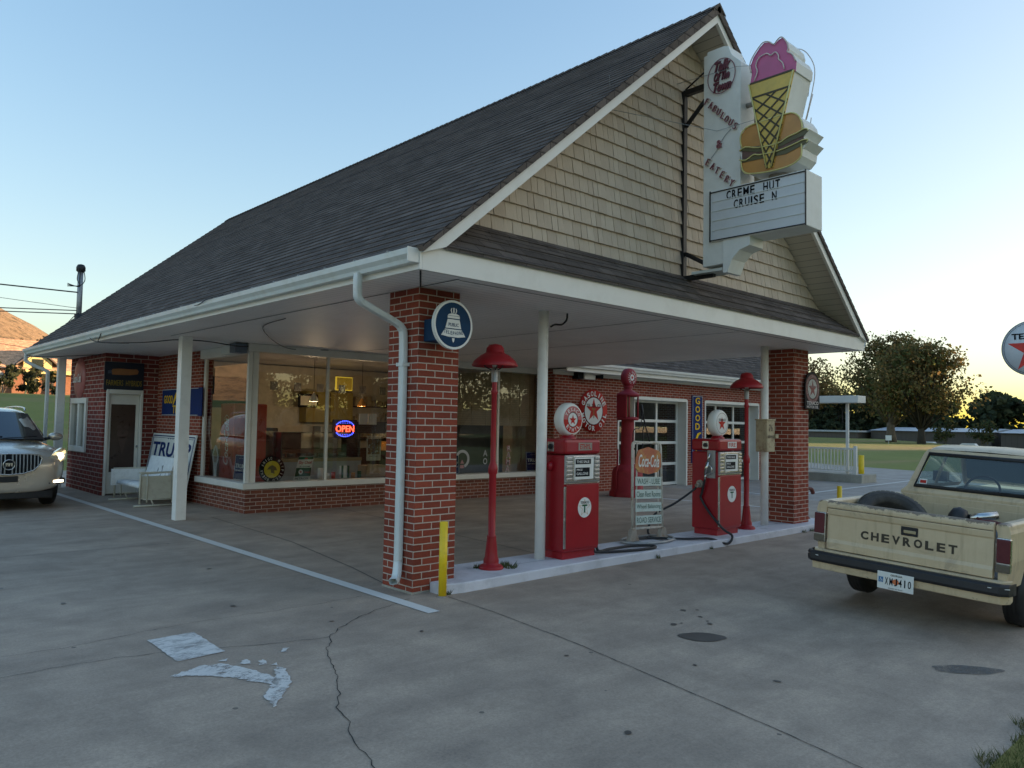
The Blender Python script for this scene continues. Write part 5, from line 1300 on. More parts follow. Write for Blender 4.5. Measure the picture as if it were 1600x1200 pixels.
t = thing('picture_frame', 'yellow edged picture with an added glow hanging high in the shop, right of the window post', 'picture', (4.55, 9.9, 2.45), 'pictures on the shop wall')
MB().box(4.86, 5.30, 9.9, 9.94, 2.36, 2.68).build('frame', emit_mat('glowing_amber_frame', (.75, .5, .04), .10), t)  # faint glow put into frame and picture, neither is a lamp
MB().box(4.88, 5.28, 9.885, 9.9, 2.38, 2.66).build('picture', emit_mat('glowing_amber_picture', (.45, .28, .03), .035), t)
t = thing('picture_frame', 'black framed plaque hanging on the inner wall left of the window post', 'picture', (3.6, 9.9, 1.8), 'pictures on the shop wall')
MB().box(4.28, 4.8, 10.6, 10.64, 1.95, 2.27).build('frame', 'signblack', t, bevel=.02)
MB().box(4.33, 4.75, 10.585, 10.6, 2.0, 2.22).build('picture', 'interior', t)
# hanging pennants/jars
b = MB()
for k in range(9):
    x = 3.0+k*.55; b.box(x, x+.16, 9.4, 9.42, 2.28, 2.46)
tag(MB().box(5.3, 5.32, 8.3, 8.6, 1.0, 1.2).build('menu_card', 'bun'), 'small orange card standing on the counter inside the shop', 'card')
for k, (x, c_, lab) in enumerate(((3.15, 'signwhite', 'white carton on the window ledge left of the neon sign'), (3.28, 'coolerred', 'small red tin on the window ledge left of the neon sign'), (3.72, 'bun', 'small orange tub on the window ledge right of the neon sign'), (3.86, 'signgreen', 'small green tin on the window ledge beneath the poster'))):
    tag(MB().cyl((x, 7.18, .53), (x, 7.18, .53+.10+.03*(k % 2)), .04, n=12).build('tin', c_), lab, 'tin', 'small things on the window ledge')
tag(b.build('pennant_string', 'interior_dark'), 'row of dark pennants hung across the inside of the shop', 'pennants')
for k, (x, z) in enumerate(((3.75, 2.05), (4.95, 1.98))):
    t = thing('pendant_lamp', ('pale glass pendant lamp inside the shop left of the window post', 'amber glass pendant lamp inside the shop right of the window post')[k], 'lamp', (x, 8.9, z))
    MB().lathe([(.10, 0), (.09, .06), (.04, .14), (.02, .18)], (x, 8.9, z), n=14).build('lamp_shade', ('signwhite', 'bun')[k], t); MB().cyl((x, 8.9, z+.18), (x, 8.9, 2.97), .006, n=5).build('cord', 'black', t)
    MB().lathe([(0, -.03), (.03, 0), (0, .04)], (x, 8.9, z+.02), n=10).build('bulb', emit_mat('warm_bulb', (1.0, .62, .28), 1.0), t)
    pl_ = bpy.data.objects.new('bulb_light', bpy.data.lights.new('bulb_light', 'POINT')); COL.objects.link(pl_); pl_.parent = t; pl_.location = (0, 0, -.08); pl_.data.energy = 2.2; pl_.data.color = (1, .70, .42); pl_.data.shadow_soft_size = .08
# window shades in the right bay
for xa, xb, lab in ((5.66, 7.30, 'left of the two brown window shades in the right shop window'), (7.37, 8.64, 'right of the two brown window shades in the right shop window')):
    b = MB(); z = 1.60
    while z < 2.84: b.box(xa, xb, 7.12, 7.135, z, z+.047); z += .05
    for q in (.12, .38, .62, .88): b.box(xa+(xb-xa)*q, xa+(xb-xa)*q+.012, 7.112, 7.12, 1.6, 2.84)
    b.build('window_shade', plain('brown_slats', (.52, .37, .24), .6, var=.12), win)
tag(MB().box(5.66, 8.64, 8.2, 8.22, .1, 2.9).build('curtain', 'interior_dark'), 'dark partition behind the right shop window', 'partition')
# items standing in the window
t = thing('seed_disc_sign', 'round black and yellow seed sign standing in the shop window', 'sign', (1.97, 7.1, .53))
c0 = Vector((1.98, 7.10, .745)); P = plane(c0, FX)
MB().lathe([(0, 0), (.245, 0), (.245, .02), (0, .02)], c0, (0, 1, 0), 40).build('disc', 'signblack', t)
b = MB(); b.ring(P, 0, 0, 0, .155, .002, 36); b.build('centre', plain('bright_yellow', (.75, .60, .02), .4), t)
b = MB(); b.flat([(-.06, .05), (.0, .08), (.07, .04), (.1, -.02), (.04, -.02), (.05, -.08), (-.02, -.06), (-.03, .0), (-.1, .0)], P, .003)
b.build('emblem', plain('muted_emblem', (.18, .14, .04), .5), t)
b = MB(); b.arctext('BUENA AMIGO', P, 0, 0, .20, rad(172), rad(150), .05, .03, False, .015, .001, .002); b.arctext('MAYFIELD', P, 0, 0, .20, rad(-15), rad(130), .05, .035, False, .015, .001, .002); b.build('lettering', 'signwhite', t)
t = thing('motor_fuel_poster', 'green white and red motor fuel poster standing in the shop window', 'sign', (2.6, 7.1, .53))
P = plane((2.60, 7.08, .53), FX)
MB().prism([(-.21, 0), (.13, 0), (.20, .44), (-.10, .44)], P, -.006, 0).build('board', 'signwhite', t)
MB().flat([(-.185, .07), (.135, .07), (.155, .23), (-.155, .23)], P, .002).flat([(-.12, .385), (.185, .385), (.195, .435), (-.105, .435)], P, .002).build('green_band', 'signgreen', t)
b = MB(); b.text('Sky Chief', P, .03, .32, .28, .075, .001, .002, .015, .3); b.ring(P, .04, .385, 0, .035, .003, 16, 1, 0, math.pi); b.flat(star(-.065, .155, .035), P, .005); b.text('Texaco', P, .06, .15, .12, .04, .001, .003, .01, .3); b.build('red_lettering', 'signred', t)
b = MB(); b.text('SU-PREME', P, .02, .255, .22, .022, .001, .002, .01); b.text('PETROX', P, -.04, .033, .28, .04, .001, .002, .015); b.build('black_lettering', 'signblack', t)
b = MB(); b.ring(P, -.065, .155, 0, .045, .003, 20); b.build('disc', 'signwhite', t)
tag(MB().cyl((2.99, 7.15, .53), (2.99, 7.15, .74), .055, n=14).build('paper_roll', 'signwhite'), 'white paper roll standing in the window beside the fuel poster', 'roll')
t = thing('napkin_box', 'small white and green box on the window ledge under the neon sign', 'box', (3.5, 7.15, .53))
MB().box(3.42, 3.56, 7.1, 7.2, .53, .77).build('carton', 'signwhite', t, bevel=.005); MB().box(3.405, 3.44, 7.08, 7.1, .54, .78).box(3.535, 3.57, 7.08, 7.1, .54, .78).build('edge', 'signgreen', t)
t = thing('cardboard_box', 'open tan cardboard box on the ledge at the right end of the left window', 'box', (4.2, 7.3, .53))
MB().box(4.02, 4.5, 7.2, 7.5, .53, .76).build('carton', plain('cardboard', (.36, .26, .15), .8, scale=8), t, bevel=.006)
tag(MB().prism([(0, 0), (.35, 0), (.32, .16), (.03, .2)], plane((4.0, 7.15, .6), FX), 0, .01).build('cardboard_flap', plain('cardboard_light', (.42, .31, .18), .8)), 'loose tan cardboard flap leaning on the box in the window', 'cardboard')
t = thing('event_poster', 'small illustrated poster taped inside the shop window beside the near pillar', 'poster', (4.05, 6.99, .87))
P = plane((4.055, 6.985, 1.115), FX)
MB().prism([(-.165, -.245), (.165, -.245), (.165, .245), (-.165, .245)], P, -.003, 0).build('sheet', plain('cream_paper', (.62, .56, .42), .6), t)
def pic():
    m, N, L, B = newmat('poster_picture'); n = noise_node(N, L, 14, 3, N.new('ShaderNodeTexCoord').outputs['Object'])
    r = ramp(N, [(.35, (.09, .04, .02)), (.48, (.36, .17, .06)), (.56, (.12, .08, .05)), (.62, (.6, .52, .42))]); L.new(n.outputs[0], r.inputs[0]); L.new(r.outputs[0], B.inputs['Base Color']); return m
MB().flat([(-.14, -.12), (.14, -.12), (.14, .19), (-.14, .19)], P, .001).build('picture', pic(), t)
b = MB(); b.text('FIRST STOP CAFE', P, 0, .215, .26, .025, .001, .001, .01); b.text('MAIN STREET', P, 0, -.16, .2, .02, .001, .001, 0); b.build('lettering', plain('brown_ink', (.14, .07, .04), .6), t)
t = thing('wall_shelf', 'dark wooden shelf with cards inside the window by the near pillar', 'shelf', (4.1, 7.5, 1.4))
MB().box(3.75, 4.6, 7.4, 7.6, 1.40, 1.62).build('shelf_board', 'wood', t)
MB().box(3.95, 4.14, 7.36, 7.4, 1.58, 1.8).box(4.16, 4.35, 7.36, 7.4, 1.58, 1.8).build('card', 'signwhite', t)
# neon sign
t = thing('open_sign', 'glowing red and blue neon open sign in the shop window', 'neon sign', (3.42, 7.05, 1.3))
P = plane((3.42, 7.04, 1.495), FX)
MB().box(3.16, 3.69, 7.045, 7.07, 1.32, 1.67).build('backing', plain('smoked_backing', (.02, .02, .025), .3), t)
b = MB(); 
for i in range(34):
    a = 2*math.pi*i/34; 
    if abs(math.sin(a)) < .42: continue
    b.cyl(P @ Vector((.215*math.cos(a), .15*math.sin(a), .004)), P @ Vector((.215*math.cos(a), .15*math.sin(a), .012)), .010, n=8)
for k in range(5):
    for s in (-1, 1): b.cyl(P @ Vector((-.1+k*.05, s*.11, .004)), P @ Vector((-.1+k*.05, s*.11, .01)), .006, n=6)
b.build('blue_tube', emit_mat('blue_neon', (.05, .08, 1.0), .9), t)
MB().text('OPEN', P, 0, 0, .40, .125, .008, .004, .012).build('red_tube', emit_mat('red_neon', (1.0, .07, .03), .8), t)
# window decals
def decal(P, s, w_, h_, mat='neonred'):
    b = MB()
    b.text(s, P, 0, 0, w_, h_, .001, .001, .01); return b
M['decalwhite'] = plain('decal_white', (.42, .42, .42), .5)
M['decalred'] = plain('decal_red', (.28, .08, .08), .5)
t = thing('window_letters', 'red and white letters pasted in a column on the right window by its middle bar', 'lettering', (7.68, 6.96, .6))
for i, ch in enumerate('RAMA'):
    P = plane((7.70-.012*i, 6.965, 1.08-.155*i), FX)
    MB().text(ch, P, 0, 0, .135, .14, .001, .001, .03).build('letter', 'decalred' if i % 2 == 0 else 'decalwhite', t); MB().text(ch, P, 0, 0, .09, .10, .001, .003, -.005).build('letter', 'decalwhite' if i % 2 == 0 else 'decalred', t)
t = thing('window_letters', 'grey letters pasted on the right window behind the near red lamp post', 'lettering', (7.0, 6.96, .7))
for i, ch in enumerate('AO'):
    P = plane((6.98, 6.965, .98-.18*i), FX); MB().text(ch, P, 0, 0, .12, .14, .001, .001, .01).build('letter', 'decalwhite', t)
t = thing('window_wreath', 'pink and grey ring decal in the right window beside the near pillar', 'decal', (6.28, 6.96, .6))
P = plane((6.32, 6.965, .86), FX); MB().ring(P, 0, 0, .14, .20, .001, 24, 1, -1.2, 2.6).build('ring', 'decalwhite', t); MB().flat([(-.06, -.10), (.05, -.10), (-.01, -.01)], P, .002).flat([(-.06, -.2), (.04, -.2), (.04, -.13), (-.06, -.13)], P, .002).build('patch', plain('decal_pink', (.42, .2, .2), .5), t)
t = thing('window_figure', 'white edged cut-out cone sticker inside the left side window', 'sticker', (1.5, 8.55, .6))
P = plane((1.50, 8.50, .55), (0, -1, 0))
MB().flat([(-.10, .28), (-.14, .40), (-.08, .52), (.0, .60), (.08, .56), (.15, .42), (.16, .32), (.10, .22), (.09, .0), (-.06, .0), (-.07, .24)], P, 0).build('sticker', 'decalwhite', t)
MB().flat([(-.06, .27), (-.09, .42), (.0, .54), (.1, .42), (.07, .26)], P, .002).build('picture', plain('sticker_brown', (.2, .13, .07), .5), t)
# dim interior shelf things
t = thing('shelf_unit', 'dim shelf of jars and packets on the inner shop wall', 'shelf', (6.6, 11, 1.0))
b = MB(); 
for z in (1.2, 1.6, 2.0): b.box(6.1, 7.6, 11.1, 11.34, z, z+.03)
b.build('shelf_board', 'wood', t)
rs = random.Random(8)
for z in (1.23, 1.63, 2.03):
    b = MB(); x = 6.15
    while x < 7.5:
        wd = rs.uniform(.06, .14); b.box(x, x+wd, 11.12, 11.3, z, z+rs.uniform(.12, .28)); x += wd+rs.uniform(.01, .08)
    b.build('packet', 'rustcream', t)

# ================================================================== PICKUP
h_, rl_ = -.022, -.044
f = Vector((math.cos(h_), math.sin(h_), 0)); r_ = Vector((math.sin(h_), -math.cos(h_), 0)); u_ = r_.cross(f)
rr_ = r_*math.cos(rl_)+u_*math.sin(rl_); uu = u_*math.cos(rl_)-r_*math.sin(rl_); ll = -rr_
truck = thing('pickup_truck', 'old cream pickup truck with rusted tailgate, parked with its tail to the island', 'truck')
truck.matrix_world = Matrix(((f.x, ll.x, uu.x, 2.972), (f.y, ll.y, uu.y, -3.373), (f.z, ll.z, uu.z, -.048), (0, 0, 0, 1)))
# local: x forward from the tailgate, y to the left, z up
def truck_paint():
    m, N, L, B = newmat('cream_truck_paint'); tc = N.new('ShaderNodeTexCoord').outputs['Object']
    n1 = noise_node(N, L, 2.2, 6, tc, .7); n2 = noise_node(N, L, 11, 9, tc, .8); n3 = noise_node(N, L, 3.1, 6, tc, .7, .8)
    mp = N.new('ShaderNodeMapping'); mp.inputs['Scale'].default_value = (14, 14, 1.2); L.new(tc, mp.inputs[0]); n4 = noise_node(N, L, 1, 5, mp.outputs[0], .6)
    c = mixc(N, L, ramp_out(N, L, n1.outputs[0], .3, .7), (.56, .43, .265), (.66, .53, .35))
    c = mixc(N, L, mathn(N, L, 'MULTIPLY', ramp_out(N, L, n4.outputs[0], .52, .72), .42), c, (.30, .22, .12))
    c = mixc(N, L, mathn(N, L, 'MULTIPLY', ramp_out(N, L, n3.outputs[0], .54, .66), .55), c, (.33, .25, .17))
    sp = N.new('ShaderNodeSeparateXYZ'); L.new(tc, sp.inputs[0])
    # rust gathers on the top lip of the tailgate and along lower edges
    top = mathn(N, L, 'MULTIPLY', ramp_out(N, L, sp.outputs[2], .93, .985), mathn(N, L, 'LESS_THAN', sp.outputs[0], .12))
    low = ramp_out(N, L, sp.outputs[2], .56, .40)
    edge = mathn(N, L, 'MULTIPLY', mathn(N, L, 'ADD', mathn(N, L, 'MULTIPLY', top, .32), mathn(N, L, 'MULTIPLY', low, .10)), 1)
    rust = ramp_out(N, L, mathn(N, L, 'ADD', n2.outputs[0], edge), .69, .73)
    rc_ = mixc(N, L, n3.outputs[0], (.16, .06, .03), (.30, .30, .24))
    c = mixc(N, L, rust, c, rc_)
    L.new(c, B.inputs['Base Color']); L.new(mathn(N, L, 'MULTIPLY_ADD', rust, .3, .42), B.inputs['Roughness'])
    B.inputs['Coat Weight'].default_value = .15; bump(N, L, B, n2.outputs[0], .08, .004); return m
M['truck'] = truck_paint()
M['bedfloor'] = plain('grey_bed_liner', (.13, .14, .155), .6, var=.2, dirt=.4, dirtcol=(.2, .17, .12))
def tp(name, mb, mat, parent=truck, **k): return mb.build(name, mat, parent, local=True, **k)
# bed sides (outer skin with a shoulder), from tail to cab
for s, nm in ((1, 'left'), (-1, 'right')):
    prof = [(.716, .935), (.72, .965), (.735, .978), (.79, .978), (.815, .965), (.822, .93), (.832, .90), (.835, .80), (.835, .66), (.815, .56), (.79, .42), (.74, .42), (.74, .66), (.73, .90)]
    b = MB(); stations = [.0, .015, .45, .53, .60, .72, .86, 1.0, 1.12, 1.19, 1.27, 1.80]
    rings = []
    for x in stations:
        ring = []
        for y, z in prof:
            ww = 0
            d = abs(x-.86)
            if d < .40 and z < .70 and y > .76: z = max(z, .33+math.sqrt(max(0, .39**2-d*d))*.98) if z < .60 else max(z, .33+math.sqrt(max(0, .39**2-d*d)))
            xx = x-(.02*(z-.6) if x < .01 else 0); ring.append((xx, s*y, z))
        rings.append(ring)
    b.loft(rings, smooth=False, caps=True); tp('bed_side', b, 'truck', bevel=.008)
    # tail light in its chrome rim
    tl = tp('taillight', MB().box(-.028, .02, s*.728, s*.838, .575, .865), 'chrome', bevel=.012)
    M.setdefault('tailred', plain('dark_tail_lens', (.10, .012, .016), .15, coat=.6)); M.setdefault('tailgrey', plain('smoked_reverse_lens', (.12, .10, .07), .2, coat=.5))
    tp('red_lens', MB().box(-.040, -.024, s*.736, s*.838, .66, .858), 'tailred', tl, bevel=.008); tp('reverse_lens', MB().box(-.040, -.024, s*.736, s*.838, .583, .652), 'tailgrey', tl, bevel=.006)
    # wheel
    for x in (.86, 3.55):
        c = (x, s*.70, .30)
        wh = tp('wheel', MB().lathe([(.0, -.09), (.15, -.10), (.235, -.098), (.285, -.085), (.305, -.06), (.31, -.02), (.31, .02), (.305, .06), (.285, .085), (.235, .098), (.15, .09), (0, .08)], c, (0, 1, 0), 32), 'black')
        b = MB()
        for k in range(4): b.lathe([(.3095, -.055+k*.034), (.3115, -.05+k*.034), (.3115, -.03+k*.034), (.3095, -.025+k*.034)], c, (0, 1, 0), 32)
        tp('tread', b, 'black', wh)
        tp('rim', MB().lathe([(.16, -.1), (.15, -.06), (.06, -.05), (.05, -.09), (0, -.1)] if s < 0 else [(.16, .1), (.15, .06), (.06, .05), (.05, .09), (0, .1)], c, (0, 1, 0), 24), 'steel', wh)
# tailgate
b = MB(); prof = [(-.030, .522), (-.012, .515), (.03, .515), (.03, .965), (.01, .985), (-.012, .985), (-.030, .972), (-.034, .95), (-.034, .925), (-.028, .915), (-.034, .905), (-.026, .86), (-.016, .845), (-.016, .62), (-.024, .60), (-.030, .59)]
b.loft([[(x, y, z) for x, z in prof] for y in (-.711, .711)], smooth=False, caps=True)
tg = tp('tailgate', b, 'truck', bevel=.003)
b = MB(); b.box(-.0345, -.0335, -.71, .71, .9125, .9165); tp('seam', b, 'crack', tg)
tp('handle', MB().box(-.024, -.0155, -.115, .03, .762, .842), 'blacksteel', tg, bevel=.012)
tp('handle_pull', MB().box(-.032, -.022, -.10, .005, .785, .812), 'tan', tg, bevel=.006)
PT_ = Matrix(((0, 0, -1, -.0165), (-1, 0, 0, 0), (0, 1, 0, 0), (0, 0, 0, 1)))
b = MB(); 
for i, ch in enumerate('CHEVROLET'): b.text(ch, PT_, -.355+i*.0945, .705, .070, .078, .0015, .0005, .04)
tp('lettering', b, plain('worn_black_letters', (.045, .035, .022), .6), tg)
b = MB(); b.text('S-10', PT_, .3, .6, .0001, .0001, .0001); b.bm.free()
# bumper
b = MB(); pr = [(-.155, .50), (-.175, .485), (-.18, .43), (-.165, .405), (-.10, .40), (-.10, .50)]
def bump_ring(y, dx=0): return [(x+dx, y, z) for x, z in pr]
b.loft([bump_ring(-.865, .16), bump_ring(-.855, .07), bump_ring(-.80, .012), bump_ring(-.6), bump_ring(.6), bump_ring(.80, .012), bump_ring(.855, .07), bump_ring(.865, .16)], smooth=False, caps=True)
bp = tp('bumper', b, 'black', bevel=.008)
b = MB(); pr = [(-.10, .515), (-.10, .50), (-.145, .40), (-.135, .335), (-.09, .325), (-.03, .34), (-.03, .515)]
b.loft([bump_ring(-.84, .10), bump_ring(-.80, .02), bump_ring(-.6), bump_ring(.6), bump_ring(.80, .02), bump_ring(.84, .10)], smooth=False, caps=True); tp('valance', b, 'truck', bp, bevel=.006)
b = MB()
for s in (-1, 1): b.tube([(-.172, s*.72, .468), (-.150, s*.80, .468), (-.105, s*.862, .468)], .004, 5)
tp('pinstripe', b, 'signwhite', bp)
pl = tp('licence_plate', MB().box(-.185, -.180, -.155, .155, .285, .437), 'signwhite', bp, bevel=.003)
PL = Matrix(((0, 0, -1, -.1855), (-1, 0, 0, 0), (0, 1, 0, .361), (0, 0, 0, 1)))
M['peach'] = plain('peach_emblem', (.62, .17, .06), .5)
b = MB(); b.ring(PL, .005, .0, 0, .028, .0008, 18, .9); tp('peach_emblem', b, 'peach', pl)
b = MB(); b.flat([(-.143, -.02), (-.103, -.02), (-.103, .028), (-.143, .028)], PL, .0008); tp('access_panel', b, 'signblue' if False else plain('access_blue', (.02, .14, .32), .5), pl)
b = MB(); 
for i_, ch in enumerate('XMJ410'): b.text(ch, PL, -.073+i_*.039, -.002, .010 if ch == '1' else .027, .066, .0005, .0015, .006)
b.text('GEORGIA', PL, .01, .055, .1, .016, .0005, .0012, .004); b.text('IN GOD WE TRUST', PL, .005, -.062, .12, .010, .0005, .0012, .002); tp('lettering', b, 'signblack', pl)
b = MB(); b.ring(PL, -.121, -.004, .009, .012, .0016, 14); b.ring(PL, -.125, .018, 0, .004, .0016, 8); b.flat([(-.127, .012), (-.123, .012), (-.121, -.002), (-.113, -.002), (-.113, .001), (-.119, .001)], PL, .0016); tp('access_symbol', b, 'signwhite', pl)
# bed inside
tp('bed_floor', MB().box(.03, 1.80, -.735, .735, .50, .53), 'bedfloor')
b = MB()
for k in range(9): b.box(.04, 1.79, -.64+k*.15, -.58+k*.15, .5295, .542)
tp('floor_rib', b, 'bedfloor')
tp('wheel_housing', MB().box(.50, 1.22, .52, .735, .52, .74), 'truck', bevel=.05); tp('wheel_housing', MB().box(.50, 1.22, -.735, -.52, .52, .74), 'truck', bevel=.05)
b = MB(); b.box(1.79, 1.82, -.735, .735, .50, .975); hb = tp('headboard', b, 'truck', bevel=.006)
b = MB()
for ya, yb in ((-.68, -.25), (-.2, .2), (.25, .68)): b.box(1.783, 1.79, ya, yb, .60, .90)
tp('pressed_panel', b, 'truck', hb, bevel=.006)
# cab
def cab_ring(x, pts): return [(x+dx, y, z) for dx, y, z in pts]
b = MB()
zb, zr = 1.04, 1.475
outer = lambda hw0, hw1, z0, z1: [(-hw0, z0), (-hw1, z1), (hw1, z1), (hw0, z0)]
# rear wall below glass
b.face([(1.85, -.775, .50), (1.85, .775, .50), (1.86, .775, 1.0), (1.86, -.775, 1.0)])
b.face([(1.86, -.775, 1.0), (1.86, .775, 1.0), (1.885, .72, 1.055), (1.885, -.72, 1.055)])
b.face([(1.885, .72, 1.055), (1.885, .64, 1.055), (2.03, .545, 1.43), (2.03, .60, 1.43)]); b.face([(1.885, -.72, 1.055), (1.885, -.64, 1.055), (2.03, -.545, 1.43), (2.03, -.60, 1.43)])
b.face([(2.03, -.60, 1.43), (2.03, .60, 1.43), (2.06, .57, 1.475), (2.06, -.57, 1.475)])
cabo = tp('cab', b, 'truck')
b = MB(); rings = []
for x, hw, z in ((2.06, .57, 1.475), (2.12, .575, 1.50), (2.4, .58, 1.525), (2.8, .58, 1.525), (3.0, .56, 1.50), (3.06, .54, 1.475)):
    rings.append([(x, -hw, z-.03), (x, -hw+.05, z), (x, 0, z+.012), (x, hw-.05, z), (x, hw, z-.03)])
b.loft(rings, closed=False); tp('cab_roof', b, 'truck', cabo)
b = MB()
for s in (-1, 1):
    b.face([(1.85, s*.775, .45), (3.75, s*.79, .45), (3.75, s*.79, .95), (1.86, s*.775, 1.0)])
    b.face([(1.885, s*.72, 1.055), (2.05, s*.72, 1.055), (2.22, s*.575, 1.47), (2.06, s*.57, 1.475)]); b.face([(1.86, s*.775, 1.0), (3.7, s*.775, .98), (3.7, s*.74, 1.03), (1.885, s*.72, 1.055)])
    b.tube([(3.72, s*.70, 1.02), (3.06, s*.545, 1.475)], .03, 6); b.tube([(2.75, s*.72, 1.05), (2.72, s*.575, 1.48)], .018, 6)
tp('cab_side', b, 'truck', cabo)
b = MB(); b.box(3.7, 5.0, -.74, .74, .45, .96); b.box(3.62, 3.72, -.74, .74, .9, 1.0); tp('hood', b, 'truck', bevel=.05)
b = MB(); b.face([(3.68, -.69, 1.03), (3.68, .69, 1.03), (3.07, .54, 1.47), (3.07, -.54, 1.47)]); tp('windshield', b, 'glass', cabo)
for s in (-1, 1):
    b = MB(); b.face([(2.06, s*.70, 1.05), (3.66, s*.71, 1.04), (3.08, s*.55, 1.46), (2.22, s*.572, 1.46)]); tp('side_glass', b, 'glass', cabo)
rw = MB(); rw.face([(1.892, -.62, 1.085), (1.892, .62, 1.085), (2.02, .53, 1.405), (2.02, -.53, 1.405)]); rwo = tp('rear_window', rw, glass_mat('rear_glass', (.62, .74, .66), 1.0, .04), cabo)
b = MB()
c4 = [(1.885, .64, 1.065), (1.885, -.64, 1.065), (2.028, -.545, 1.425), (2.028, .545, 1.425)]
b.tube(c4, .022, 6, closed=True); tp('rubber_seal', b, 'black', rwo)
b = MB(); b.box(1.92, 1.96, .55, .62, 1.09, 1.17, mat=Matrix.Translation((-.045, -.02, .02))); b.box(0, 0.001, 0, 0.001, 0, 0.001, mat=Matrix.Translation((2, 0, 1.1))); 
st_ = MB(); Pw = plane((1.905, .555, 1.115), (0, -1, 0), (.38, 0, 1)); st_.flat([(-.04, -.03), (.04, -.03), (.04, .03), (-.04, .03)], Pw, .006); so = tp('sticker', st_, 'signwhite', rwo); b.bm.free()
tp('sticker_print', MB().flat([(-.032, -.02), (.032, -.02), (.032, .015), (-.032, .015)], Pw, .008), 'signred', so)
tp('dashboard', MB().box(3.35, 3.72, -.72, .72, .80, .99), plain('dark_dash', (.03, .05, .045), .6), cabo, bevel=.05)
b = MB(); cst = Vector((3.15, .34, .98)); b.tube([cst+Vector((.08*math.sin(a), .19*math.cos(a), .17*math.sin(a))) for a in [2*math.pi*k/28 for k in range(28)]], .014, 7, closed=True); b.tube([cst+Vector((0, -.18, 0)), cst+Vector((.03, 0, -.02)), cst+Vector((0, .18, 0))], .014, 6); b.cyl(cst, cst+Vector((.3, 0, -.14)), .03, n=8); tp('steering_wheel', b, 'blacksteel', cabo)
tp('rear_mirror', MB().box(3.1, 3.12, -.12, .12, 1.34, 1.40), 'blacksteel', cabo, bevel=.01)
tp('bench_seat', MB().box(2.02, 2.2, -.66, .66, .6, 1.02), plain('dark_seat', (.03, .04, .045), .8), cabo, bevel=.04)
tp('cab_floor', MB().box(1.88, 3.7, -.72, .72, .42, .55), 'blacksteel', cabo); tp('chassis', MB().box(.1, 4.9, -.5, .5, .30, .46), 'blacksteel')
for s in (-1, 1):
    b = MB(); b.box(3.35, 3.43, s*.80, s*.97, 1.03, 1.16); b.cyl((3.45, s*.76, 1.02), (3.41, s*.84, 1.06), .012, n=6); tp('door_mirror', b, 'blacksteel', cabo, bevel=.01)
# spare tyre in the bed
t = thing('spare_tyre', 'worn spare tire tilted up in the left of the pickup bed', 'tire')
mw = truck.matrix_world
cw = mw @ Vector((.68, .40, .80)); ax = (mw.to_3x3() @ Vector((-.50, -.38, .78))).normalized()
t.location = cw; ORG[t.name] = Vector((0, 0, 0)); t.rotation_euler = ax.to_track_quat('Z', 'Y').to_euler()
M['tyre'] = plain('old_tyre', (.045, .042, .038), .75, var=.3, scale=6, dirt=.5, dirtcol=(.16, .14, .11), bmp=.4)
b = MB(); b.lathe([(.19, .05), (.20, .085), (.24, .10), (.285, .095), (.32, .075), (.335, .04), (.337, 0), (.335, -.04), (.32, -.075), (.285, -.095), (.24, -.10), (.20, -.085), (.19, -.05), (.19, .05)], n=44); b.build('casing', 'tyre', t, local=True)
b = MB()
for k in range(44):
    a = 2*math.pi*k/44
    for s in (-1, 1): b.box(.33, .3385, -.019, .019, s*.012 if s > 0 else -.065, .065 if s > 0 else -.012, mat=Matrix.Rotation(a+.03*s, 4, 'Z'))
b.build('tread', plain('pale_worn_tread', (.16, .145, .11), .85, var=.2), t, local=True)
MB().lathe([(.255, .1005), (.262, .103), (.27, .1)], n=44).lathe([(.215, .094), (.222, .098), (.23, .099)], n=44).build('sidewall_ring', 'tyre', t, local=True)
# junk in the bed
def inbed(p): return mw @ Vector(p)
b = MB(); c0 = inbed((.95, -.12, .86)); 
b.lathe([(0, -.09), (.06, -.085), (.10, -.06), (.12, 0), (.10, .05), (.05, .08), (0, .085)], c0, (0, 1, .15), 18); 
tag(b.build('black_bag', 'black'), 'crumpled black bag on top of the junk in the pickup bed', 'bag')
b = MB(); b.tube([inbed((.95, -.22, .88)), inbed((1.08, -.42, .93))], .04, 12); tag(b.build('metal_tube', 'chrome'), 'short grey metal tube lying in the pickup bed', 'tube')
b = MB(); b.tube(bez([inbed((.85, -.25, .84)), inbed((.88, -.4, .88)), inbed((.9, -.55, .86)), inbed((.95, -.62, .88))], 6), .022, 8); b.tube([inbed((.9, -.3, .90)), inbed((.86, -.5, .84))], .014, 6); tag(b.build('rusty_pipe', 'rustred'), 'bent rusty red pipe at the right of the junk in the pickup bed', 'pipe')
b = MB(); b.box(.7, 1.25, -.62, .02, .53, .80); b2 = b; 
b.bm.transform(mw); tag(b.build('crate', 'bedfloor', bevel=.02), 'grey tub under the junk in the pickup bed', 'tub')

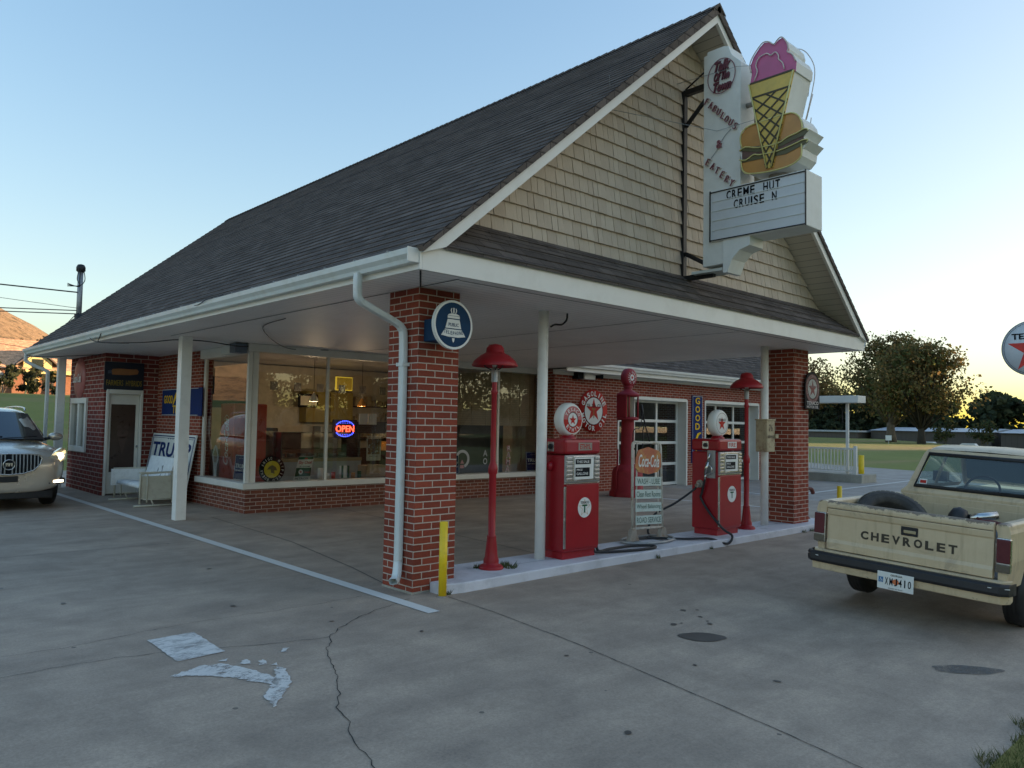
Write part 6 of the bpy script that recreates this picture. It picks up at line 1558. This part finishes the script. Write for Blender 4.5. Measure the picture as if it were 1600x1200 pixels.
# ================================================================== SUV
suv = thing('parked_suv', 'champagne suv with a lit headlight facing the camera at the left edge', 'car', (-1.69, 9.38, 0))
S0 = Vector((-1.69, 9.38, 0))
def sp_(name, mb, mat, parent=suv, **k): return mb.build(name, mat, parent, local=True, **k)
M['barchrome'] = plain('bright_trim', (.72, .72, .70), .3, .4)
M['suvpaint'] = plain('champagne_metallic', (.64, .56, .46), .25, .55, .03, 2, coat=1)
ST = [(-.02, .50, .34, .74, .78), (.0, .66, .31, .84, .90), (.06, .82, .31, .93, .985), (.20, .90, .34, 1.0, 1.05), (.50, .945, .40, 1.05, 1.11), (.90, .955, .42, 1.08, 1.16), (1.30, .96, .36, 1.10, 1.20), (1.6, .96, .21, 1.13, 1.21), (2.6, .96, .21, 1.17, 1.22), (3.8, .95, .22, 1.20, 1.24), (4.6, .92, .26, 1.20, 1.24), (4.95, .82, .38, 1.1, 1.15), (5.0, .5, .45, 1.0, 1.05)]
b = MB(); rings = []
for y, hw, zb_, zs, zc in ST:
    half = [(0, zb_), (hw*.8, zb_), (hw*.96, zb_+.10), (hw, zb_+.30), (hw*1.0, zs-.20), (hw*.965, zs-.05), (hw*.90, zs+.0), (hw*.6, zc-.02), (0, zc)]
    rings.append([(x, y, z) for x, z in half]+[(-x, y, z) for x, z in half[-2:0:-1]])
b.loft(rings, caps=True); body = sp_('body', b, 'suvpaint', subsurf=1)
GH = [(1.22, .78, 1.17, .76, 1.18), (1.60, .83, 1.18, .74, 1.44), (2.05, .86, 1.19, .70, 1.69), (2.4, .87, 1.2, .69, 1.765), (3.2, .87, 1.21, .69, 1.80), (4.2, .85, 1.22, .66, 1.78), (4.75, .78, 1.22, .60, 1.66), (4.95, .70, 1.2, .6, 1.25)]
b = MB(); rings = []
for y, hb_, zb_, ht, zt_ in GH:
    rings.append([(-hb_, y, zb_), (-(hb_+ht)/2-.03, y, (zb_+zt_)/2), (-ht, y, zt_-.05), (-ht*.8, y, zt_), (0, y, zt_+.025), (ht*.8, y, zt_), (ht, y, zt_-.05), ((hb_+ht)/2+.03, y, (zb_+zt_)/2), (hb_, y, zb_)])
b.loft(rings, closed=False); cabin = sp_('cabin', b, 'suvpaint', subsurf=1)
M['carglass'] = plain('car_glass', (.012, .016, .02), .04, var=.1, coat=1)
b = MB(); rings = []
for k in range(7):
    t_ = k/6; y = 1.17+.88*t_; z = 1.185+.50*t_; hw = .80-.14*t_
    rings.append([(x*hw, y+.10*abs(x)**2.5-.02, z-.035*abs(x)**3+.025) for x in [-1, -.8, -.5, -.2, 0, .2, .5, .8, 1]])
b.loft(rings, closed=False); wsd = sp_('windshield', b, 'carglass')
b = MB(); b.tube([(-.74, 1.15, 1.19), (.0, 1.11, 1.205), (.74, 1.15, 1.19)], .014, 6); b.tube([(-.5, 1.14, 1.22), (.1, 1.20, 1.25)], .008, 5); b.tube([(.1, 1.14, 1.22), (.65, 1.22, 1.25)], .008, 5); sp_('wiper', b, 'black', wsd)
for s in (-1, 1):
    b = MB(); b.loft([[(s*(hb_+.012-.0), y, zb_+.03), (s*((hb_+ht)/2+.045), y, (zb_+zt_)/2), (s*(ht+.025), y, zt_-.09)] for y, hb_, zb_, ht, zt_ in ((1.7, .835, 1.18, .80, 1.36), (2.1, .86, 1.19, .72, 1.64), (2.5, .87, 1.2, .70, 1.74), (3.2, .87, 1.21, .69, 1.77), (4.2, .85, 1.22, .67, 1.74), (4.5, .82, 1.25, .66, 1.66))], closed=False); sp_('side_glass', b, 'carglass')
    b = MB(); b.tube(bez([(s*.64, 2.3, 1.73), (s*.66, 2.5, 1.79), (s*.66, 3.3, 1.815), (s*.64, 4.2, 1.79), (s*.62, 4.4, 1.73)], 5), .016, 6); sp_('roof_rail', b, 'chrome')
    mr = sp_('door_mirror', MB().lathe([(0, -.06), (.07, -.055), (.105, -.02), (.11, .03), (.10, .05), (0, .055)], (s*1.05, 1.62, 1.24), (0, 1, 0), 18), 'suvpaint')
    for v in mr.data.vertices: v.co.z = 1.24+(v.co.z-1.24)*.72; v.co.x = s*1.05+(v.co.x-s*1.05)*1.15
    sp_('mirror_arm', MB().cyl((s*.86, 1.60, 1.19), (s*.98, 1.62, 1.22), .03, n=8), 'blacksteel', mr)
    for y in (1.02, 4.05):
        wh = sp_('wheel', MB().lathe([(0, .07), (.2, .10), (.30, .11), (.355, .095), (.37, .06), (.372, 0), (.37, -.06), (.355, -.095), (.30, -.11), (0, -.10)], (s*.82, y, .372), (1, 0, 0), 36), 'black')
        sp_('rim', MB().lathe([(.24, .112), (.25, .118), (.22, .10), (.05, .09), (0, .1)] if s > 0 else [(.24, -.112), (.25, -.118), (.22, -.10), (.05, -.09), (0, -.1)], (s*.82, y, .372), (1, 0, 0), 20), 'chrome', wh)
        # wheel arch lining
    hl = []
    pts = [(.53, .82), (.60, .90), (.72, 1.0), (.84, 1.07), (.90, 1.06), (.925, .96), (.90, .86), (.80, .825), (.66, .815)]
    def ny(x, z): 
        return .015+.55*max(0, abs(x)-.50)**1.6*1.15+.28*max(0, z-.80)
    b = MB(); cx_ = sum(p[0] for p in pts)/len(pts); cz_ = sum(p[1] for p in pts)/len(pts)
    V0 = b.bm.verts.new((s*cx_, ny(cx_, cz_)-.055, cz_)); O = [b.bm.verts.new((s*x, ny(x, z)-.02, z)) for x, z in pts]; I = [b.bm.verts.new((s*x, ny(x, z)+.12, z)) for x, z in pts]
    for i in range(len(O)):
        b.bm.faces.new((V0, O[i], O[(i+1) % len(O)])).smooth = True; b.bm.faces.new((O[i], O[(i+1) % len(O)], I[(i+1) % len(O)], I[i]))
    hlo = sp_('headlight', b, plain('headlight_lens_%d' % (s+1), (.55, .50, .36), .12, .3, coat=1))
    if s > 0 or True:
        sp_('lamp_bulb', MB().lathe([(0, -.03), (.045, -.02), (.062, 0), (.05, .03)], (s*.80, ny(.80, .93)-.05, .93), (0, 1, 0), 18), emit_mat('headlamp_on_%d' % (s+1), (1.0, .84, .55), .7), hlo)
    fg = sp_('fog_lamp', MB().box(s*.62, s*.90, .02+.10, .22, .44, .54), 'blacksteel', bevel=.01)
    for v in fg.data.vertices: v.co.y = ny(abs(v.co.x), .5)+(-.035 if v.co.y < .17 else .10)
    fl = sp_('running_light', MB().box(s*.70, s*.87, .0, .01, .465, .51), emit_mat('running_light_on_%d' % (s+1), (1.0, .88, .65), .6), fg)
    for v in fl.data.vertices: v.co.y = ny(abs(v.co.x), .5)+(-.045 if v.co.y < .005 else -.03)
def sq(a): return a
# grille
gpts = [(0, .985), (.30, .975), (.46, .95), (.50, .90), (.47, .80), (.38, .70), (.22, .645), (0, .63)]
full = gpts+[(-x, z) for x, z in gpts[-2:0:-1]]
def gy_(x, z): return -.035+.16*abs(x)**2+.18*max(0, z-.8)-.02
b = MB(); V = [b.bm.verts.new((x, gy_(x, z), z)) for x, z in full]; c_ = b.bm.verts.new((0, gy_(0, .8), .81))
for i in range(len(V)): b.bm.faces.new((c_, V[i], V[(i+1) % len(V)]))
gr = sp_('grille', b, 'signblack')
b = MB(); b.tube([(x, gy_(x, z)-.006, z) for x, z in full], .013, 6, closed=True); sp_('grille_surround', b, 'chrome', gr)
b = MB()
for k in range(-8, 9):
    x = k*.055
    if abs(x) > .46 or k == 0: continue
    zt_ = .975-.10*abs(x)**2; zb__ = .64+.62*abs(x)**2.2
    b.loft([[(x-.010, gy_(x, z)-.006, z), (x, gy_(x, z)-.03, z), (x+.010, gy_(x, z)-.006, z)] for z in [zt_, (zt_+zb__)/2, zb__]], closed=False, smooth=False)
sp_('grille_bar', b, 'barchrome', gr)
em = sp_('emblem', MB().lathe([(.078, 0), (.085, -.012), (.092, 0)], (0, -.075, .80), (0, 1, 0), 28), 'chrome', gr)
sp_('emblem_disc', MB().lathe([(.08, .0), (0, -.002)], (0, -.075, .80), (0, 1, 0), 24), 'signblack', em)
b = MB()
for k in (-1, 0, 1): b.prism([(k*.036-.016, .83), (k*.036+.016, .83), (k*.036+.012, .79), (k*.036, .765), (k*.036-.012, .79)], plane((0, -.08, 0), FX), 0, .006)
sp_('emblem_shield', b, 'chrome', em)
b = MB(); pts = [(-.62, .46), (.62, .46), (.54, .37), (-.54, .37)]
b.loft([[(x, gy_(x*.9, .45)+.02, z) for x, z in pts], [(x, gy_(x*.9, .45)+.2, z) for x, z in pts]], caps=True, smooth=False); sp_('lower_intake', b, 'signblack')
b = MB(); b.loft([[(x, ny(abs(x), .25)+.01, z) for x in (-.70, -.5, -.3, 0, .3, .5, .70)] for z in (.33, .22)], closed=False); b.build('chin', 'black', suv, local=True)
b = MB(); b.box(-.75, .75, .3, 4.7, .18, .26); sp_('underbody', b, 'black')
sp_('number_plate_holder', MB().box(-.15, .15, -.035, -.02, .50, .60), 'black', bevel=.005)

# ================================================================== RIGHT BACKGROUND
# white porch with railing
t = thing('porch', 'white porch roof on a thin post over a white railed concrete step', 'porch', (20.5, 5.5, 0))
MB().box(19.8, 20.9, 3.95, 8.5, -.05, .26).build('slab', 'slab', t, bevel=.02)
MB().box(19.75, 20.35, 4.05, 8.8, 2.50, 2.72).build('roof', 'white', t, bevel=.01)
MB().box(20.05, 20.13, 4.48, 4.56, .26, 2.5).build('post', 'white', t)
rl_o = None
b = MB(); b.box(19.95, 20.0, 4.25, 7.5, 1.02, 1.08); b.box(19.955, 19.995, 4.25, 7.5, .34, .38)
rail = b.build('railing', 'white', t)
for k in range(29): MB().box(19.962, 19.988, 4.34+k*.108, 4.366+k*.108, .38, 1.02).build('baluster', 'white', rail)
MB().box(19.93, 20.02, 4.18, 4.27, .26, 1.14).build('newel', 'white', rail); MB().box(19.93, 20.02, 7.5, 7.59, .26, 1.14).build('newel', 'white', rail)
# big round filling station sign on its pole, at the right edge
t = thing('roadside_sign', 'big round white sign with a red star on a pole at the right edge', 'sign', (25.1, .57, 0))
P = plane((25, .57, 4.42), (0, -1, 0))
MB().lathe([(0, 0), (.90, 0), (.90, .10), (0, .10)], (25, .57, 4.42), (1, 0, 0), 56).build('disc', plain('sign_grey_white', (.60, .62, .63), .35, var=.05), t)
MB().lathe([(.90, -.012), (.925, -.01), (.925, .11), (.90, .11)], (25, .57, 4.42), (1, 0, 0), 56).build('rim', 'steel', t)
MB().ring(P, 0, 0, .845, .855, .003, 56).build('ring', 'signblack', t)
MB().flat(star(0, -.06, .78), P, .004).build('star_emblem', plain('bright_sign_red', (.60, .03, .02), .4), t)
b = MB(); b.text('TEXACO', P, 0, .40, 1.25, .2, .002, .007, .03); b.build('lettering', 'signblack', t)
MB().box(25.12, 25.24, .51, .63, 0, 5.2).build('pole', 'steel', t)
# long metal sheds beyond the field
M['shedwall'] = slat_mat('shed_wall', (.085, .07, .062), .9, 0, .05, .6, .6); M['shedwall_y'] = M['shedwall']
M['shedroof'] = plain('pale_shed_roof', (.42, .44, .46), .5, var=.08)
for (x0, x1, y0, y1, zt_, lab) in ((150, 168, 8, 34, 1.55, 'long brown metal shed with pale roof, right of the pair behind the field'), (152, 170, 36, 57, 1.60, 'long brown metal shed with pale roof, left of the pair behind the field')):
    t = thing('storage_shed', lab, 'shed', ((x0+x1)/2, (y0+y1)/2, -3), 'metal sheds behind the field')
    MB().box(x0, x1, y0, y1, -3.6, zt_).build('wall', 'shedwall', t)
    b = MB(); xm_ = (x0+x1)/2
    b.prism([(x0-.5, zt_-.02), (xm_, zt_+.7), (x1+.5, zt_-.02)], plane((0, y1+.3, 0), FX), 0, y1-y0+.6); b.build('roof', 'shedroof', t)
t = thing('storage_shed', 'low dark shed with a flat pale roof left of the big tree trunks', 'shed', (150, 64, -3), 'metal sheds behind the field')
MB().box(148, 156, 58, 70, -3.4, 1.15).build('wall', 'shedwall', t); MB().box(147.5, 156.5, 57.5, 70.5, 1.16, 1.5).build('roof', 'shedroof', t)
b = MB()
for k in range(14): b.box(150-.05, 150+.05, 72+k*2, 72.1+k*2, -3, 1.9)
t = thing('chain_fence', 'blue grey fence in front of the dark trees left of the sheds', 'fence', (150, 84, 0)); b.build('post', 'steel', t)
MB().box(149.98, 150.0, 72, 98.1, .1, 1.8).build('mesh_panel', plain('blue_grey_mesh', (.13, .17, .19), .7, var=.3, scale=2), t)
t = thing('field_sign', 'small white board standing on the grass between the two big tree trunks', 'sign', (100, 32, .2))
c = Vector((99, 32.3, 0)); MB().box(98.96, 99.0, 33.0, 33.75, .35, 1.0).build('board', 'signwhite', t); MB().box(98.97, 99.02, 33.34, 33.42, -.5, .35).build('leg', 'steel', t)
t = thing('street_light', 'green glowing security light above the right shed', 'light', (149.5, 14.5, -3))
MB().cyl((149.5, 15.2, -3), (149.5, 15.2, 1.2), .08, n=8).build('pole', 'steel', t); MB().lathe([(0, -.2), (.28, -.15), (.28, .15), (0, .2)], (149.3, 15.2, 1.1), (-1, 0, 0), 12).build('lamp', emit_mat('green_lamp', (.35, 1.0, .35), 1.6), t)
t = thing('warning_sign', 'amber diamond marker glowing beyond the porch post', 'sign', (60, 26.7, 0))
MB().cyl((60, 26.7, -.2), (60, 26.7, 2.0), .04, n=8).build('post', 'steel', t); P = plane((59.95, 26.7, 2.1), (0, -1, 0))
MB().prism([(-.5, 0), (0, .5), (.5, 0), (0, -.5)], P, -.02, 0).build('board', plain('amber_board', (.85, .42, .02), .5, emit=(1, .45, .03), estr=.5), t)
for x, y, lab in ((128, 38.3, 'white roofed car low behind the crest of the field, left one'), (121, 30.5, 'white roofed car low behind the crest of the field, right one')):
    t = thing('parked_car', lab, 'car', (x, y, -1.6)); b = MB()
    b.loft([[(x-.8, yy, -1.9), (x-.8, yy, zz), (x-.55, yy, zz+tp_), (x+.55, yy, zz+tp_), (x+.8, yy, zz), (x+.8, yy, -1.9)] for yy, zz, tp_ in ((y-2.2, -1.3, .02), (y-1.3, -1.1, .05), (y-.8, -1.0, .5), (y+.8, -1.0, .5), (y+1.6, -1.1, .05), (y+2.2, -1.3, .02))], caps=True, smooth=False)
    for v in b.bm.verts: v.co.z += .45
    b.build('body', 'signwhite', t)
    b = MB()
    for q in (-1.4, 1.4): b.cyl((x-.85, y+q, -1.35), (x+.85, y+q, -1.35), .32, n=12)
    b.build('wheel', 'black', t)

# ---------------------------------------------------------------- trees
def leaf_mat(name, c1, c2, c3):
    m, N, L, B = newmat(name); tc = N.new('ShaderNodeTexCoord').outputs['Object']; g = N.new('ShaderNodeNewGeometry')
    n = noise_node(N, L, .45, 3, tc)
    c = mixc(N, L, ramp_out(N, L, n.outputs[0], .38, .62), c1, c2); 
    r = N.new('ShaderNodeMath'); r.operation = 'GREATER_THAN'; L.new(g.outputs['Random Per Island'], r.inputs[0]); r.inputs[1].default_value = .72
    c = mixc(N, L, mathn(N, L, 'MULTIPLY', r.outputs[0], .8), c, c3)
    L.new(c, B.inputs['Base Color']); B.inputs['Roughness'].default_value = .9
    tr = N.new('ShaderNodeBsdfTranslucent'); L.new(c, tr.inputs[0]); mx = N.new('ShaderNodeMixShader'); mx.inputs[0].default_value = .35
    o = N['Material Output']; L.new(B.outputs[0], mx.inputs[1]); L.new(tr.outputs[0], mx.inputs[2]); L.new(mx.outputs[0], o.inputs[0])
    return m
M['leaf_oak'] = leaf_mat('autumn_oak_leaves', (.105, .12, .035), (.17, .13, .045), (.28, .16, .05))
M['leaf_green'] = leaf_mat('dark_green_leaves', (.05, .07, .022), (.08, .09, .03), (.14, .10, .03))
M['leaf_brown'] = leaf_mat('brown_autumn_leaves', (.19, .13, .045), (.24, .14, .05), (.12, .11, .035))
M['leaf_dark'] = leaf_mat('dark_evergreen_leaves', (.03, .042, .018), (.045, .06, .022), (.08, .08, .03))  # one dark leaf colour for evergreens and far trees
M['leaf_gold'] = leaf_mat('yellow_green_leaves', (.12, .12, .025), (.18, .14, .03), (.07, .08, .02))
M['bark'] = plain('grey_bark', (.15, .125, .10), .9, var=.3, scale=3, bmp=.5)
M['bark_dark'] = plain('dark_bark', (.045, .038, .03), .9, var=.3, scale=3)
def tree(x, y, z, h, cr, label, leaf='leaf_oak', group=None, n=5000, trunk=.35, crown0=.28, ls=.3, name='tree', squash=1.0, bark='bark', seed=1, gaps=.5, cat='tree', nblob=None):
    rs = random.Random(seed); t = thing(name, label, cat, (x, y, z), group)
    tb = MB(); th = h*crown0
    tb.tube([(x, y, z-.4), (x+rs.uniform(-.1, .1), y, z+th*.5), (x+rs.uniform(-.2, .2), y, z+th*1.1), (x+rs.uniform(-.3, .3), y+.1, z+h*.62), (x, y, z+h*.85)], [trunk*1.35, trunk, trunk*.85, trunk*.45, trunk*.1], 9)
    blobs = []
    nb = nblob or max(5, int(cr*2.2)+4)
    for i in range(nb):
        a = rs.random()*6.283; e = rs.uniform(-.55, 1); q = rs.uniform(.45, .95)
        ch = h*(1-crown0)/2; cz_ = z+h*crown0+ch
        bx, by, bz = x+cr*.68*q*math.cos(a)*math.cos(e*1.2), y+cr*.68*q*math.sin(a)*math.cos(e*1.2), cz_+ch*.68*math.sin(e*1.3)*squash
        br = cr*rs.uniform(.25, .44); blobs.append((bx, by, bz, br))
        p0 = Vector((x, y, z+th*rs.uniform(.8, 1.3))); p1 = Vector((bx, by, bz))
        mid = p0.lerp(p1, .5)+Vector((0, 0, -.08*h*rs.random()))
        tb.tube([p0, mid, p1], [trunk*.38, trunk*.22, trunk*.05], 5)
        for k in range(3):
            d = Vector((rs.gauss(0, 1), rs.gauss(0, 1), rs.gauss(.3, .7))).normalized(); tb.tube([p0.lerp(p1, .7), p1+d*br*.9], [trunk*.10, trunk*.02], 4)
    tb.build('trunk', bark, t)
    cb = MB(); bm = cb.bm
    for i in range(n):
        bx, by, bz, br = blobs[rs.randrange(len(blobs))]
        d = Vector((rs.gauss(0, 1), rs.gauss(0, 1), rs.gauss(0, 1))).normalized()
        rr = br*(rs.random()**.45)*(1+.25*noise.noise(Vector((bx+d.x*3, by+d.y*3, bz+d.z*3))))
        p = Vector((bx, by, bz))+Vector((d.x*rr, d.y*rr, d.z*rr*.8))
        if noise.noise(p*(1.6/max(1, cr*.28)))*1.0 < -gaps*.55 : continue
        s = ls*rs.uniform(.5, 1.3); u = Vector((rs.gauss(0, 1), rs.gauss(0, 1), rs.gauss(0, 1))).normalized(); v = u.orthogonal().normalized(); v = (v+u.cross(v)*rs.uniform(-1, 1)).normalized()
        vs = [bm.verts.new(p+u*s*.6), bm.verts.new(p+v*s*.45+u*.1*s), bm.verts.new(p-u*s*.5), bm.verts.new(p-v*s*.4)]
        bm.faces.new(vs)
    cb.build('crown', leaf, t, uv=False)
    return t
tree(112, 38.0, .4, 15.4, 8.6, 'largest autumn oak with a thick pale trunk on the field crest', 'leaf_oak', n=24000, trunk=.6, crown0=.12, ls=.38, seed=4, gaps=.22, nblob=44)
tree(105, 31.5, .1, 14.0, 8.2, 'autumn oak with a darker trunk just right of the largest oak', 'leaf_oak', n=20000, trunk=.45, crown0=.12, ls=.38, seed=9, gaps=.25, bark='bark_dark', nblob=40)
tree(122, 56, .5, 14.0, 8.5, 'brown autumn tree directly behind the porch roof', 'leaf_brown', n=9000, trunk=.4, crown0=.15, ls=.42, seed=12, gaps=.3, bark='bark_dark', nblob=24)
tree(88, 11.5, -1, 12.0, 5.5, 'sparse tree behind the round roadside sign', 'leaf_oak', n=3400, trunk=.3, crown0=.2, ls=.34, seed=15, gaps=.75, bark='bark_dark')
for i, (x, y, h, cr) in enumerate(((133, 37.5, 7, 3.0), (136, 33.0, 6.6, 2.8), (132, 23.5, 6.8, 3.0), (130, 19.5, 6.4, 2.8), (138, 13.0, 6.6, 3.0))):
    tree(x, y, -3.0, h, cr, ('small pale trunked tree before the left shed, leftmost of five', 'small pale trunked tree before the left shed, second of five', 'small pale trunked tree at the middle of the sheds, third of five', 'small pale trunked tree before the right shed, fourth of five', 'small pale trunked tree before the right shed, rightmost of five')[i], 'leaf_green', 'small trees before the sheds', n=1500, trunk=.12, crown0=.35, ls=.34, seed=30+i, gaps=.3)
rs = random.Random(77)
for i in range(23):
    y = 6+i*5.6; x = 184+rs.uniform(-8, 12)-i*.8; h = rs.uniform(12, 16.5)
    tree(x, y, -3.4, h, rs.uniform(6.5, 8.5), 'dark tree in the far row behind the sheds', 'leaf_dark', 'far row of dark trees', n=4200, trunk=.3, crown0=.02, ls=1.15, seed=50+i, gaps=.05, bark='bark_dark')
for i in range(7):
    y = 66+i*8; x = 160+rs.uniform(-4, 4)
    tree(x, y, -3.2, rs.uniform(12, 15), 6.0, 'dark tree standing behind the blue grey fence', 'leaf_dark', 'dark trees behind the fence', n=5200, trunk=.3, crown0=.02, ls=.8, seed=80+i, gaps=.15, bark='bark_dark')
# evening treeline across the road behind the camera, mirrored in the shop windows
for i, (az, d) in enumerate(((131, 66), (136, 58), (141, 64), (146, 58), (151, 66), (156, 60), (162, 62), (169, 58), (178, 62), (188, 60))):
    x, y = 3+d*math.sin(rad(az)), 3+d*math.cos(rad(az))
    tree(x, y, -.4, 9.5+1.2*math.sin(i*2.2), 4.8, 'roadside tree across the street out of the picture', 'leaf_oak', 'trees across the street', n=5600, trunk=.2, crown0=.12, ls=.30, seed=120+i, gaps=.5, bark='bark_dark')

# ---------------------------------------------------------------- left background: house, hedges
gzl = lambda x, y: terrain(x, y)
t = thing('brick_house', 'brick house with orange lit roof and yellow gabled dormer beyond the grass bank', 'house', (9.5, 78, 3.4))
M['houseroof'] = shingle_mat('house_roof', (.60, .36, .22), .4, .18); M['housebrick'] = brick_mat('house_brick', (.26, .11, .07), (.2, .09, .05), (.35, .28, .2), .2)
M['yellowtrim'] = plain('yellow_trim', (.55, .45, .2), .5)
MB().box(-2, 17, 76.5, 85, 3.0, 5.9).build('wall', 'housebrick', t)
b = MB(); b.face([(-3, 75.7, 5.8), (17.6, 75.7, 5.8), (14.6, 80.8, 8.9), (-3, 80.8, 8.9)]); b.face([(17.6, 75.7, 5.8), (17.6, 85.9, 5.8), (14.6, 80.8, 8.9)]); b.face([(-3, 85.9, 5.8), (17.6, 85.9, 5.8), (14.6, 80.8, 8.9), (-3, 80.8, 8.9)]); b.build('roof', 'houseroof', t)
MB().box(11.0, 17, 75.6, 75.75, 5.45, 5.8).box(11.0, 17, 75.75, 76.5, 5.7, 5.78).build('eave_trim', 'yellowtrim', t)
d = MB().prism([(10.9, 5.9), (13.2, 5.9), (13.2, 6.55), (12.05, 7.5), (10.9, 6.55)], plane((0, 76.0, 0), FX), -3, 0).build('dormer', 'yellowtrim', t)
b = MB()
b.prism([(10.3, 6.30), (12.05, 7.78), (12.05, 7.62), (10.3, 6.14)], plane((0, 75.7, 0), FX), -4, 0); b.prism([(13.8, 6.30), (12.05, 7.78), (12.05, 7.62), (13.8, 6.14)], plane((0, 75.7, 0), FX), -4, 0); b.build('roof', 'shingle', d)
MB().box(11.6, 12.5, 75.95, 76.0, 6.0, 6.8).build('window', 'glass_dark', d)
wn = MB().box(11.2, 12.3, 76.4, 76.5, 3.9, 5.1).build('window', 'yellowtrim', t); MB().box(11.3, 12.2, 76.36, 76.4, 4.0, 5.0).build('pane', 'carglass', wn)
MB().box(13.8, 13.95, 75.7, 75.85, 3.2, 5.45).box(16.6, 16.75, 75.7, 75.85, 3.2, 5.45).box(11.05, 11.2, 75.7, 75.85, 3.2, 5.45).build('porch_post', 'yellowtrim', t)
t = thing('garden_shed', 'pale roofed outbuilding at the far left edge below the orange roof', 'shed', (6, 64, 3.2))
MB().box(2.2, 7.4, 64, 69, 2.8, 4.4).build('wall', 'siding', t); b = MB(); b.prism([(1.6, 4.3), (4.9, 6.8), (7.9, 4.3)], plane((0, 69.4, 0), FX), 0, 5.8); b.build('roof', plain('grey_metal_roof', (.33, .32, .30), .5), t)
for i, (x, y, h, cr, lf, lab) in enumerate(((6.6, 60, 2.3, 1.9, 'leaf_dark', 'dark evergreen hedge bush at the far left before the house'), (8.7, 60.5, 2.3, 1.5, 'leaf_dark', 'tall dark evergreen bush right before the house corner'), (10.3, 62, 2.0, 1.2, 'leaf_green', 'low green bush beside the lit brick wall of the house'), (14.0, 62, 2.4, 1.5, 'leaf_dark', 'dark bush glimpsed right of the corner porch post'))):
    tree(x, y, terrain(x, y)-.1, h, cr, lab, lf, n=9000, trunk=.08, crown0=-.12, ls=.22, seed=200+i, gaps=-.3, name='evergreen_bush', cat='bush', nblob=14)
for i, (x, y, h, cr, lf, lab) in enumerate(((12.9, 90, 7.2, 1.7, 'leaf_gold', 'yellow green tree just behind the ridge of the orange house roof'), (15.4, 90, 7.5, 2.3, 'leaf_brown', 'bushy brown autumn tree right of the house roof'), (18.3, 90.5, 9.2, 1.9, 'leaf_gold', 'tall yellow green tree just left of the service mast'), (10.4, 92, 6.9, 1.0, 'leaf_gold', 'small golden tree at the left behind the orange roof'), (17.5, 70, 3.8, 1.9, 'leaf_brown', 'brown shrub seen between the porch post and the brick corner'), (22, 91, 8.4, 3.4, 'leaf_brown', 'wide brown tree mostly hidden behind the station roof'))):
    tree(x, y, terrain(x, y)-.2, h, cr, lab, lf, n=6500, trunk=.12, crown0=.02, ls=.30, seed=220+i, gaps=.0, nblob=18)
# grass verge with blades at the lower right corner
def blades():
    b = MB(); rs = random.Random(11)
    for i in range(22000):
        x = rs.uniform(.1, 2.6) if i % 3 else rs.uniform(.1, 1.2); y = rs.uniform(-6.4, -4.7)
        e = .22+.09*noise.noise(Vector((y*3, 1, 0)))*2; f_ = -4.77+.08*noise.noise(Vector((x*4, 2, 0)))*2
        if x < e or y > f_: continue
        z = gz(x, y)-.01; h = rs.uniform(.02, .07); a = rs.random()*6.28; w_ = .0035; lx, ly = rs.gauss(0, .4)*h, rs.gauss(0, .4)*h
        c, s = math.cos(a)*w_, math.sin(a)*w_
        b.face([(x-c, y-s, z), (x+c, y+s, z), (x+lx, y+ly, z+h)])
    return b
tag(blades().build('grass', leaf_mat('grass_blades', (.06, .09, .02), (.09, .11, .03), (.2, .16, .07)), local=True, uv=False), 'patch of short grass at the lower right corner of the pavement', 'grass', kind='stuff')
mb = MB(); 
tag(grid(frange(.25, 12.25, .5), frange(-12, -4.80, .5), lambda x, y: gz(x, y)+.012).build('grass_verge', 'grass', local=True), kind='structure')

# wires to the mast
def wire(p0, p1, sag, label, r=.012):
    p0, p1 = Vector(p0), Vector(p1); pts = []
    for k in range(25):
        t_ = k/24; q = p0.lerp(p1, t_); q.z -= sag*4*t_*(1-t_); pts.append(q)
    tag(MB().tube(pts, r, 5).build('overhead_wire', 'black'), label, 'wire', 'overhead wires at the left')
wire((.30, 13.85, 4.52), (-30, 31, 8.5), .5, 'thick black wire meeting the mast just under its head', .016)
wire((.33, 13.88, 4.10), (-30, 33, 6.6), .7, 'upper of two close wires tied to the middle of the mast')
wire((.33, 13.88, 4.02), (-30, 33, 6.2), .6, 'lower of two close wires tied to the middle of the mast')
wire((.33, 13.85, 4.15), (-18, 40, 9.5), .3, 'thin wire slanting down to the mast from upper left', .006)
wire((.33, 13.9, 4.05), (9.5, 76, 5.2), .3, 'left one of two service wires dropping from the mast to the house', .010)
wire((.38, 13.92, 4.05), (11, 76, 5.0), .5, 'right one of two service wires dropping from the mast to the house', .010)
wire((-20, 60, 9.6), (30, 60, 4.8), .3, 'far wire crossing in front of the orange mountain', .02)
